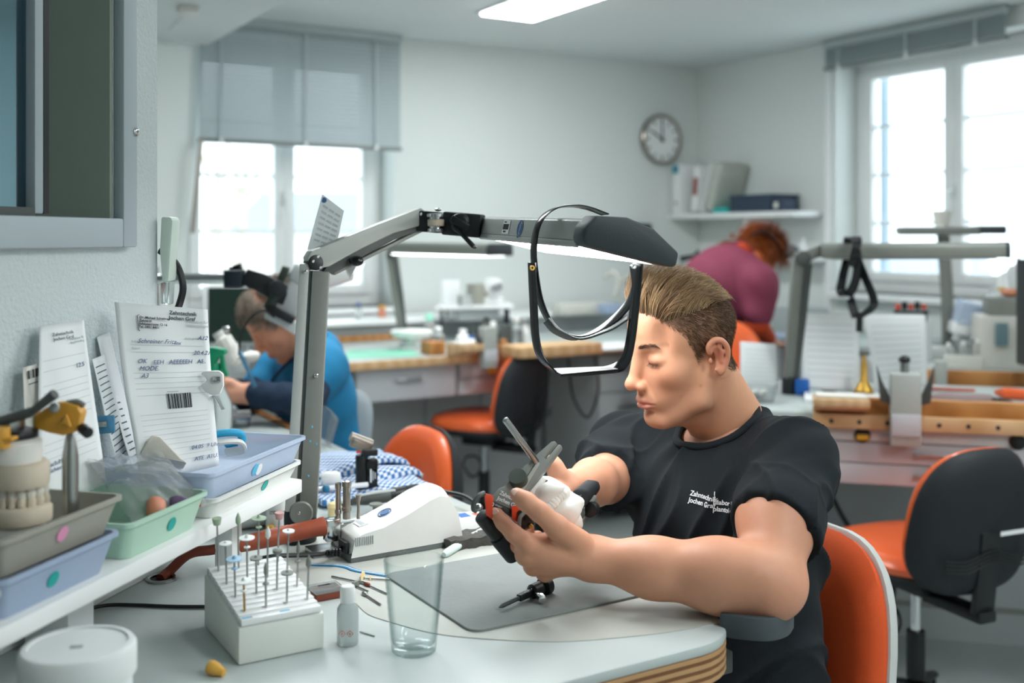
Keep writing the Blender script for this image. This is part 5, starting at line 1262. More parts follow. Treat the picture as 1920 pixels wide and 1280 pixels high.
for p_, r_ in (((.066, .046, -.012), .0016), ((.04, .058, -.062), .0013), ((.012, .060, -.058), .0016), ((.046, .052, -.070), .0015), ((.074, .014, -.112), .0018), ((.064, .050, .028), .0012)):
    hcol = blend(hcol, .7 * gauss(hv, p_, (r_ * 1.6,) * 3), '7a4a3a')
# arms and hands
LW = P(1108, 1046, 1.445); LE = P(1446, 1098, 1.40); LS = P(1487, 872, 1.60)
RS = Vector((.200, 1.92, .940)); RE_ = P(1136, 898, 1.74); RW = P(1072, 914, 1.54)
a = SDF((-.05, 1.30, .78), (.50, 2.0, 1.08), .0022)
a.chain([LS, LS * .45 + LE * .55 + Vector((-.008, -.004, .012)), LE], [.050, .050, .038], k=.03)
a.ell(LE + Vector((.012, .01, -.002)), (.036, .034, .034), k=.02)
m1 = LE * .72 + LW * .28
a.chain([LE + Vector((-.012, 0, 0)), m1 + Vector((0, 0, .003)), LE * .35 + LW * .65, LW], [.041, .044, .035, .0265], k=.03)
a.cone(LE + Vector((-.03, -.012, .022)), m1 + Vector((-.02, -.01, .016)), .022, .020, k=.03)
a.cone(LW, LW * .6 + P(1050, 1035, 1.42) * .4, .027, .026, k=.02)
# left hand
K = [P(988, 1018, 1.398), P(986, 1040, 1.408), P(1000, 1060, 1.425), P(1022, 1073, 1.442)]
pc_ = P(1048, 1030, 1.425)
for kk, rr_ in zip(K, (.0138, .0142, .0135, .0125)): a.cone(LW * .35 + pc_ * .65 + (kk - pc_) * .25, kk, .018, rr_, k=.012)
a.ell(pc_ + Vector((0, .004, -.002)), (.035, .017, .023), basis((1, .2, .0), y=(0, 1, 0)), k=.02)
a.chain([K[0], P(963, 1000, 1.402), P(943, 979, 1.411), P(931, 963, 1.419)], [.0125, .0114, .0102, .0088], k=.004)
a.chain([K[1], P(972, 1020, 1.440), P(975, 1004, 1.470), P(990, 992, 1.480)], [.0125, .0110, .0100, .0092], k=.006)
a.chain([K[2], P(988, 1040, 1.455), P(995, 1018, 1.480), P(1008, 1006, 1.488)], [.012, .0105, .0095, .0088], k=.006)
a.chain([K[3], P(1012, 1054, 1.468), P(1014, 1036, 1.490), P(1024, 1026, 1.496)], [.011, .0095, .0088, .0080], k=.006)
a.chain([P(1084, 1018, 1.425), P(1044, 988, 1.396), P(1010, 958, 1.386), P(987, 940, 1.388), P(969, 927, 1.394)], [.019, .0148, .0122, .0116, .0094], k=.007)
# right arm and hand
a.chain([RS, (RS + RE_) / 2, RE_], [.044, .042, .036], k=.02)
a.chain([RE_, RE_ * .6 + RW * .4, RW], [.036, .034, .024], k=.02)
rp = P(1056, 915, 1.500)
a.ell(rp, (.024, .026, .022), k=.012); a.cone(RW, rp, .024, .022, k=.012)
a.chain([P(1060, 905, 1.500), P(1047, 890, 1.488), P(1040, 874, 1.490), P(1036, 864, 1.494)], [.014, .012, .0108, .009], k=.008)
a.chain([P(1052, 920, 1.480), P(1042, 918, 1.468), P(1036, 930, 1.474), P(1040, 940, 1.486)], [.0125, .0112, .010, .009], k=.005)
a.chain([P(1060, 934, 1.480), P(1050, 938, 1.468), P(1044, 946, 1.480), P(1046, 954, 1.490)], [.012, .0105, .0095, .0085], k=.005)
a.chain([P(1068, 946, 1.490), P(1060, 951, 1.480), P(1054, 957, 1.492)], [.0112, .0098, .0088], k=.005)
a.chain([P(1074, 954, 1.505), P(1067, 960, 1.497), P(1062, 963, 1.508)], [.010, .009, .008], k=.005)
av, af = a.net(2)
acol = np.tile(L3('d0977a'), (len(av), 1))
for p_ in K + [P(966, 992, 1.405), P(945, 976, 1.41), P(1008, 962, 1.388), P(1040, 988, 1.395)]: acol = blend(acol, .35 * gauss(av, p_, (.014,) * 3), 'c97f66')
acol = blend(acol, .4 * gauss(av, LE + Vector((0, 0, -.02)), (.05, .05, .04)), 'c07a62'); acol = blend(acol, .5 * gauss(av, rp, (.03,) * 3), 'cd8a72')
# hidden trunk under the shirt
b = SDF((.0, 1.35, .40), (.62, 2.05, 1.10), .008)
pel = Vector((.36, 1.70, .52)); ch = Vector((.345, 1.72, .85))
b.cone(pel, ch, .09, .09, k=.05).cone(ch, nb, .08, .05, k=.05).cone(LS, RS, .04, .04, k=.05)
bv, bf = b.net(1)
v, f = merge([(xf(hv, MH), hf), (av, af), (bv, bf)])
col = np.concatenate([hcol, acol, np.tile(L3('d6a086'), (len(bv), 1))])
np_mesh('body', v, f, 'skin', man, col)

# T-shirt
s = SDF((-.02, 1.28, .44), (.66, 2.1, 1.13), .0042)
sp = Vector(LS) * .5 + Vector(RS) * .5
fw = -U
chest = Vector((.335, 1.72, .875)); belly = Vector((.352, 1.70, .70)); hip = Vector((.362, 1.70, .52))
Rt_ = basis(-U, y=V)
s.ell(chest, (.115, .170, .135), Rt_, k=.03)
s.ell(belly, (.115, .155, .20), Rt_, k=.08); s.ell(hip, (.125, .165, .15), Rt_, k=.08)
s.cone(LS + Vector((.004, .01, .004)), nb + Vector((.02, .015, -.025)), .052, .056, k=.03); s.cone(RS + Vector((0, 0, .004)), nb + Vector((.015, .02, -.027)), .050, .056, k=.03)
s.cone(LS, chest + Vector((.0, -.06, .02)), .052, .08, k=.04); s.cone(RS, chest + Vector((-.02, .06, .02)), .05, .08, k=.04)
sv_parts = []
# sleeves, each cut square at its hem
def sleeve(s0, e0_, f, r0, r1, n=None, mid=None):
    q = SDF(np.minimum(s0, e0_) - .12, np.maximum(s0, e0_) + .12, .0042); end = s0 + (e0_ - s0) * f
    mid_ = mid if mid is not None else s0 * .5 + end * .5
    q.chain([s0 + (s0 - e0_) * .08, mid_, e0_ if mid is not None else end + (end - s0) * .2], [r0, (r0 + r1) / 2 + .002, r1], k=.02); q.cut(end, n if n is not None else (e0_ - s0)); return q
ql = sleeve(LS, LE, .64, .056, .061, (LE - LS).normalized() + Vector((-.12, .15, .1)), LS * .45 + LE * .55 + Vector((-.008, -.004, .012)))
qr = sleeve(RS, RE_, 1.0, .056, .052, (RW - RE_).normalized())
s.d = s.d
def inject(s, q, k=.03):
    o = np.rint((q.lo - s.lo) / s.h).astype(int); n = q.d.shape
    i0 = np.maximum(o, 0); i1 = np.minimum(o + n, s.d.shape); j0 = i0 - o; j1 = i1 - o
    A = s.d[i0[0]:i1[0], i0[1]:i1[1], i0[2]:i1[2]]; B = q.d[j0[0]:j1[0], j0[1]:j1[1], j0[2]:j1[2]]
    h = np.maximum(k - np.abs(A - B), 0) / k; s.d[i0[0]:i1[0], i0[1]:i1[1], i0[2]:i1[2]] = np.minimum(A, B) - h * h * k * .25
for q in (ql, qr): q.lo = s.lo + np.rint((q.lo - s.lo) / s.h) * s.h
inject(s, ql); inject(s, qr)
# neck opening
nd = (MH @ Vector((-.022, 0, -.035)) - nb).normalized()
cn = nb + nd * .045 + Vector((-.012, -.008, 0))
s.cone(nb + nd * .012 + Vector((-.022, -.012, .0)), cn + nd * .12, .066, .075, k=.008, op='s')
s.cut((0, 0, .46), (0, 0, -1))
tv, tf = s.net(2); tn = normals(tv, tf)
def wr(v):
    x, y, z = v[:, 0], v[:, 1], v[:, 2]; al = x * U.x + y * U.y; ac = x * V.x + y * V.y
    rd = lambda q, e=3: (1 - np.abs(np.sin(q))) ** e
    w = .0095 * rd(ac * 30 + 1.2 * np.sin(z * 9) + (z - .9) * 14, 4) * np.clip((1.02 - z) / .12, .1, 1)
    w += .0065 * rd(z * 17 + ac * 22 - al * 20 + 1.5 * np.sin(al * 21), 4) + .0018 * np.sin(z * 60 + ac * 50 + 2.5 * np.sin(ac * 33))
    dl_ = np.linalg.norm(v - np.array(LS), axis=1); w += .0055 * np.exp(-(dl_ / .13) ** 2) * rd(dl_ * 60 + z * 25, 3)
    return w
tv = tv + tn * wr(tv)[:, None]
shirt = np_mesh('t_shirt', tv, tf, 'shirt_black', man)
SB = BVHTree.FromPolygons(tv.tolist(), tf.tolist())
# collar ribbing
cx, cy = frame_z(nd); cc_ = nb + nd * .030 + Vector((-.020, -.010, 0)); ring = []
for i in range(49):
    an = 2 * PI * i / 48; d_ = cx * math.cos(an) + cy * math.sin(an)
    p_ = cc_ + d_ * .0705; h_ = SB.find_nearest(p_); ring.append(h_[0] + nd * .002 if h_[0] is not None else p_)
rg = [Vector(p) for p in ring]
for _ in range(4): rg = [(rg[(i - 1) % 48] + rg[i % 48] * 2 + rg[(i + 1) % 48]) / 4 for i in range(48)] + [None]; rg[48] = rg[0]
MB().tube(rg, .0068, 10, flat=.7).build('collar', 'shirt_black', shirt)
for (s0, e0_, ff, r_, nn_) in ((LS, LE, .515, .0705, (LE - LS).normalized() + Vector((.1, .3, .0))), (RS, RE_, .79, .0625, RE_ - RS)):
    pass
# print on the chest
pa = P(1283, 932, 1.60); nrm = Vector((-.30, -.93, .18)); xd = Vector((.93, -.30, -.03))
mm = plane_mtx(pa, P(1340, 944, 1.575) - P(1292, 934, 1.60), (0, 0, 1))
text('Zahntechnik\nJochen Graf', .0095, 'print_white', man, mm, bold=.0002, conform=SB)
mm2 = plane_mtx(P(1330, 948, 1.575), P(1380, 956, 1.55) - P(1338, 950, 1.575), (0, 0, 1))
text('hlabor R\nplantolog', .0095, 'print_white', man, mm2, bold=.0002, conform=SB)
text('|', .020, 'print_white', man, plane_mtx(P(1327, 942, 1.575), P(1380, 956, 1.55) - P(1338, 950, 1.575), (0, 0, 1)), conform=SB)
# trousers
s = SDF((-.25, 1.15, .0), (.72, 2.1, .62), .009)
HpL = Vector((.40, 1.62, .50)); HpR = Vector((.32, 1.77, .50)); KL = HpL - U * .42 + Vector((0, -.02, .03)); KR = HpR - U * .42 + Vector((0, .03, .03))
s.ell(hip + Vector((0, 0, -.02)), (.14, .17, .11), Rt_, k=.05)
for hp_, kn in ((HpL, KL), (HpR, KR)): s.chain([hp_, kn, Vector((kn.x + .06, kn.y + .03, .09))], [.085, .065, .05], k=.03)
v, f = s.net(1); np_mesh('trousers', v, f, 'trousers', man)
for kn in (KL, KR):
    c_ = Vector((kn.x + .03, kn.y + .01, .045)); MB().ell(c_, (.13, .048, .045), basis(-U, z=(0, 0, 1))).build('shoe', 'black_soft', man)
# hair
mask = np.clip((hv[:, 2] - zl) / .004, 0, 1) > .5
mask &= ~earm
ids = np.argwhere(mask).ravel()
ztop = .062 + .008 * np.clip(-hv[:, 0] / .09, 0, 1)
top = hv[:, 2] - ztop + .25 * np.maximum(0, .02 - np.abs(hv[:, 1])) - .25 * np.maximum(0, np.abs(hv[:, 1]) - .050)
tid = ids[top[ids] > -.004]; sid = ids[top[ids] <= .002]
def grow(idx, n, L, fl, k, lift, droop, jit, vol):
    pk = RNG.choice(idx, n); p = hv[pk] + RNG.normal(0, .0006, (n, 3)); nn = hn[pk]
    Ls = (L(p) if callable(L) else L) * RNG.uniform(.75, 1.15, n)
    fd = fl(p); fd = fd + RNG.normal(0, jit, fd.shape); fd -= nn * (fd * nn).sum(1)[:, None]; fd /= np.linalg.norm(fd, axis=1)[:, None] + 1e-9
    out = [p]; 
    for i in range(1, k):
        t = i / (k - 1); lf = lift(pk, p) if callable(lift) else lift
        d = (nn * .30 + np.array([-.15, 0, .75])) * (lf * (1 - t) ** 1.3)[:, None] + nn * (.4 * (1 - t)) + fd * (1 - .25 * lf * (1 - t))[:, None] + np.array([0, 0, -1.]) * droop * t
        d /= np.linalg.norm(d, axis=1)[:, None]; out.append(out[-1] + d * (Ls / (k - 1))[:, None])
    q = np.stack(out, 1)
    # keep the strand outside the skull
    c = np.array([-.008, 0, .028]); r = np.array([.0935, .0775, .0785]); w = (q - c) / r; ln = np.linalg.norm(w, axis=2); bad = (ln < 1) & (q[:, :, 2] > .03)
    q = np.where(bad[:, :, None], c + w / (ln[:, :, None] + 1e-9) * r * (1.0 + .02), q); return q
def grow2(idx, n, L, fl, k, lift, droop, jit, vol):
    pk = RNG.choice(idx, n); p = hv[pk]; nn = hn[pk]; Ls = L(p) * RNG.uniform(.75, 1.15, n)
    fd = fl(p) + RNG.normal(0, jit, p.shape); fd -= nn * (fd * nn).sum(1)[:, None]; fd /= np.linalg.norm(fd, axis=1)[:, None] + 1e-9
    d = nn * .45 + fd; d /= np.linalg.norm(d, axis=1)[:, None]
    return np.stack([p + d * (Ls * i / (k - 1))[:, None] for i in range(k)], 1)
def flow_top(p):
    d = np.zeros_like(p); d[:, 0] = -1.0; d[:, 1] = .12 * np.sign(p[:, 1] + .02) + .35 * np.sin(p[:, 1] * 260 + p[:, 0] * 60); d[:, 2] = .35 + .25 * np.sin(p[:, 1] * 190 + 1); return d
def flow_side(p):
    d = np.zeros_like(p); d[:, 0] = -.75; d[:, 1] = 0; d[:, 2] = -.75; return d
NT, NS = 5200, 7000
fr_l = lambda pk, p: np.clip(1.15 + 12.0 * (p[:, 0] - .01), .6, 2.4)
q1 = grow(tid, NT, lambda p: np.clip(.046 + .36 * (p[:, 0]), .024, .070), flow_top, 8, fr_l, .12, .16, 1)
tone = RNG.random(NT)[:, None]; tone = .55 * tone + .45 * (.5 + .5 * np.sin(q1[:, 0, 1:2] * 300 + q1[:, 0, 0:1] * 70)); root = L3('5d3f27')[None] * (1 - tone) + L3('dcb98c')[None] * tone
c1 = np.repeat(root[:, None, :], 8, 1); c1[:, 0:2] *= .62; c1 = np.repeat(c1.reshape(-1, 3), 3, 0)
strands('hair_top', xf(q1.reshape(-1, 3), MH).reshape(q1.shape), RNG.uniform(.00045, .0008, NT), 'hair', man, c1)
q2 = grow2(sid, NS, lambda p: np.clip(.006 + .07 * np.clip(p[:, 2] - hair_line(p[:, 0], p[:, 1]), 0, .12), .005, .012), flow_side, 4, lambda pk, p: np.full(len(p), .45), .1, .3, 0)
tone = RNG.random(NS)[:, None]; c2 = L3('3f2b1e')[None] * (1 - tone) + L3('80603f')[None] * tone
strands('hair_side', xf(q2.reshape(-1, 3), MH).reshape(q2.shape), RNG.uniform(.00025, .00042, NS), 'hair', man, c2)
# brows and lashes
pb = []; cb = []
for y in (1, -1):
    for i in range(260):
        t_ = RNG.random(); yy = y * (.012 + .036 * t_); x_ = .0845 - .020 * max(0, t_ - .25) ** 1.2 - .004 * t_; z_ = .0185 + .006 * math.sin(PI * min(1, t_ * .75)) - .004 * max(0, t_ - .6) + RNG.normal(0, .0013)
        k_ = np.argmin(((hv - np.array([x_, yy, z_])) ** 2).sum(1)); p = hv[k_]; n_ = hn[k_]; d = np.array([-.25, y * .9, .45 - .9 * t_]); d /= np.linalg.norm(d)
        pb.append([p, p + d * .003 + n_ * .0008, p + d * .0065 + n_ * .0006])
    for i in range(46):
        t_ = i / 45; yy = y * (.020 + .0235 * t_); k_ = np.argmin(((hv - np.array([.080 - .008 * t_, yy, -.0085 - .0012 * math.sin(PI * t_)])) ** 2).sum(1)); p = hv[k_]; n_ = hn[k_]
        d = n_ * .6 + np.array([.15, y * (t_ - .3) * .7, -.55]); d /= np.linalg.norm(d); pb.append([p, p + d * .0035, p + d * .0068 + np.array([.0012, 0, .001])])
pb = np.array(pb); strands('brows_and_lashes', xf(pb.reshape(-1, 3), MH).reshape(pb.shape), np.full(len(pb), .00030), 'hair', man, np.tile(L3('4a3426'), (len(pb), 1)))
# nails
for tip, prev, up_ in ((P(969, 927, 1.394), P(987, 940, 1.388), Vector((-.2, -.75, .5))), (P(931, 963, 1.419), P(943, 979, 1.411), Vector((-.2, -.7, .5))), (P(1036, 864, 1.494), P(1040, 874, 1.49), Vector((-.3, -.9, .2)))):
    d_ = (tip - prev).normalized(); u_ = (up_ - d_ * up_.dot(d_)).normalized()
    MB().ell(tip + u_ * .0078 + d_ * .001, (.0065, .0048, .0016), basis(d_, z=u_), 14, 8).build('nail', 'nail', man)
# ================================================================ chairs
def cushion(c, R, w, h, t, curve=0, n=40, ex=2.8, prof=None, taper=0):
    """padded panel: outline superellipse w x h in the local y/z plane, thickness along x"""
    prof = prof or [(.001, 1), (.5, .97), (.8, .86), (.94, .6), (1, 0), (.97, -.5), (.9, -.6), (.001, -.6)]
    vs = []
    for s_, x_ in prof:
        for j in range(n):
            a = 2 * PI * j / n; ca, sa = math.cos(a), math.sin(a)
            y = math.copysign(abs(ca) ** (2 / ex), ca) * w / 2 * s_; z = math.copysign(abs(sa) ** (2 / ex), sa) * h / 2 * s_
            y *= 1 - taper * z / h
            vs.append(c + R @ Vector((x_ * t + curve * y * y, y, z)))
    k = len(prof)
    return MB().add(vs, [(i * n + j, (i + 1) * n + j, (i + 1) * n + (j + 1) % n, i * n + (j + 1) % n) for i in range(k - 1) for j in range(n)])
I3 = Matrix.Identity(3)
def make_chair(label, group):
    t = thing('swivel_chair', label, 'chair', (0, 0, 0), None, group)
    bk = Vector((-.20, 0, .655)); Rb = Matrix.Rotation(-.10, 3, 'Y')
    cushion(bk + Vector((.012, 0, .003)), Rb, .402, .380, .032, .9, taper=.25).build('back_pad', 'orange_vinyl', t, smooth=50, world=False)
    sh_ = [(.001, -.9), (.55, -.88), (.85, -.7), (.96, -.35), (1.03, .1), (1.035, .35), (1.0, .4), (.001, .4)][::-1]
    so = cushion(bk - Vector((.012, 0, 0)), Rb, .392, .372, .034, .9, prof=sh_, taper=.25).build('back_shell', 'black_soft', t, smooth=50, world=False)
    for k in range(4):
        MB().tube(bez([bk + Vector((-.045 - .001 * k + .9 * y * y * .6, y, -.075 - .009 * k + .01 * math.cos(y * 30))) for y in (-.15, -.09, -.04, 0, .04, .09, .15)], 3), .002, 6).build('groove_rib', 'black_plastic', so, world=False)
    cushion(Vector((.03, 0, .525)), Matrix.Rotation(-PI / 2, 3, 'Y'), .41, .41, .035, ex=3.0).build('seat_pad', 'orange_vinyl', t, smooth=50, world=False)
    cushion(Vector((.03, 0, .497)), Matrix.Rotation(PI / 2, 3, 'Y'), .40, .40, .03, ex=3.0).build('seat_shell', 'black_soft', t, smooth=50, world=False)
    MB().box((-.222, 0, .53), (.02, .07, .22), (0, -.12, 0)).box((-.13, 0, .415), (.2, .06, .03)).build('back_bracket', 'black_plastic', t, bevel=.006, world=False)
    MB().box((.02, 0, .45), (.16, .12, .06)).build('mechanism', 'black_plastic', t, bevel=.006, world=False)
    MB().cyl((.02, 0, .17), (.02, 0, .30), .025).build('gas_sleeve', 'black_plastic', t, world=False)
    MB().cyl((.02, 0, .30), (.02, 0, .43), .014).build('gas_column', 'chrome', t, world=False)
    MB().tube([(.02, -.05, .415), (.0, -.16, .40), (-.01, -.20, .392)], [.006, .008, .014], 10, flat=.6).build('lever', 'black_plastic', t, bevel=0, world=False)
    MB().tube(bez([(.02 + .045 * math.cos(a), .10 + .01 * math.sin(a * 2), .34 + .045 * math.sin(a)) for a in (0, 1, 2, 3, 4, 5, 6.2)], 4), .005, 6).build('cable_loop', 'black_plastic', t, world=False)
    for k in range(5):
        a = 2 * PI * k / 5 + .3; d = Vector((math.cos(a), math.sin(a), 0)); o = Vector((.02, 0, 0))
        MB().tube([o + d * .02 + Vector((0, 0, .14)), o + d * .16 + Vector((0, 0, .115)), o + d * .27 + Vector((0, 0, .085))], [.028, .022, .016], 8, flat=.7).build('base_arm', 'black_plastic', t, world=False)
        cs = MB().cyl(o + d * .27 + Vector((0, 0, .09)), o + d * .27 + Vector((0, 0, .05)), .008).build('caster', 'black_plastic', t, world=False)
        w = d.cross(Vector((0, 0, 1))); MB().cyl(o + d * .27 - w * .02 + Vector((0, 0, .027)), o + d * .27 + w * .02 + Vector((0, 0, .027)), .026).build('wheel', 'black_gloss', cs, world=False)
    return t
GRP = 'orange and black swivel chairs'
def chair_at(proto, bc, f, label, first=False, sc=1.0, zoff=0):
    f = Vector(f).normalized(); loc = Vector((bc.x, bc.y, 0)) + f * .2 * sc; r = math.atan2(f.y, f.x)
    if first:
        proto.location = loc; proto.rotation_euler = (0, 0, r); proto.scale = (sc,) * 3; proto['label'] = label; return proto
    return copy_tree(proto, loc, r, label, sc)
ch = make_chair('x', GRP)
chair_at(ch, P(1836, 960, 2.62), (-.40, .92, 0), 'black backed swivel chair with orange seat in front of the drawers at the right', True, .95)
tg = Vector((0, 0, 0)); sb = MW[ch.name]
LBL = ch
chair_at(ch, P(990, 735, 4.55), (-.86, .5, 0), 'swivel chair with orange seat and black shell pulled out at the far bench')
chair_at(ch, P(800, 885, 2.66), (-U).to_tuple(), 'orange swivel chair seen from the front beyond the white bench edge', sc=1.0)
chair_at(ch, P(1338, 645, 4.66), (-.25, -.97, 0), 'orange swivel chair partly hidden behind the head of the young man', sc=1.14)
# label strip on the nearest chair back
MB().box((-.268, -.05, .640), (.001, .10, .011)).build('label_strip', 'white_sticker', ch, world=False)

# the man's chair
f_ = -U; c0 = Vector((.495, 1.785, 0)); fm_ = -U
t = thing('office_chair', 'orange upholstered office chair with pale grey shell under the young man', 'chair', c0 + fm_ * .22, math.atan2(fm_.y, fm_.x))
Rm = Matrix.Rotation(-.13, 3, 'Y')
cushion(Vector((-.210, 0, .60)), Rm, .345, .48, .036, .55, ex=3.2, taper=.08).build('back_pad', 'orange_fabric', t, smooth=50, world=False)
cushion(Vector((-.236, 0, .60)), Rm, .347, .482, .03, .55, ex=3.2, prof=[(.001, .4), (.97, .4), (.99, .3), (.99, -.1), (.95, -.5), (.8, -.7), (.001, -.8)], taper=.08).build('back_shell', 'shell_grey', t, smooth=50, world=False)
cushion(Vector((.02, 0, .455)), Matrix.Rotation(-PI / 2, 3, 'Y'), .44, .44, .035, ex=3.2).build('seat_pad', 'orange_fabric', t, smooth=50, world=False)
MB().box((0, 0, .41), (.2, .16, .04)).build('mechanism', 'lamp_dark', t, bevel=.006, world=False)
MB().tube([(-.2, 0, .55), (-.22, 0, .42), (-.08, 0, .40)], .02, 10).build('back_bracket', 'shell_grey', t, world=False)
MB().cyl((-.262, .165, .60), (-.262, .20, .60), .008).build('adjust_knob', 'chrome', t, bevel=.002, world=False)
MB().cyl((0, 0, .10), (0, 0, .40), .024).build('gas_column', 'chrome', t, world=False)
for k in range(5):
    a = 2 * PI * k / 5 + .1; d = Vector((math.cos(a), math.sin(a), 0))
    MB().tube([d * .02 + Vector((0, 0, .12)), d * .28 + Vector((0, 0, .075))], [.028, .016], 8).build('base_arm', 'shell_grey', t, world=False)
    MB().ell(d * .28 + Vector((0, 0, .03)), (.03, .03, .029), None, 12, 8).build('caster', 'black_gloss', t, world=False)
# grey shell chair of the woman in blue
t = thing('shell_chair', 'grey plastic shell chair under the woman in blue', 'chair', Vector((-.64, 3.2, 0)), math.atan2(f_.y, f_.x) + .55)
cushion(Vector((-.17, 0, .70)), Matrix.Rotation(-.2, 3, 'Y'), .32, .30, .012, .9, ex=3.4).build('back_shell', 'grey_lam_d', t, smooth=50, world=False)
cushion(Vector((.02, 0, .50)), Matrix.Rotation(-PI / 2, 3, 'Y'), .42, .42, .012, ex=3.4).build('seat_shell', 'grey_lam_d', t, smooth=50, world=False)
MB().cyl((.02, 0, .06), (.02, 0, .495), .024).build('column', 'chrome', t, world=False)
MB().lathe((.02, 0, 0), [(.22, .0), (.22, .015), (.05, .05), (.03, .06), (.0001, .06)], 28).build('base', 'black_plastic', t, world=False)
MB().tube([(-.15, 0, .60), (-.16, 0, .51), (-.02, 0, .485)], .015, 8).build('back_bracket', 'chrome', t, world=False)

# ================================================================ second workplace: woman in blue
wb = thing('person', 'woman in a blue tunic bending over a microscope at the back of the bench', 'person', Vector((-.5, 3.05, .5)))
yaw2 = math.radians(-163); RH2 = Matrix.Rotation(yaw2, 3, 'Z') @ Matrix.Rotation(math.radians(42), 3, 'Y') @ Matrix.Rotation(math.radians(-8), 3, 'X')
MH2 = Matrix.Translation(P(520, 592, 3.0)) @ RH2.to_4x4() @ Matrix.Scale(.97, 4); nb2 = P(582, 645, 3.08); nl2 = MH2.inverted() @ nb2
s = head_sdf(.0032); s.cone((-.022, 0, -.04), tuple(nl2), .046, .05, k=.02)
v1, f1 = s.net(2); c1_ = skin_head_colors(v1, 'd99a7c'); n1 = normals(v1, f1)
def hl2(x): return np.interp(x, [-.12, -.05, -.03, 0, .02, .045, .06, .075], [-.075, -.065, -.03, .0, .012, .046, .058, .066])
hm2 = (v1[:, 2] - hl2(v1[:, 0])) > 0
for y in (1, -1):
    c1_ = blend(c1_, .6 * np.exp(-((v1[:, 2] - .020) / .004) ** 2) * (np.abs(v1[:, 1] - y * .029) < .02) * (v1[:, 0] > .05), '6b5040')
    c1_ = blend(c1_, .7 * np.exp(-((v1[:, 2] + .0085) / .002) ** 2) * (np.abs(v1[:, 1] - y * .0315) < .0125) * (v1[:, 0] > .06), '4a342a')
W1 = P(468, 738, 2.86); E1 = P(575, 752, 2.83); S1 = P(606, 690, 2.95); S2 = P(520, 700, 3.24); E2 = P(470, 745, 3.10); W2 = P(440, 730, 2.98)
a = SDF(np.minimum.reduce([W1, E1, W2, P(415, 720, 2.9)]) - .08, np.maximum.reduce([W1, E1, S2, W2]) + .06, .0035)
a.cone(W1 * .7 + E1 * .3, W1, .034, .026, k=.02); h1 = P(440, 737, 2.86)
a.cone(W1, h1, .027, .024, k=.015); a.ell(h1, (.034, .022, .026), k=.015)
for i, (dx, dy) in enumerate(((-14, -14), (-18, -6), (-17, 3), (-13, 10))): a.chain([h1 + Vector((-.01, 0, .01 - i * .007)), P(440 + dx * .8, 735 + dy, 2.855), P(440 + dx * 1.6, 733 + dy * .8, 2.88)], [.011, .010, .008], k=.005)
a.chain([P(448, 728, 2.85), P(434, 718, 2.85), P(424, 716, 2.865)], [.012, .010, .008], k=.005)
a.cone(W2, P(425, 722, 2.93), .026, .022, k=.015); a.chain([P(425, 722, 2.93), P(418, 715, 2.91), P(415, 708, 2.90)], [.012, .010, .008], k=.005)
v2, f2_ = a.net(2)
b = SDF((-1.0, 2.7, .45), (-.30, 3.45, 1.2), .01); b.cone(P(590, 745, 3.10), nb2, .08, .045, k=.03).cone(S1, S2, .035, .035, k=.03).chain([S1, E1, W1], [.035, .032, .022], k=.02).chain([S2, E2, W2], [.035, .032, .022], k=.02); bv, bf = b.net(1)
v, f = merge([(xf(v1, MH2), f1), (v2, f2_), (bv, bf)]); np_mesh('body', v, f, 'skin', wb, np.concatenate([c1_, np.tile(L3('d99f86'), (len(v2) + len(bv), 1))]))
s = SDF((-1.0, 2.7, .42), (-.30, 3.45, 1.12), .0065); ct = P(590, 745, 3.10)
s.ell(ct + Vector((0, 0, 0)), (.11, .16, .16), Rt_, k=.05); s.ell(Vector((-.53, 3.14, .62)), (.095, .13, .20), Rt_, k=.08)
s.cone(S1, nb2 + Vector((.02, .01, -.03)), .062, .062, k=.05); s.cone(S2, nb2 + Vector((0, .02, -.03)), .062, .062, k=.05)
s.cone(S1, S1 * .55 + E1 * .45, .068, .062, k=.03); s.cone(S2, S2 * .5 + E2 * .5, .065, .06, k=.03)
nd2 = (MH2 @ Vector((-.022, 0, -.04)) - nb2).normalized(); s.cone(nb2 + nd2 * .02, nb2 + nd2 * .14, .054, .066, k=.01, op='s')
v, f = s.net(2); n_ = normals(v, f); v = v + n_ * (.003 * np.sin(v[:, 2] * 45 + v[:, 0] * 50 + 2 * np.sin(v[:, 1] * 22)))[:, None]
tun = np_mesh('tunic', v, f, 'scrub_blue', wb)
s = SDF(np.minimum.reduce([W1, E1, S1, W2, E2]) - .1, np.maximum.reduce([W1, E1, S1, S2]) + .1, .006)
s.chain([S1, E1, W1 * .85 + E1 * .15], [.052, .048, .037], k=.02); s.chain([S2, E2, W2 * .8 + E2 * .2], [.05, .045, .036], k=.02)
v, f = s.net(1); n_ = normals(v, f); v = v + n_ * (.002 * np.sin(v[:, 0] * 120 + 2 * np.sin(v[:, 2] * 60)))[:, None]; np_mesh('sleeves', v, f, 'navy_knit', wb)
MB().ribbon(bez([P(548, 672, 2.98), P(530, 690, 2.97), P(512, 712, 2.97), P(505, 735, 2.98)], 5), (0, -1, .3), .012, .006).build('placket', 'navy_knit', tun)
s = SDF((-.95, 2.75, 0), (-.25, 3.5, .65), .012)
for y in (-.09, .09):
    hp_ = Vector((-.47, 3.13, .53)) + V * y; kn = hp_ - U * .40; s.chain([hp_, kn, Vector((kn.x + .05, kn.y, .06))], [.085, .065, .05], k=.03)
v, f = s.net(1); np_mesh('trousers', v, f, 'trousers', wb)
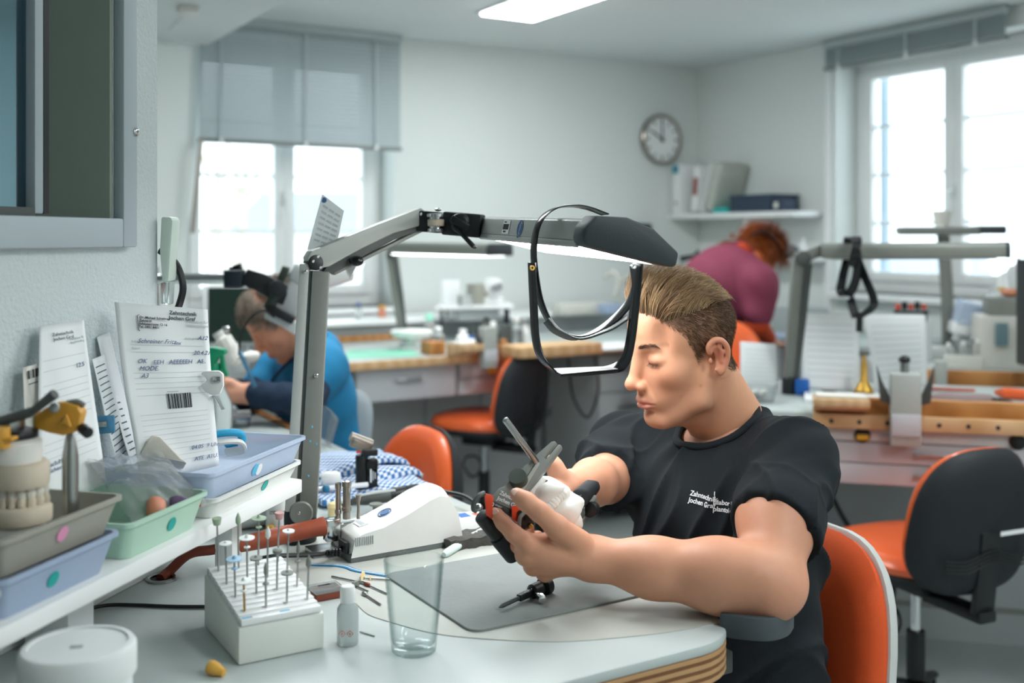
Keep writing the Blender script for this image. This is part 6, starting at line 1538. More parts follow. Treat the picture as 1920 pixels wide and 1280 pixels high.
# hair: short, grey brown
def hair_cap(v1, n1, hm, MHx, parent, cols, N, L, fl, lift, rad, name='hair', k=6, base=None):
    idx = np.argwhere(hm).ravel(); pk = RNG.choice(idx, N); p = v1[pk]; nn = n1[pk]; fd = fl(p) + RNG.normal(0, .2, p.shape); fd -= nn * (fd * nn).sum(1)[:, None]; fd /= np.linalg.norm(fd, axis=1)[:, None] + 1e-9
    Ls = L * RNG.uniform(.7, 1.15, N); out = [p + nn * .001]
    for i in range(1, k):
        t_ = i / (k - 1); d = nn * lift * (1 - t_) ** 1.2 + fd * (.5 + .5 * t_); d /= np.linalg.norm(d, axis=1)[:, None]; out.append(out[-1] + d * (Ls / (k - 1))[:, None])
    q = np.stack(out, 1); c = np.array([-.008, 0, .028]); r = np.array([.094, .078, .079]); w = (q - c) / r; ln = np.linalg.norm(w, axis=2); bad = (ln < 1.03) & (q[:, :, 2] > .0)
    q = np.where(bad[:, :, None], c + w / (ln[:, :, None] + 1e-9) * r * 1.04, q); t_ = RNG.random(N)[:, None]
    return strands(name, xf(q.reshape(-1, 3), MHx).reshape(q.shape), rad, 'hair', parent, L3(cols[0]) * (1 - t_) + L3(cols[1]) * t_)
hm2 &= ~((np.abs(v1[:, 1]) > .0745) & (v1[:, 2] < .015))
fl2 = lambda p: np.stack([np.where(p[:, 0] > .0, .8, -.4), .5 * np.sign(p[:, 1]), -.6 + 0 * p[:, 0]], 1)
hair_cap(v1, n1, hm2, MH2, wb, ('4a3a30', 'b9aa9a'), 5200, .034, fl2, .8, .0011)

# microscope and things at her place
t = thing('microscope', 'white stereo microscope on a silver boom in front of the woman in blue', 'microscope', P(290, 700, 2.62))
MB().cyl(Vector((P(286, 500, 2.6).x, 2.6, TZ)), P(286, 500, 2.6), .016).build('column', 'chrome', t)
MB().cyl(P(284, 523, 2.6), P(424, 522, 2.6), .0135).build('boom', 'chrome', t)
MB().box(P(440, 522, 2.6), (.045, .045, .042)).build('boom_clamp', 'navy_plastic', t, bevel=.004)
MB().tube([P(452, 508, 2.6), P(450, 497, 2.6), P(438, 502, 2.6)], .006, 8).cyl(P(430, 503, 2.6), P(450, 503, 2.6), .004).build('clamp_lever', 'black_plastic', t)
MB().ribbon([P(458, 518, 2.6), P(490, 530, 2.61), P(540, 556, 2.62)], (0, 0, 1), [.040, .046, .05], .03).build('arm_block', 'black_plastic', t, bevel=.004)
MB().cyl(P(520, 541, 2.56), P(520, 541, 2.60), .021).build('focus_knob', 'black_soft', t, bevel=.004)
MB().box(P(530, 518, 2.60), (.016, .03, .05), (0, .4, 0)).box(P(512, 562, 2.60), (.022, .03, .05), (0, .5, 0)).build('rack', 'knob_green', t, bevel=.002)
for nm, p_, sz in (('optic_body', (552, 560), (.062, .07, .085)), ('eyepiece_head', (566, 515), (.05, .07, .05))):
    MB().box(P(*p_, 2.64), sz, (0, .55, 0)).build(nm, 'grey_lam', t, bevel=.010, seg=3)
MB().ribbon([P(500, 574, 2.6), P(552, 600, 2.61)], (0, -1, 0), .05, .018).build('lens_plate', 'black_plastic', t, bevel=.002)
MB().prism([P(498, 584, 2.60), P(503, 578, 2.60), P(556, 606, 2.61), P(552, 628, 2.61), P(530, 614, 2.61), P(494, 596, 2.60)], (0, .05, 0)).build('light_plate', 'grey_lam', t, bevel=.003)
MB().cyl(P(600, 520, 2.62), P(655, 505, 2.66), .030).build('eyepiece_tube', 'white_gloss', t, bevel=.004)
MB().tube(bez([P(514, 594, 2.58), P(492, 582, 2.56), P(466, 600, 2.55), P(452, 630, 2.56), P(448, 665, 2.58)], 6), .003, 6).build('cable', 'black_plastic', t)
MB().lathe(Vector((P(286, 500, 2.6).x, 2.6, TZ)), [(.07, .0003), (.07, .015), (.03, .02), (.0001, .02)], 28).build('foot', 'black_plastic', t)
t = thing('ring_cable', 'black hose looped on the edge of the partition behind the pale handset', 'hose', P(318, 540, 1.64))
MB().tube(bez([P(300, 470, 1.628), P(316, 480, 1.64), P(333, 500, 1.66), P(343, 535, 1.66), P(338, 565, 1.66), P(326, 590, 1.65), P(300, 604, 1.628)], 6), .0055, 8).build('hose', 'black_plastic', t)
t = thing('monitor', 'dark monitor standing behind the woman in blue', 'monitor', P(440, 640, 3.75))
MB().box(P(452, 590, 3.75), (.26, .03, .21), .1).build('housing', 'white_paint', t, bevel=.004)
MB().box(P(455, 590, 3.73), (.235, .004, .19), .1).build('screen', 'screen_dark', t)
MB().box(P(452, 660, 3.77), (.05, .03, .14), .1).build('stand', 'grey_lam', t, bevel=.004)
q = Vector((P(405, 690, 2.35).x, 2.35, TZ)); t = thing('spray_bottle', 'spray bottle with green trigger head behind the large order sheet', 'spray bottle', q)
MB().lathe(q, [(.0001, .0003), (.034, .0003), (.036, .004), (.036, .13), (.02, .17), (.013, .18), (.013, .19)], 28).build('bottle', 'clear_plastic', t)
MB().cyl(P(400, 700, 2.35), P(400, 680, 2.35), .016).build('collar', 'green_plastic', t, bevel=.002)
MB().prism([P(388, 652, 2.36), P(404, 649, 2.36), P(426, 653, 2.36), P(428, 662, 2.36), P(413, 668, 2.36), P(408, 680, 2.36), P(392, 682, 2.36)], (0, -.024, 0)).build('trigger_head', 'green_plastic', t, bevel=.003)
MB().prism([P(414, 664, 2.355), P(421, 664, 2.355), P(425, 690, 2.355), P(431, 703, 2.355), P(425, 705, 2.355), P(416, 690, 2.355)], (0, -.014, 0)).build('trigger', 'green_plastic', t, bevel=.002)
t = thing('shade_guide', 'white tooth model on a pale blue holder in front of the woman in blue', 'dental tool', P(440, 690, 2.8))
MB().tube(bez([P(409, 622, 2.78), P(420, 640, 2.78), P(438, 668, 2.78), P(449, 682, 2.78)], 5), [.016] * 4 + [.024] * 5 + [.02] * 4 + [.014] * 3, 10).build('model_arm', 'plaster_w', t)
MB().cyl(P(418, 618, 2.78), P(430, 617, 2.78), .008).build('nut', 'chrome', t, bevel=.001)
lump(P(471, 667, 2.80), (.026, .018, .015), 41, .12).build('wax_model', 'plaster_w', t)
MB().tube([P(450, 660, 2.77), P(478, 724, 2.80)], .0055, 8).build('holder_rod', 'clip_blue', t)
for i, (px_, py_, lb) in enumerate(((424, 792, 'small glass jar with lid nearest the large order sheet'), (449, 800, 'small glass jar with flat lid in front of the blue box'), (430, 774, 'small glass jar behind the two nearer jars'))):
    q = T(px_, py_); t = thing('glass_jar', lb, 'jar', q, None, 'small glass jars')
    MB().lathe(q, [(.0001, .0003), (.026, .0003), (.028, .003), (.028, .026), (.026, .026), (.026, .004), (.0001, .0035)], 28).build('jar_body', 'clear_glass', t)
    MB().lathe(q + Vector((0, 0, .0265)), [(.029, 0), (.029, .006), (.026, .008), (.0001, .008)], 28).build('lid', 'clear_plastic', t)
q = T(428, 780); t = thing('dropper_flask', 'small clear flask with bright green cap beside the order sheet clip', 'flask', q)
MB().lathe(q, [(.0001, .0003), (.014, .0003), (.014, .02), (.006, .03), (.0001, .03)], 20).build('flask', 'clear_plastic', t); MB().cyl(q + Vector((0, 0, .0302)), q + Vector((0, 0, .043)), .007).build('cap', 'green_plastic', t, bevel=.001)
q = T(458, 786); t = thing('floss_box', 'small blue and white box on the bench by the elbow of the woman', 'box', q, .3)
MB().box((0, 0, .008), (.035, .03, .015)).build('lower_half', 'blue_plastic', t, bevel=.002, world=False); MB().box((0, 0, .0195), (.035, .03, .0075)).build('upper_half', 'grey_lam', t, bevel=.002, world=False)
q = T(618, 836); t = thing('dust_cover', 'clear plastic cover standing on the bench behind the lamp post', 'cover', q)
def cvf(a, b):
    an = PI * a; return q + Vector((-.06 + .085 * a + .02 * math.cos(an) * (1 - b), .05 * math.sin(an) - .02, .10 * b * (1 - .35 * a * a)))
MB().sheet(cvf, 14, 10, .001).build('cover', 'bag_plastic', t, smooth=0)
q = P(505, 792, 2.62); q.z = TZ; t = thing('pink_sheet', 'pink paper lying on the bench beside the lamp post', 'paper', q)
MB().box(q + Vector((.01, .04, .001)), (.14, .05, .0012), RU).build('sheet', mat('pink_paper', 'd99a9a', .7), t)
t = thing('wood_rule', 'wooden strip on the bench edge below the elbow of the woman', 'wooden strip', uv(.93, 2.75, TZ))
MB().box(uv(.945, 2.86, TZ + .004), (.025, .42, .006), RU).build('strip', 'wood_mid', t, bevel=.001)
# ================================================================ far bench under the half shaded window
def ubx(u0, u1, v0, v1, z0, z1): mb = MB(); return ubox(mb, u0, u1, v0, v1, z0, z1)
VF_ = 4.0; bb_ = thing('work_bench', 'long grey workbench with wooden edge along the far wall', 'bench', uv(2.4, 4.3, 0))
ubx(1.60, 3.62, VF_, 4.80, .79, .82).build('bench_top', 'laminate', bb_, bevel=.003)
ubx(1.60, 3.62, VF_ - .022, VF_, .785, .82).build('wood_edge', 'wood_light', bb_, bevel=.003)
ubx(1.60, 1.64, VF_ + .05, 4.8, 0, .789).build('side_panel', 'grey_lam_d', bb_)
ubx(1.64, 3.62, 4.55, 4.58, 0, .789).build('back_panel', 'grey_lam', bb_)
for k, u_ in enumerate((1.95, 2.25, 2.55)): ubx(u_, u_ + .006, 4.545, 4.55, 0, .789).build('panel_joint', 'grey_lam_d', bb_)
ubx(1.60, 3.9, 4.80, VB - .062, 0, .895).build('duct_body', 'grey_lam_d', bb_)
ubx(1.60, 3.9, 4.77, VB - .062, .895, .912).build('duct_top', 'white_gloss', bb_, bevel=.003)
ubx(1.70, 2.40, 4.76, 4.772, .823, .85).build('wood_rail', 'wood_mid', bb_)
def drawer_unit(label, u0, u1, z0, z1, n, m, knob=False, handles=True, depth=.45, v0=VF_ + .02):
    t = thing('drawer_unit', label, 'drawer unit', uv((u0 + u1) / 2, v0 + depth / 2, z0), None, 'grey drawer units')
    ubx(u0, u1, v0 + .02, v0 + depth, z0, z1).build('carcass', 'grey_lam', t, bevel=.002)
    h = (z1 - z0) / n
    for k in range(n):
        d = ubx(u0 + .004, u1 - .004, v0, v0 + .019, z0 + k * h + .003, z0 + (k + 1) * h - .003).build('drawer', m, t, bevel=.002)
        if handles:
            mb = MB().box(uv((u0 + u1) / 2, v0 - .014, z0 + (k + .62) * h), (.12, .010, .012), RU).box(uv((u0 + u1) / 2 - .05, v0 - .006, z0 + (k + .62) * h), (.01, .014, .01), RU).box(uv((u0 + u1) / 2 + .05, v0 - .006, z0 + (k + .62) * h), (.01, .014, .01), RU)
            mb.build('handle', 'alu', d, bevel=.002)
        elif knob and k == n - 1:
            MB().lathe(uv((u0 + u1) / 2, v0, z0 + (k + .5) * h), [(.012, 0), (.022, .008), (.022, .02), (.015, .026), (.0001, .026)], 20, -V).build('knob', 'yellow_knob', d)
    return t
drawer_unit('wide grey drawer hanging under the far bench beside the woman in blue', 1.68, 2.14, .645, .785, 1, 'mauve_lam')
drawer_unit('pair of narrow drawers with a yellow knob behind the far swivel chair', 2.15, 2.46, .645, .785, 2, 'mauve_lam', True, False)
drawer_unit('tall four drawer grey cabinet under the right end of the far bench', 2.88, 3.22, .06, .775, 4, 'grey_lam')
drawer_unit('second grey drawer cabinet beside the tall one at the far bench', 3.23, 3.58, .06, .775, 4, 'grey_lam')
small_lamp('grey bench lamp on the far bench behind the main lamp', T(757, 650), P(735, 474, 4.78), P(748, 464, 4.76), P(935, 468, 4.40), .05, .16, 'white_gloss', .03, 'lamp_emit_low')
def quad_on(pts, z, h, nm, m, label, cat, bev=.001):
    q = [T(x, y, z) for x, y in pts]; t = thing(nm, label, cat, sum(q, Vector()) / len(q)); MB().prism([p + Vector((0, 0, .0004)) for p in q], (0, 0, h)).build('body', m, t, bevel=bev); return t
quad_on([(640, 673), (786, 668), (772, 655), (655, 657)], .82, .003, 'cutting_mat', 'green_soft', 'mint green cutting mat on the far bench', 'mat', 0)
def bench_pin(label, c, f, s, L=.16, W=.10, H=.045, paper=True):
    """wedge-shaped wooden bench pin; f = direction it points to"""
    f = Vector(f).normalized(); R = basis(f, z=(0, 0, 1)); t = thing('bench_pin', label, 'bench pin', c)
    MB().add([c + R @ Vector(p) for p in ((0, -W / 2, 0), (L, -W / 2, H * .55), (L, W / 2, H * .55), (0, W / 2, 0), (0, -W / 2, H), (L, -W / 2, H), (L, W / 2, H), (0, W / 2, H))],
             [(3, 2, 1, 0), (4, 5, 6, 7), (0, 1, 5, 4), (1, 2, 6, 5), (2, 3, 7, 6), (3, 0, 4, 7)]).build('wedge', 'wood_pin', t, bevel=.004)
    if paper: MB().box(c + R @ Vector((L * .42, 0, H + .004)), (L * .8, W * .9, .006), R).build('pad', 'paper_warm', t, bevel=.001)
    return t
bench_pin('pale wooden bench pin with white pad on the far bench', T(866, 668), -V + U * .1, 1, .12, .16, .06)
def block(label, c, size, m, nm='wood_block', cat='wood block', r=RU, bev=.003):
    t = thing(nm, label, cat, c); MB().box(Vector(c) + Vector((0, 0, size[2] / 2 + .0005)), size, r).build('body', m, t, bevel=bev); return t
block('orange brown wooden block left of the white padded pin', T(812, 664), (.07, .10, .055), 'wood_mid')
block('orange brown wooden block beside the grey vise on the far bench', T(916, 664), (.16, .05, .06), 'wood_mid')
block('long wooden board on the far bench behind the swivel chair', T(1035, 664), (.42, .16, .045), 'wood_light')
def vise(label, c, s, f):
    t = thing('bench_vise', label, 'vise', c); f = Vector(f).normalized(); x = f.cross(Vector((0, 0, 1))); R = basis(x, z=(0, 0, 1))
    MB().box(c + f * .02 * s + Vector((0, 0, -.02 * s)), (.08 * s, .05 * s, .20 * s), R).build('column', 'lamp_grey_l', t, bevel=.006)
    MB().box(c + f * .048 * s + Vector((0, 0, -.06 * s)), (.076 * s, .004, .06 * s), R).build('label_plate', 'mauve_lam', t, bevel=.001)
    for sg in (-1, 1):
        MB().prism([c + x * sg * .03 * s + Vector((0, 0, -.01 * s)), c + x * sg * .065 * s + Vector((0, 0, .0)), c + x * sg * .075 * s + Vector((0, 0, .10 * s)), c + x * sg * .062 * s + Vector((0, 0, .06 * s))], f * .03 * s).build('jaw', 'lamp_dark', t, bevel=.002)
    MB().cyl(c + Vector((0, 0, .08 * s)), c + Vector((0, 0, .115 * s)), .012 * s).build('screw', 'steel', t); MB().ell(c + Vector((0, 0, .115 * s)), (.016 * s, .016 * s, .012 * s)).build('knob', 'black_plastic', t)
    return t
vise('grey vise column clamped to the edge of the far bench', T(912, 668) + Vector((0, -.03, .06)), .85, -V)
def bottle(label, c, r, h, m, cap, group=None, nm='bottle', cat='bottle', neck=.45):
    t = thing(nm, label, cat, c, None, group)
    MB().lathe(c, [(.0001, .0004), (r * .95, .0004), (r, r * .1), (r, h * .62), (r * neck, h * .76), (r * neck, h * .82)], 20).build('bottle_body', m, t)
    MB().lathe(c + Vector((0, 0, h * .821)), [(r * neck * 1.25, 0), (r * neck * 1.25, h * .15), (r * neck, h * .179), (.0001, h * .179)], 16).build('cap', cap, t); return t
q = T(760, 652); t = thing('pedestal_dish', 'white dish on a low foot at the post of the far lamp', 'dish', T(772, 656))
MB().lathe(T(772, 656), [(.05, .0004), (.05, .01), (.02, .02), (.02, .05), (.085, .06), (.095, .085), (.09, .088), (.0001, .075)], 28).build('dish', 'white_gloss', t)
bottle('clear bottle with blue cap on the sill board behind the lamp post', T(672, 598, .912), .018, .08, 'clear_plastic', 'blue_plastic')
bottle('small orange cup like bottle on the sill board under the window', T(716, 594, .912), .02, .06, 'salmon', 'amber_wax', neck=.8)
pl = thing('instrument_riser', 'white instrument riser board on black posts on the far bench', 'riser', T(885, 640))
for x_, y_ in ((828, 640), (952, 636), (838, 628), (948, 626)):
    a_ = T(x_, y_); MB().cyl(a_ + Vector((0, 0, .0005)), a_ + Vector((0, 0, .155)), .008).build('post', 'black_plastic', pl)
tt = [T(815, 642), T(965, 638), T(955, 624), T(828, 626)]; MB().prism([p + Vector((0, 0, .155)) for p in tt], (0, 0, .012)).build('board', 'white_gloss', pl, bevel=.002)
MB().box(T(890, 634) + Vector((0, 0, .12)), (.22, .12, .05), RU).build('drawer_box', 'grey_lam', pl, bevel=.003)
rz = .82 + .1675
def R_(px, py): a_ = T(px, py); return Vector((a_.x, a_.y, rz))
for k, (x_, y_, m_, s_, lb) in enumerate(((845, 634, 'paper', (.10, .012, .12), 'white carton standing on the left of the instrument riser'), (896, 632, 'tray_grey', (.09, .08, .10), 'grey box in the middle of the instrument riser'),
        (872, 636, 'clear_plastic', (.06, .05, .05), 'clear low box at the front of the instrument riser'))): block(lb, R_(x_, y_), s_, m_, 'riser_box', 'box')
t = thing('tabletop_motor', 'round white tabletop motor on the right of the instrument riser', 'motor', R_(925, 632))
MB().lathe(R_(925, 632), [(.05, .0004), (.055, .01), (.055, .03), (.035, .04), (.035, .055), (.05, .06), (.055, .09), (.04, .125), (.0001, .13)], 24).build('motor_body', 'white_gloss', t); MB().cyl(R_(925, 632) + Vector((.0, -.04, .08)), R_(925, 632) + Vector((.03, -.10, .09)), .02).build('spindle', 'alu', t)
for k, (x_, y_, r_, h_, m_, c_, lb) in enumerate(((805, 650, .03, .15, 'clear_plastic', 'green_soft', 'clear bottle with pale green top left of the riser'), (822, 654, .028, .10, 'clear_plastic', 'white_gloss', 'clear wide bottle in front of the riser post'),
        (868, 652, .030, .085, 'white_gloss', 'white_gloss', 'round white pot under the riser board'), (884, 654, .024, .06, 'white_gloss', 'blue_plastic', 'white pot with blue cap under the riser board'),
        (925, 652, .026, .12, 'white_gloss', 'white_gloss', 'white squeeze bottle under the right end of the riser'), (968, 652, .03, .14, 'clear_plastic', 'white_gloss', 'pale bottle right of the riser behind the visor frame'),
        (984, 650, .022, .13, 'white_gloss', 'steel', 'slim white bottle with steel top beside the visor frame'), (850, 660, .02, .05, 'brown_rubber', 'black_plastic', 'small brown pot at the front of the far bench'))):
    bottle(lb, T(x_, y_), r_, h_, m_, c_, 'bottles on the far bench')
block('dark grey metal cup block beside the white squeeze bottle', T(948, 654), (.05, .05, .11), 'lamp_dark', 'metal_cup', 'cup', RU, .01)
t = thing('order_tray', 'dark blue tool lying under the magnifier headband on the far bench', 'tool', T(1020, 655)); MB().tube([T(1000, 656, .84), T(1030, 656, .84), T(1052, 657, .835)], [.012, .018, .006], 10).build('handle', 'navy_plastic', t)
block('long beige box on the sill board seen through the visor frame', T(1088, 588, .912), (.30, .10, .06), 'beige_dev', 'beige_box', 'box')
block('pale blue box on the sill board beside the long beige box', T(1142, 588, .912), (.10, .10, .055), 'tray_blue_d', 'blue_box', 'box')
for k, (x_, py_) in enumerate(((1135, 520), (1168, 528))):
    t = thing('wall_bracket_tool', ['pale tool hanging on the far wall above the blue box', 'pale hook tool hanging on the far wall beside the visor'][k], 'tool', P(x_, 560, 5.9))
    c_ = P(x_, py_, 5.95); MB().tube(bez([c_, c_ + Vector((.04, -.05, .03)), c_ + Vector((.07, -.06, -.02)), c_ + Vector((.05, -.05, -.10))], 5), .016, 8).build('hook', 'beige_dev', t)
t = thing('hand_sheet', 'white paper sheet on the far bench at the right of the board', 'paper', T(1140, 655)); MB().box(T(1140, 652) + Vector((0, 0, .006)), (.30, .22, .01), RU).build('sheet', 'paper', t)
t = thing('wall_socket_box', 'small black box on the far wall behind the end of the lamp', 'wall box', P(1224, 433, 6.5)); cb_ = uv(P(1224, 433, 6.5).dot(U), VB - .022, P(1224, 433, 6.6).z); MB().box(cb_, (.11, .04, .09), RU).build('box', 'black_plastic', t, bevel=.003)

# wall clock
cu_ = Vector((.1385 * 6.68, 6.68, 0)).dot(U); cz = P(1237, 262, 6.68).z; cc2 = uv(cu_, VB - .001, cz)
t = thing('wall_clock', 'round steel rimmed wall clock showing ten o clock', 'clock', cc2)
MB().lathe(cc2, [(.145, 0), (.155, .004), (.158, .03), (.150, .038), (.140, .034), (.138, .02)], 56, -V).build('rim', 'steel_warm', t)
MB().lathe(cc2, [(.0001, .018), (.139, .018), (.139, .021), (.0001, .021)], 48, -V).build('face', 'white_gloss', t)
def on_clock(a, r, o=.022): return cc2 + (U * math.sin(a) + Vector((0, 0, math.cos(a)))) * r - V * o
for k in range(12):
    a = 2 * PI * k / 12; MB().box(on_clock(a, .115), (.010 if k % 3 else .014, .002, .024), Matrix((U, -V, Vector((0, 0, 1)))).transposed() @ Matrix.Rotation(-a, 3, 'Y') if False else basis(U * math.cos(a) - Vector((0, 0, math.sin(a))), z=U * math.sin(a) + Vector((0, 0, math.cos(a))))).build('hour_mark', 'lamp_dark', t)
for a, L, w, nm in ((2 * PI * 10 / 12, .095, .009, 'hour_hand'), (0, .115, .007, 'minute_hand')):
    MB().box((on_clock(a, L, .026) + on_clock(a, -.02, .026)) / 2, (w, .003, L + .02), basis(U * math.cos(a) - Vector((0, 0, math.sin(a))), z=U * math.sin(a) + Vector((0, 0, math.cos(a))))).build(nm, 'ink_black', t)
MB().lathe(cc2, [(.0001, .02), (.011, .02), (.011, .03), (.0001, .03)], 18, -V).build('hub', 'ink_black', t)

# shelf in the corner
SH = 1.465; t = thing('wall_shelf', 'white wall shelf in the corner carrying the binder and dark box', 'shelf', uv(4.43, 4.7, SH - .03))
ubx(4.305, UR - .001, 4.20, VB - .001, SH - .03, SH).build('board', 'white_gloss', t, bevel=.002); ubx(4.34, UR - .001, 4.6, 4.615, SH - .12, SH - .031).build('bracket', 'white_paint', t)
t = thing('wall_shelf', 'lower white wall shelf with small white bottles behind the bending woman', 'shelf', uv(4.43, 4.6, 1.2)); ubx(4.36, UR - .001, 4.16, 5.0, 1.19, 1.205).build('board', 'white_gloss', t, bevel=.002)
for k in range(4): bottle(['leftmost', 'second', 'third', 'rightmost'][k] + ' small white bottle on the lower wall shelf', uv(4.44, 4.52 - k * .09, 1.205), .022, .10 + .01 * (k % 2), 'white_gloss', 'white_gloss', 'white bottles on the lower shelf')
t = thing('ring_binder', 'white ring binder with blue spine label at the corner of the wall shelf', 'binder', uv(4.42, 5.19, SH))
ubx(4.315, 4.54, 5.155, 5.23, SH + .0005, SH + .31).build('cover', 'white_gloss', t, bevel=.003); ubx(4.312, 4.3152, 5.165, 5.22, SH + .255, SH + .305).build('spine_label', 'blue_lbl' if 'blue_lbl' in M else mat('blue_lbl', '2f8fa3', .5), t)
MB().lathe(uv(4.314, 5.19, SH + .07), [(.006, 0), (.012, 0), (.012, .002), (.006, .002)], 16, -U, closed=True).build('finger_hole', 'lamp_dark', t)
def lean(label, v0, th, w, h, tilt, m, nm='booklet', cat='book', spine=None):
    t = thing(nm, label, cat, uv(4.42, v0, SH)); R = Matrix.Rotation(RU, 3, 'Z') @ Matrix.Rotation(tilt, 3, 'X')
    o = uv(4.42, v0, SH + .003); MB().box(o + R @ Vector((0, 0, h / 2 + th * .3)), (w, th, h), R).build('cover', m, t, bevel=.001)
    if spine: MB().box(o + R @ Vector((-w / 2 - .0006, 0, h / 2 + .03)), (.001, th * .9, h * .4), R).build('spine_print', spine, t)
lean('white book with red picture leaning beside the ring binder', 5.03, .05, .20, .27, .10, 'white_gloss', spine='book_red')
lean('thick grey patterned catalogue leaning to the right on the wall shelf', 4.90, .075, .21, .29, .32, 'book_grey')
lean('white brochure leaning against the grey patterned catalogue', 4.96, .012, .21, .30, .30, 'white_gloss')
t = thing('teal_packet', 'flat teal packet lying under the leaning catalogue', 'packet', uv(4.42, 4.80, SH)); ubx(4.32, 4.52, 4.73, 4.86, SH + .0005, SH + .03).build('packet', 'teal_box', t, bevel=.003)
t = thing('storage_box', 'dark navy cardboard box on the wall shelf', 'box', uv(4.42, 4.55, SH)); bx_ = ubx(4.315, 4.53, 4.37, 4.70, SH + .0005, SH + .085).build('box', 'navy_box', t, bevel=.002); ubx(4.31, 4.535, 4.365, 4.705, SH + .0855, SH + .10).build('lid', 'navy_box', t, bevel=.002)
t = thing('small_carton', 'small dark carton with pale label at the end of the wall shelf', 'box', uv(4.42, 4.32, SH)); ubx(4.32, 4.42, 4.28, 4.36, SH + .0005, SH + .07).build('carton', 'navy_box', t, bevel=.002); ubx(4.3185, 4.32, 4.32, 4.35, SH + .02, SH + .05).build('label', 'paper_warm', t)

# ================================================================ counter along the right wall
t = thing('side_counter', 'pale grey counter along the window wall behind the bending woman', 'counter', uv(4.25, 4.0, 0))
ubx(3.92, UR - .02, 3.32, VB - .07, .79, .82).build('counter_top', 'laminate', t, bevel=.003); ubx(3.96, UR - .02, 3.32, VB - .07, .0, .789).build('carcass', 'grey_lam_d', t)
for k in range(3): ubx(3.944, 3.9595, 3.34 + k * .58, 3.90 + k * .58, .08, .77).build('cupboard_door', 'grey_lam', t, bevel=.002)
block('pale blue paper stack on the counter beside the bending woman', T(1478, 632), (.30, .22, .012), 'tray_blue', 'paper_stack', 'paper')
block('grey case on the counter below the lower wall shelf', T(1500, 622), (.22, .2, .13), 'grey_lam_d', 'grey_case', 'case')

# woman in maroon bending over the counter
wm = thing('person', 'red haired woman in a maroon tunic bending over the corner counter', 'person', Vector((1.0, 5.0, .5)))
YM = 4.95; yaw3 = math.radians(35); RH3 = Matrix.Rotation(yaw3, 3, 'Z') @ Matrix.Rotation(math.radians(52), 3, 'Y')
MH3 = Matrix.Translation(P(1430, 474, YM + .05)) @ RH3.to_4x4(); nb3 = P(1382, 482, YM)
s = head_sdf(.005); nl3 = MH3.inverted() @ nb3; s.cone((-.022, 0, -.04), tuple(nl3), .046, .05, k=.02); v1, f1 = s.net(2); c3 = skin_head_colors(v1); n1 = normals(v1, f1)
SL = P(1425, 530, YM - .16); EL = P(1418, 610, YM - .16); WL = P(1446, 640, YM - .02)
a = SDF(np.minimum.reduce([EL, WL]) - .08, np.maximum.reduce([EL, WL]) + .1, .006); a.cone(EL * .2 + WL * .8, WL, .03, .026, k=.02); a.ell(WL + Vector((.02, .03, -.012)), (.04, .03, .018), k=.02)
for i in range(4): a.chain([WL + Vector((.03, .02 + .012 * i, -.01)), WL + Vector((.065, .03 + .014 * i, -.016)), WL + Vector((.09, .035 + .014 * i, -.024))], [.011, .0095, .008], k=.004)
v2, f2_ = a.net(2); b = SDF((.6, 4.5, .6), (1.5, 5.5, 1.45), .012); b.cone(P(1318, 625, YM), P(1372, 520, YM), .08, .08, k=.03).cone(P(1372, 520, YM), nb3, .07, .045, k=.03).cone(P(1372, 520, YM), SL, .05, .04, k=.03).chain([SL, EL, WL], [.04, .038, .022], k=.02); bv, bf = b.net(1)
v, f = merge([(xf(v1, MH3), f1), (v2, f2_), (bv, bf)]); np_mesh('body', v, f, 'skin', wm, np.concatenate([c3, np.tile(L3('d99f86'), (len(v2) + len(bv), 1))]))
s = SDF((.55, 4.5, .55), (1.5, 5.5, 1.42), .009); mid = P(1340, 545, YM)
s.ell(P(1372, 520, YM), (.17, .17, .14), k=.08); s.ell(mid, (.16, .17, .17), k=.10); s.ell(P(1318, 625, YM), (.15, .17, .22), k=.10)
s.cone(SL, nb3 + Vector((.0, .0, -.05)), .075, .07, k=.06); s.cone(SL, SL * .35 + EL * .65, .082, .078, k=.04); s.cone(P(1405, 520, YM + .16), nb3, .07, .07, k=.06)
v, f = s.net(2); n_ = normals(v, f); v = v + n_ * (.004 * np.sin(v[:, 2] * 30 + v[:, 0] * 34 + 2 * np.sin(v[:, 1] * 14)))[:, None]; np_mesh('tunic', v, f, 'scrub_maroon', wm)
s = SDF(np.minimum.reduce([SL, EL, WL]) - .1, np.maximum.reduce([SL, EL, WL]) + .1, .008); s.chain([SL, EL, WL * .75 + EL * .25], [.058, .054, .038], k=.02); v, f = s.net(1); np_mesh('sleeve', v, f, 'rust_knit', wm)
s = SDF((.5, 4.6, 0), (1.3, 5.4, .8), .014)
for dy in (-.09, .09): s.chain([P(1318, 650, YM) + Vector((0, dy, 0)), P(1310, 850, YM) + Vector((0, dy, 0)), Vector((P(1312, 900, YM).x, YM + dy, .06))], [.10, .07, .055], k=.03)
v, f = s.net(1); np_mesh('trousers', v, f, 'trousers', wm)
MB().tube(bez([P(1398, 488, YM - .05), P(1404, 476, YM - .07), P(1396, 464, YM - .07), P(1386, 462, YM - .05)], 4), .02, 8).build('collar', 'rust_knit', wm)
hm3 = v1[:, 2] > np.interp(v1[:, 0], [-.12, 0, .03, .05, .07], [-.09, -.06, .0, .05, .06])
fl3 = lambda p: np.stack([np.full(len(p), -.3), .2 * np.sign(p[:, 1]), np.full(len(p), -.9)], 1)
hair_cap(v1, n1, hm3, MH3, wm, ('7a3a1a', 'c46a35'), 3000, .10, fl3, .45, .0018, k=7)
lump(P(1424, 500, YM - .05), (.045, .05, .075), 61, .08, (0, -.35, 0)).build('hair_bunch', mat('hair_red', 'a8522a', .5, noise=.25, nscale=30), wm)
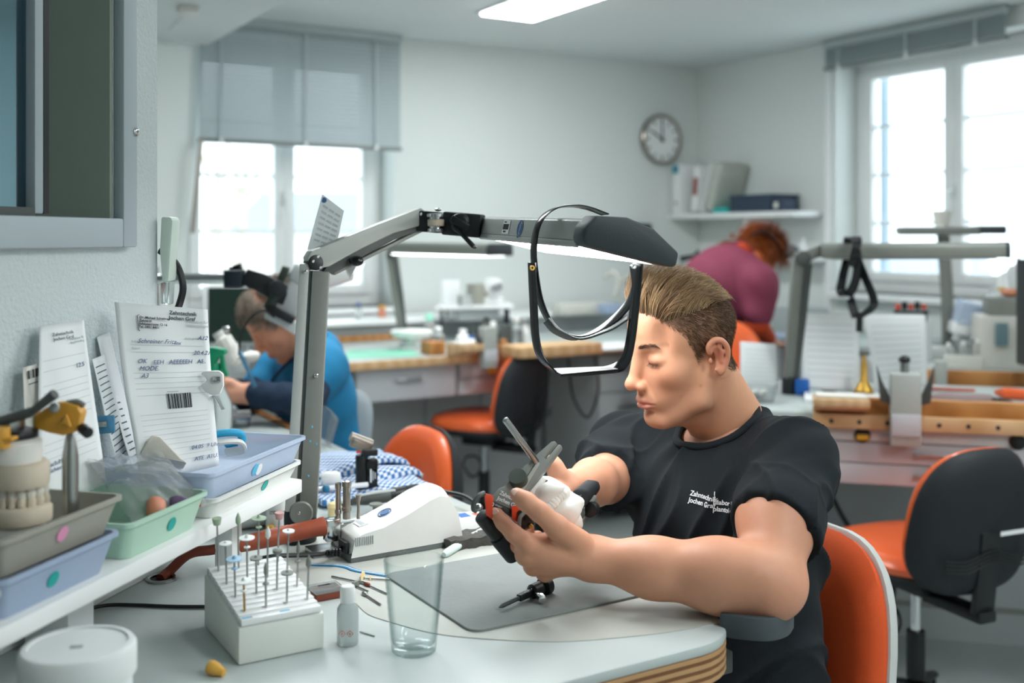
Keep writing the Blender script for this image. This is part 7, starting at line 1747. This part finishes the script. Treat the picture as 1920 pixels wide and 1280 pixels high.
MB().ribbon(bez([P(1408, 440, YM - .05), P(1428, 434, YM - .06), P(1448, 446, YM - .05), P(1462, 466, YM - .02), P(1466, 482, YM)], 5), (0, -1, .2), .03, .006).build('head_strap', 'black_soft', wm)
MB().box(P(1476, 470, YM + .02), (.05, .12, .05), (0, .4, .3)).build('visor_shell', 'clear_plastic', wm, bevel=.006)
t = thing('jointed_stand', 'black jointed arm on the counter left of the bending woman', 'arm', P(1290, 640, 5.6)); MB().tube([P(1275, 486, 5.6), P(1300, 480, 5.6), P(1312, 474, 5.6)], [.018, .012, .022], 10).build('arm', 'black_plastic', t)
MB().tube([P(1278, 486, 5.6), P(1280, 560, 5.6), Vector((P(1282, 600, 5.6).x, 5.6, .82))], .012, 8).build('post', 'alu', t)
t = thing('wall_sticker', 'tiny orange sticker on the wall above the back of the bending woman', 'sticker', P(1373, 442, 6.56)); MB().box(uv(UR - .002, P(1373, 442, 6.58).dot(V), P(1373, 442, 6.58).z), (.003, .03, .03), RU).build('sticker', 'orange_tool', t)

# ================================================================ right hand workbench
O_ = Vector((.855, 3.03, 0))
def ed(a, b, z=0): return O_ + E * a + D * b + Vector((0, 0, z))
def ebx(a0, a1, b0, b1, z0, z1): return MB().box(ed((a0 + a1) / 2, (b0 + b1) / 2, (z0 + z1) / 2), (abs(a1 - a0), abs(b1 - b0), z1 - z0), RE)
t = thing('work_bench', 'workbench with thick wooden front rail at the right', 'bench', ed(.4, .4, 0))
ebx(-.20, 1.75, 0.02, .72, .785, .82).build('bench_top', 'laminate', t, bevel=.003)
fb = ebx(.0, 1.75, -.005, .02, .782, .822).build('front_board', 'wood_light', t, bevel=.002)
for k in range(9): MB().lathe(ed(.05 + k * .075 + (.06 if k > 2 else 0), -.0055, .802), [(.006, 0), (.006, .001), (.0001, .001)], 12, -D).build('peg_hole', 'ink_black', fb)
ebx(.0, 1.75, .02, .06, .8205, .865).build('wood_rail', 'wood_mid', t, bevel=.003)
ebx(-.20, 1.75, .60, .63, .0, .784).build('back_panel', 'grey_lam_d', t); ebx(-.20, -.17, .03, .6, 0, .784).build('side_panel', 'grey_lam', t)
ebx(-.20, 1.75, .598, .5995, .10, .12).build('panel_joint', 'lamp_grey', t)
ebx(1.72, 1.75, .03, .6, 0, .784).build('side_panel', 'grey_lam', t)
dc = thing('control_panel', 'grey control strip with yellow round switch under the right bench', 'control panel', ed(.3, .03, .74))
ebx(.02, .62, .03, .09, .742, .781).build('strip', 'grey_lam', dc, bevel=.002)
MB().lathe(ed(.135, .029, .760), [(.022, 0), (.022, .004), (.016, .008), (.0001, .008)], 24, -D).build('switch_ring', 'black_plastic', dc); MB().box(ed(.135, .016, .756), (.034, .012, .016), RE).build('switch_knob', 'yellow_knob', dc, bevel=.004)
ebx(.18, .30, .0275, .0295, .748, .764).build('label', 'mauve_lam', dc, bevel=.001)
MB().lathe(ed(.54, .029, .760), [(.022, 0), (.022, .004), (.016, .007), (.0001, .007)], 24, -D).build('socket', 'black_plastic', dc)
du_ = thing('drawer_unit', 'pair of wide grey drawers with silver handles under the right bench', 'drawer unit', ed(.3, .3, .62), None, 'grey drawer units')
ebx(.02, .62, .05, .55, .62, .741).build('carcass', 'grey_lam', du_)
for k in range(2):
    d_ = ebx(.022, .618, .028, .049, .622 + k * .06, .679 + k * .06).build('drawer', 'mauve_lam', du_, bevel=.002)
    MB().box(ed(.36, .012, .655 + k * .058), (.18, .010, .010), RE).box(ed(.28, .020, .655 + k * .058), (.01, .018, .008), RE).box(ed(.44, .020, .655 + k * .058), (.01, .018, .008), RE).build('handle', 'alu', d_, bevel=.002)
ebx(-.20, 1.75, .045, .0, 0, 0).v
bench_pin('pale wooden bench pin sticking out over the edge of the right bench', ed(.075, .03, .822), -D, 1, .09, .15, .05)
vise('grey vise with dark wings on the right bench', ed(.245, .0, .865), 1.0, -D)
small_lamp('grey bench lamp with a black strap hanging on its head at the right', T(1481, 738), P(1503, 484, 3.35), P(1540, 470, 3.33), P(1878, 468, 3.2), .046, .15)
small_lamp('farther grey bench lamp in front of the tall casement window', Vector((P(1776, 615, 4.4).x, 4.4, .82)), P(1768, 452, 4.4), P(1768, 440, 4.4), P(1772, 432, 4.4), .03, .12) if False else None
t = thing('bench_lamp', 'farther grey bench lamp in front of the tall casement window', 'lamp', Vector((P(1776, 615, 4.5).x, 4.5, .83)), None, 'bench lamps in the background')
MB().ribbon([Vector((P(1776, 615, 4.5).x, 4.5, .82)), P(1776, 560, 4.5), P(1768, 440, 4.5)], (1, 0, 0), [.035, .045, .045], .03).build('post', 'lamp_grey', t, bevel=.003)
hh = basis((1, -.15, 0), z=(0, 0, 1)); MB().box(P(1765, 432, 4.48), (.34, .16, .032), hh).build('head_housing', 'lamp_grey', t, bevel=.006)
MB().box(P(1852, 431, 4.45), (.11, .162, .036), hh).build('end_cap', 'lamp_cap', t, bevel=.008); MB().box(P(1760, 440, 4.48), (.30, .13, .004), hh).build('diffuser', 'diffuser_off', t)
t = thing('paper_cup', 'crumpled paper cup on top of the farther bench lamp', 'cup', P(1765, 420, 4.5)); MB().lathe(P(1766, 424, 4.48), [(.028, .0), (.04, .065), (.037, .065), (.026, .003)], 10, closed=True).build('cup', 'paper_warm', t)
# strap on the right lamp
t = thing('magnifier_visor', 'black strap visor hanging from the head of the right bench lamp', 'headband', P(1610, 560, 3.2))
wv2 = Vector((.5, -.85, 0))
st = [(1597, 500, 3.17), (1604, 470, 3.16), (1607, 450, 3.17), (1597, 445, 3.22), (1590, 452, 3.28), (1588, 485, 3.3), (1580, 520, 3.27), (1577, 545, 3.23), (1590, 552, 3.18), (1603, 530, 3.16), (1608, 500, 3.155), (1606, 470, 3.155)]
MB().ribbon(bez([P(*p) for p in st], 5), wv2, .03, .005).build('head_strap', 'black_gloss', t)
st = [(1606, 480, 3.15), (1622, 520, 3.15), (1638, 560, 3.15), (1634, 578, 3.15), (1612, 592, 3.15), (1604, 590, 3.18), (1594, 560, 3.22)]
MB().ribbon(bez([P(*p) for p in st], 5), wv2, .028, .005).build('lens_frame', 'black_plastic', t); MB().ribbon([P(1612, 592, 3.15), P(1611, 622, 3.15)], wv2, .02, .006).build('lens_tab', 'black_plastic', t)
# papers on the right bench
for lb, qd in (('tall white order sheet standing between the right lamp post and the vise', ((1500, 585), (1608, 588), (1612, 735), (1500, 728))), ('white order sheet standing behind the wings of the right vise', ((1618, 590), (1735, 590), (1738, 722), (1640, 735))), ('white order sheet standing behind the shoulder of the young man', ((1388, 640), (1455, 645), (1460, 738), (1384, 735)))):
    YY = 3.42 if 'wings' not in lb else 3.50
    t, fn = sheet_of(lb, P(*qd[0], YY), P(*qd[1], YY + .03), P(*qd[2], YY), P(*qd[3], YY - .02), (0, -.01, 0))
    for k in range(9): rule(fn, t, .1, .9, .85 - k * .085, .0022)
block('blue lidded pot beside the foot of the right lamp', T(1504, 740), (.045, .045, .05), 'blue_plastic', 'blue_pot', 'pot', RE, .008)
block('open white notebook on the bench behind the pale pin', T(1585, 752), (.24, .14, .014), 'paper', 'notebook', 'notebook', RE, .002)
t = thing('tweezers', 'black tweezers lying on the open white notebook', 'tweezers', T(1610, 745, .84)); MB().tube([T(1575, 741, .842), T(1600, 745, .842), T(1633, 748, .841)], [.003, .007, .003], 8).build('body', 'black_plastic', t)
t = thing('wax_lump', 'dark purple wax lump at the foot of the tall white sheet', 'wax piece', T(1560, 735)); lump(T(1560, 733) + Vector((0, 0, .022)), (.035, .025, .02), 71, .2).build('lump', 'purple_gem', t)
t = thing('red_wax_strip', 'thin red wax strip in front of the purple wax lump', 'wax strip', T(1585, 742)); MB().box(T(1580, 741) + Vector((0, 0, .004)), (.07, .015, .006), RE).build('strip', 'red_wax', t, bevel=.001)
t = thing('brass_burner', 'brass tipped dark burner between the two standing sheets', 'burner', T(1620, 745)); MB().lathe(T(1620, 743), [(.028, .0004), (.03, .02), (.012, .05), (.01, .10), (.004, .13), (.0001, .13)], 18).build('burner', 'brass', t)
t = thing('plaster_crumbs', 'clear tub with plaster pieces behind the shoulder of the young man', 'tub', T(1420, 752))
MB().lathe(T(1420, 752), [(.0001, .0004), (.05, .0004), (.058, .05), (.055, .05), (.048, .005), (.0001, .004)], 24).build('tub', 'clear_plastic', t)
for k in range(4): lump(T(1410 + 7 * k, 752) + Vector((0, 0, .02 + .006 * (k % 2))), (.014, .012, .012), 80 + k, .15, None, 12, 8).build('plaster_piece', 'plaster_w', t)
t = thing('engraver', 'mauve electric engraver with dark cable on the right bench', 'engraver', T(1800, 748))
MB().lathe(T(1738, 746, .835), [(.003, 0), (.012, .01), (.017, .05), (.015, .10), (.018, .15), (.016, .18), (.006, .20)], 18, T(1870, 750, .835) - T(1738, 746, .835)).build('body', 'mauve_tool', t)
MB().tube(bez([T(1862, 750, .838), T(1890, 752, .845), P(1908, 765, 2.98), P(1917, 795, 2.95), P(1908, 850, 2.96), P(1900, 870, 2.97)], 6), .006, 8).build('cable', 'black_plastic', t)
t = thing('orange_tool', 'orange plastic tool lying at the right edge of the bench', 'tool', T(1895, 740)); MB().tube([T(1868, 735, .835), T(1885, 737, .838), T(1925, 740, .838)], [.008, .018, .016], 10).build('body', 'orange_tool', t)
for k, (x_, y_) in enumerate(((1760, 731), (1800, 733))): block(['red wax stick left of', 'red wax stick right of'][k] + ' the middle behind the engraver', T(x_, y_), (.09, .015, .008), 'red_wax', 'wax_stick', 'wax stick', RE, .002)
# bench behind it
t = thing('work_bench', 'second workbench with wooden rail in front of the window counter', 'bench', ed(.9, 1.4, 0))
ebx(.25, 1.46, 1.05, 1.62, .785, .82).build('bench_top', 'laminate', t, bevel=.003); ebx(.25, 1.46, 1.02, 1.05, .775, .835).build('wood_rail', 'wood_mid', t, bevel=.003)
for a_ in (.27, 1.4): ebx(a_, a_ + .04, 1.08, 1.6, 0, .784).build('leg_panel', 'grey_lam', t)
ebx(.45, .49, 1.0, 1.06, .74, .87).build('clamp', 'lamp_grey_l', t, bevel=.003)
t = thing('bur_stand', 'beige stand full of silver burs on the second bench', 'bur stand', T(1805, 688)); c_ = T(1805, 690)
MB().box(c_ + Vector((0, 0, .025)), (.13, .06, .048), RE).build('block', 'beige_dev', t, bevel=.003)
for k in range(7):
    p_ = c_ + E * (-.05 + k * .017) + Vector((0, 0, .05)); hgt = .03 + .02 * ((k * 3) % 4) / 3
    b_ = thing('rotary_bur', ['first', 'second', 'third', 'fourth', 'fifth', 'sixth', 'seventh'][k] + ' silver bur from the left in the beige stand', 'bur', p_, None, 'burs in the beige stand')
    MB().cyl(p_, p_ + Vector((0, 0, hgt)), .002, None, 8).build('shank', 'steel', b_); MB().ell(p_ + Vector((0, 0, hgt + .008)), (.009, .009, .010), None, 12, 8).build('head', 'steel' if k % 3 else 'white_gloss', b_)
block('low clear tray on the second bench at the foot of the lamp post', T(1762, 670), (.11, .09, .045), 'tray_white', 'clear_tray', 'tray', RE, .004)
t = thing('milling_unit', 'beige milling unit with small teal screen at the right edge', 'milling unit', T(1895, 692))
c_ = T(1893, 690); MB().box(c_ + Vector((0, .05, .10)), (.20, .22, .20), RE).build('housing', 'beige_dev', t, bevel=.008); MB().box(c_ + Vector((-.06, -.065, .135)), (.045, .01, .085), RE).build('screen', 'screen_teal', t, bevel=.002)
MB().box(c_ + Vector((.02, -.065, .155)), (.04, .01, .012), RE).build('red_label', 'red_wax', t); MB().box(c_ + Vector((.03, -.07, .035)), (.05, .012, .025), RE).build('slot', 'lamp_dark', t)
block('dark grey box on top of the beige milling unit', c_ + Vector((.02, .06, .2005)), (.16, .14, .07), 'lamp_grey', 'grey_box', 'box', RE, .004)
t = thing('pink_model', 'pink wax model on top of the dark grey box', 'wax model', c_ + Vector((.02, .04, .272)))
lump(c_ + Vector((.02, .04, .288)), (.035, .03, .016), 91, .1).build('model', 'salmon', t)
t = thing('casting_machine', 'white tilted casting machine with blue window on the second bench', 'machine', T(1835, 676))
c_ = T(1832, 676); MB().box(c_ + Vector((0, .05, .12)), (.17, .16, .05), (0, .15, RE)).build('hood', 'white_gloss', t, bevel=.012, seg=3); MB().prism([c_ + Vector((x, -.03, z)) for x, z in ((-.09, .155), (.08, .13), (.10, .20), (-.07, .245))], (.01, .09, .01)).build('window_hood', 'tray_blue', t, bevel=.004)
MB().cyl(c_ + Vector((-.01, .04, .0005)), c_ + Vector((-.01, .04, .10)), .045).build('pedestal', 'grey_lam', t, bevel=.004); MB().tube([c_ + Vector((.03, .0, .01)), c_ + Vector((.055, .0, .06)), c_ + Vector((.06, .0, .12))], .012, 8).build('lever', 'alu', t)
t = thing('dust_cover', 'white fabric dust cover draped over a machine by the window', 'cover', Vector((P(1895, 600, 4.35).x, 4.35, .82)))
def dcv(a, b):
    p = P(1842 + 95 * a + 30 * (1 - a) * b, 600 - 118 * b * (1 - .25 * (1 - a)) , 4.4 - .12 * math.sin(PI * a)); return p + Vector((0, .03 * math.sin(a * 9 + b * 4), 0))
MB().sheet(dcv, 16, 12, .05).build('cover', 'white_paint', t, smooth=0)
MB().box(P(1878, 541, 4.26), (.03, .004, .012)).build('yellow_label', 'yellow_knob', t)
block('covered machine body under the white dust cover', Vector((P(1890, 600, 4.52).x, 4.5, .82)), (.20, .10, .12), 'grey_lam', 'machine_body', 'machine', RE, .01)
t = thing('monitor', 'black monitor edge on at the right border of the picture', 'monitor', Vector((P(1925, 690, 3.6).x, 3.6, .82)))
MB().box(P(1962, 590, 3.6), (.07, .36, .37), -.1).build('housing', 'black_plastic', t, bevel=.004); MB().box(Vector((P(1966, 690, 3.6).x, 3.62, .86)), (.05, .1, .08)).build('stand', 'black_plastic', t, bevel=.004)
t = thing('tool_rack', 'dark rack of red handled tools above the second white sheet', 'tool rack', Vector((P(1708, 580, 4.3).x, 4.3, .82)))
MB().box(P(1708, 584, 4.3), (.13, .05, .014), RE).build('rail', 'black_plastic', t, bevel=.002); MB().cyl(Vector((P(1735, 580, 4.3).x, 4.3, .8205)), P(1735, 584, 4.3), .008).build('post', 'lamp_dark', t)
for k in range(5): MB().cyl(P(1684 + k * 12, 580, 4.28), P(1684 + k * 12, 570 - 5 * (k % 2), 4.28), .010).build('tool_grip', 'red_plastic' if k % 2 == 0 else 'black_plastic', t, bevel=.002)
block('pale riser box carrying the dark tool rack', Vector((P(1700, 620, 4.36).x, 4.36, .82)), (.18, .12, .16), 'grey_lam', 'riser_box', 'box', RE, .004)
# cables on the wall under the right bench
t = thing('black_cable', 'loose black cable hanging under the right bench behind the man', 'cable', ed(-.0, .58, .3))
MB().tube(bez([P(1560, 930, 3.3), P(1590, 985, 3.3), P(1640, 1050, 3.25), P(1665, 1065, 3.2), P(1676, 1100, 3.2), P(1668, 1130, 3.2), P(1655, 1090, 3.2), P(1690, 1040, 3.25), P(1760, 1015, 3.3)], 6), .008, 8).build('cord', 'black_plastic', t)
t = thing('wall_cable', 'thin dark cable hanging down the panel beside the far chair', 'cable', uv(2.6, 4.5, .4))
MB().tube(bez([uv(2.7, 4.0, .78), uv(2.72, 3.99, .6), uv(2.8, 3.99, .5), uv(2.86, 3.99, .62), uv(2.84, 3.99, .78)], 6), .006, 6).build('cord', 'black_plastic', t)
flush_texts()
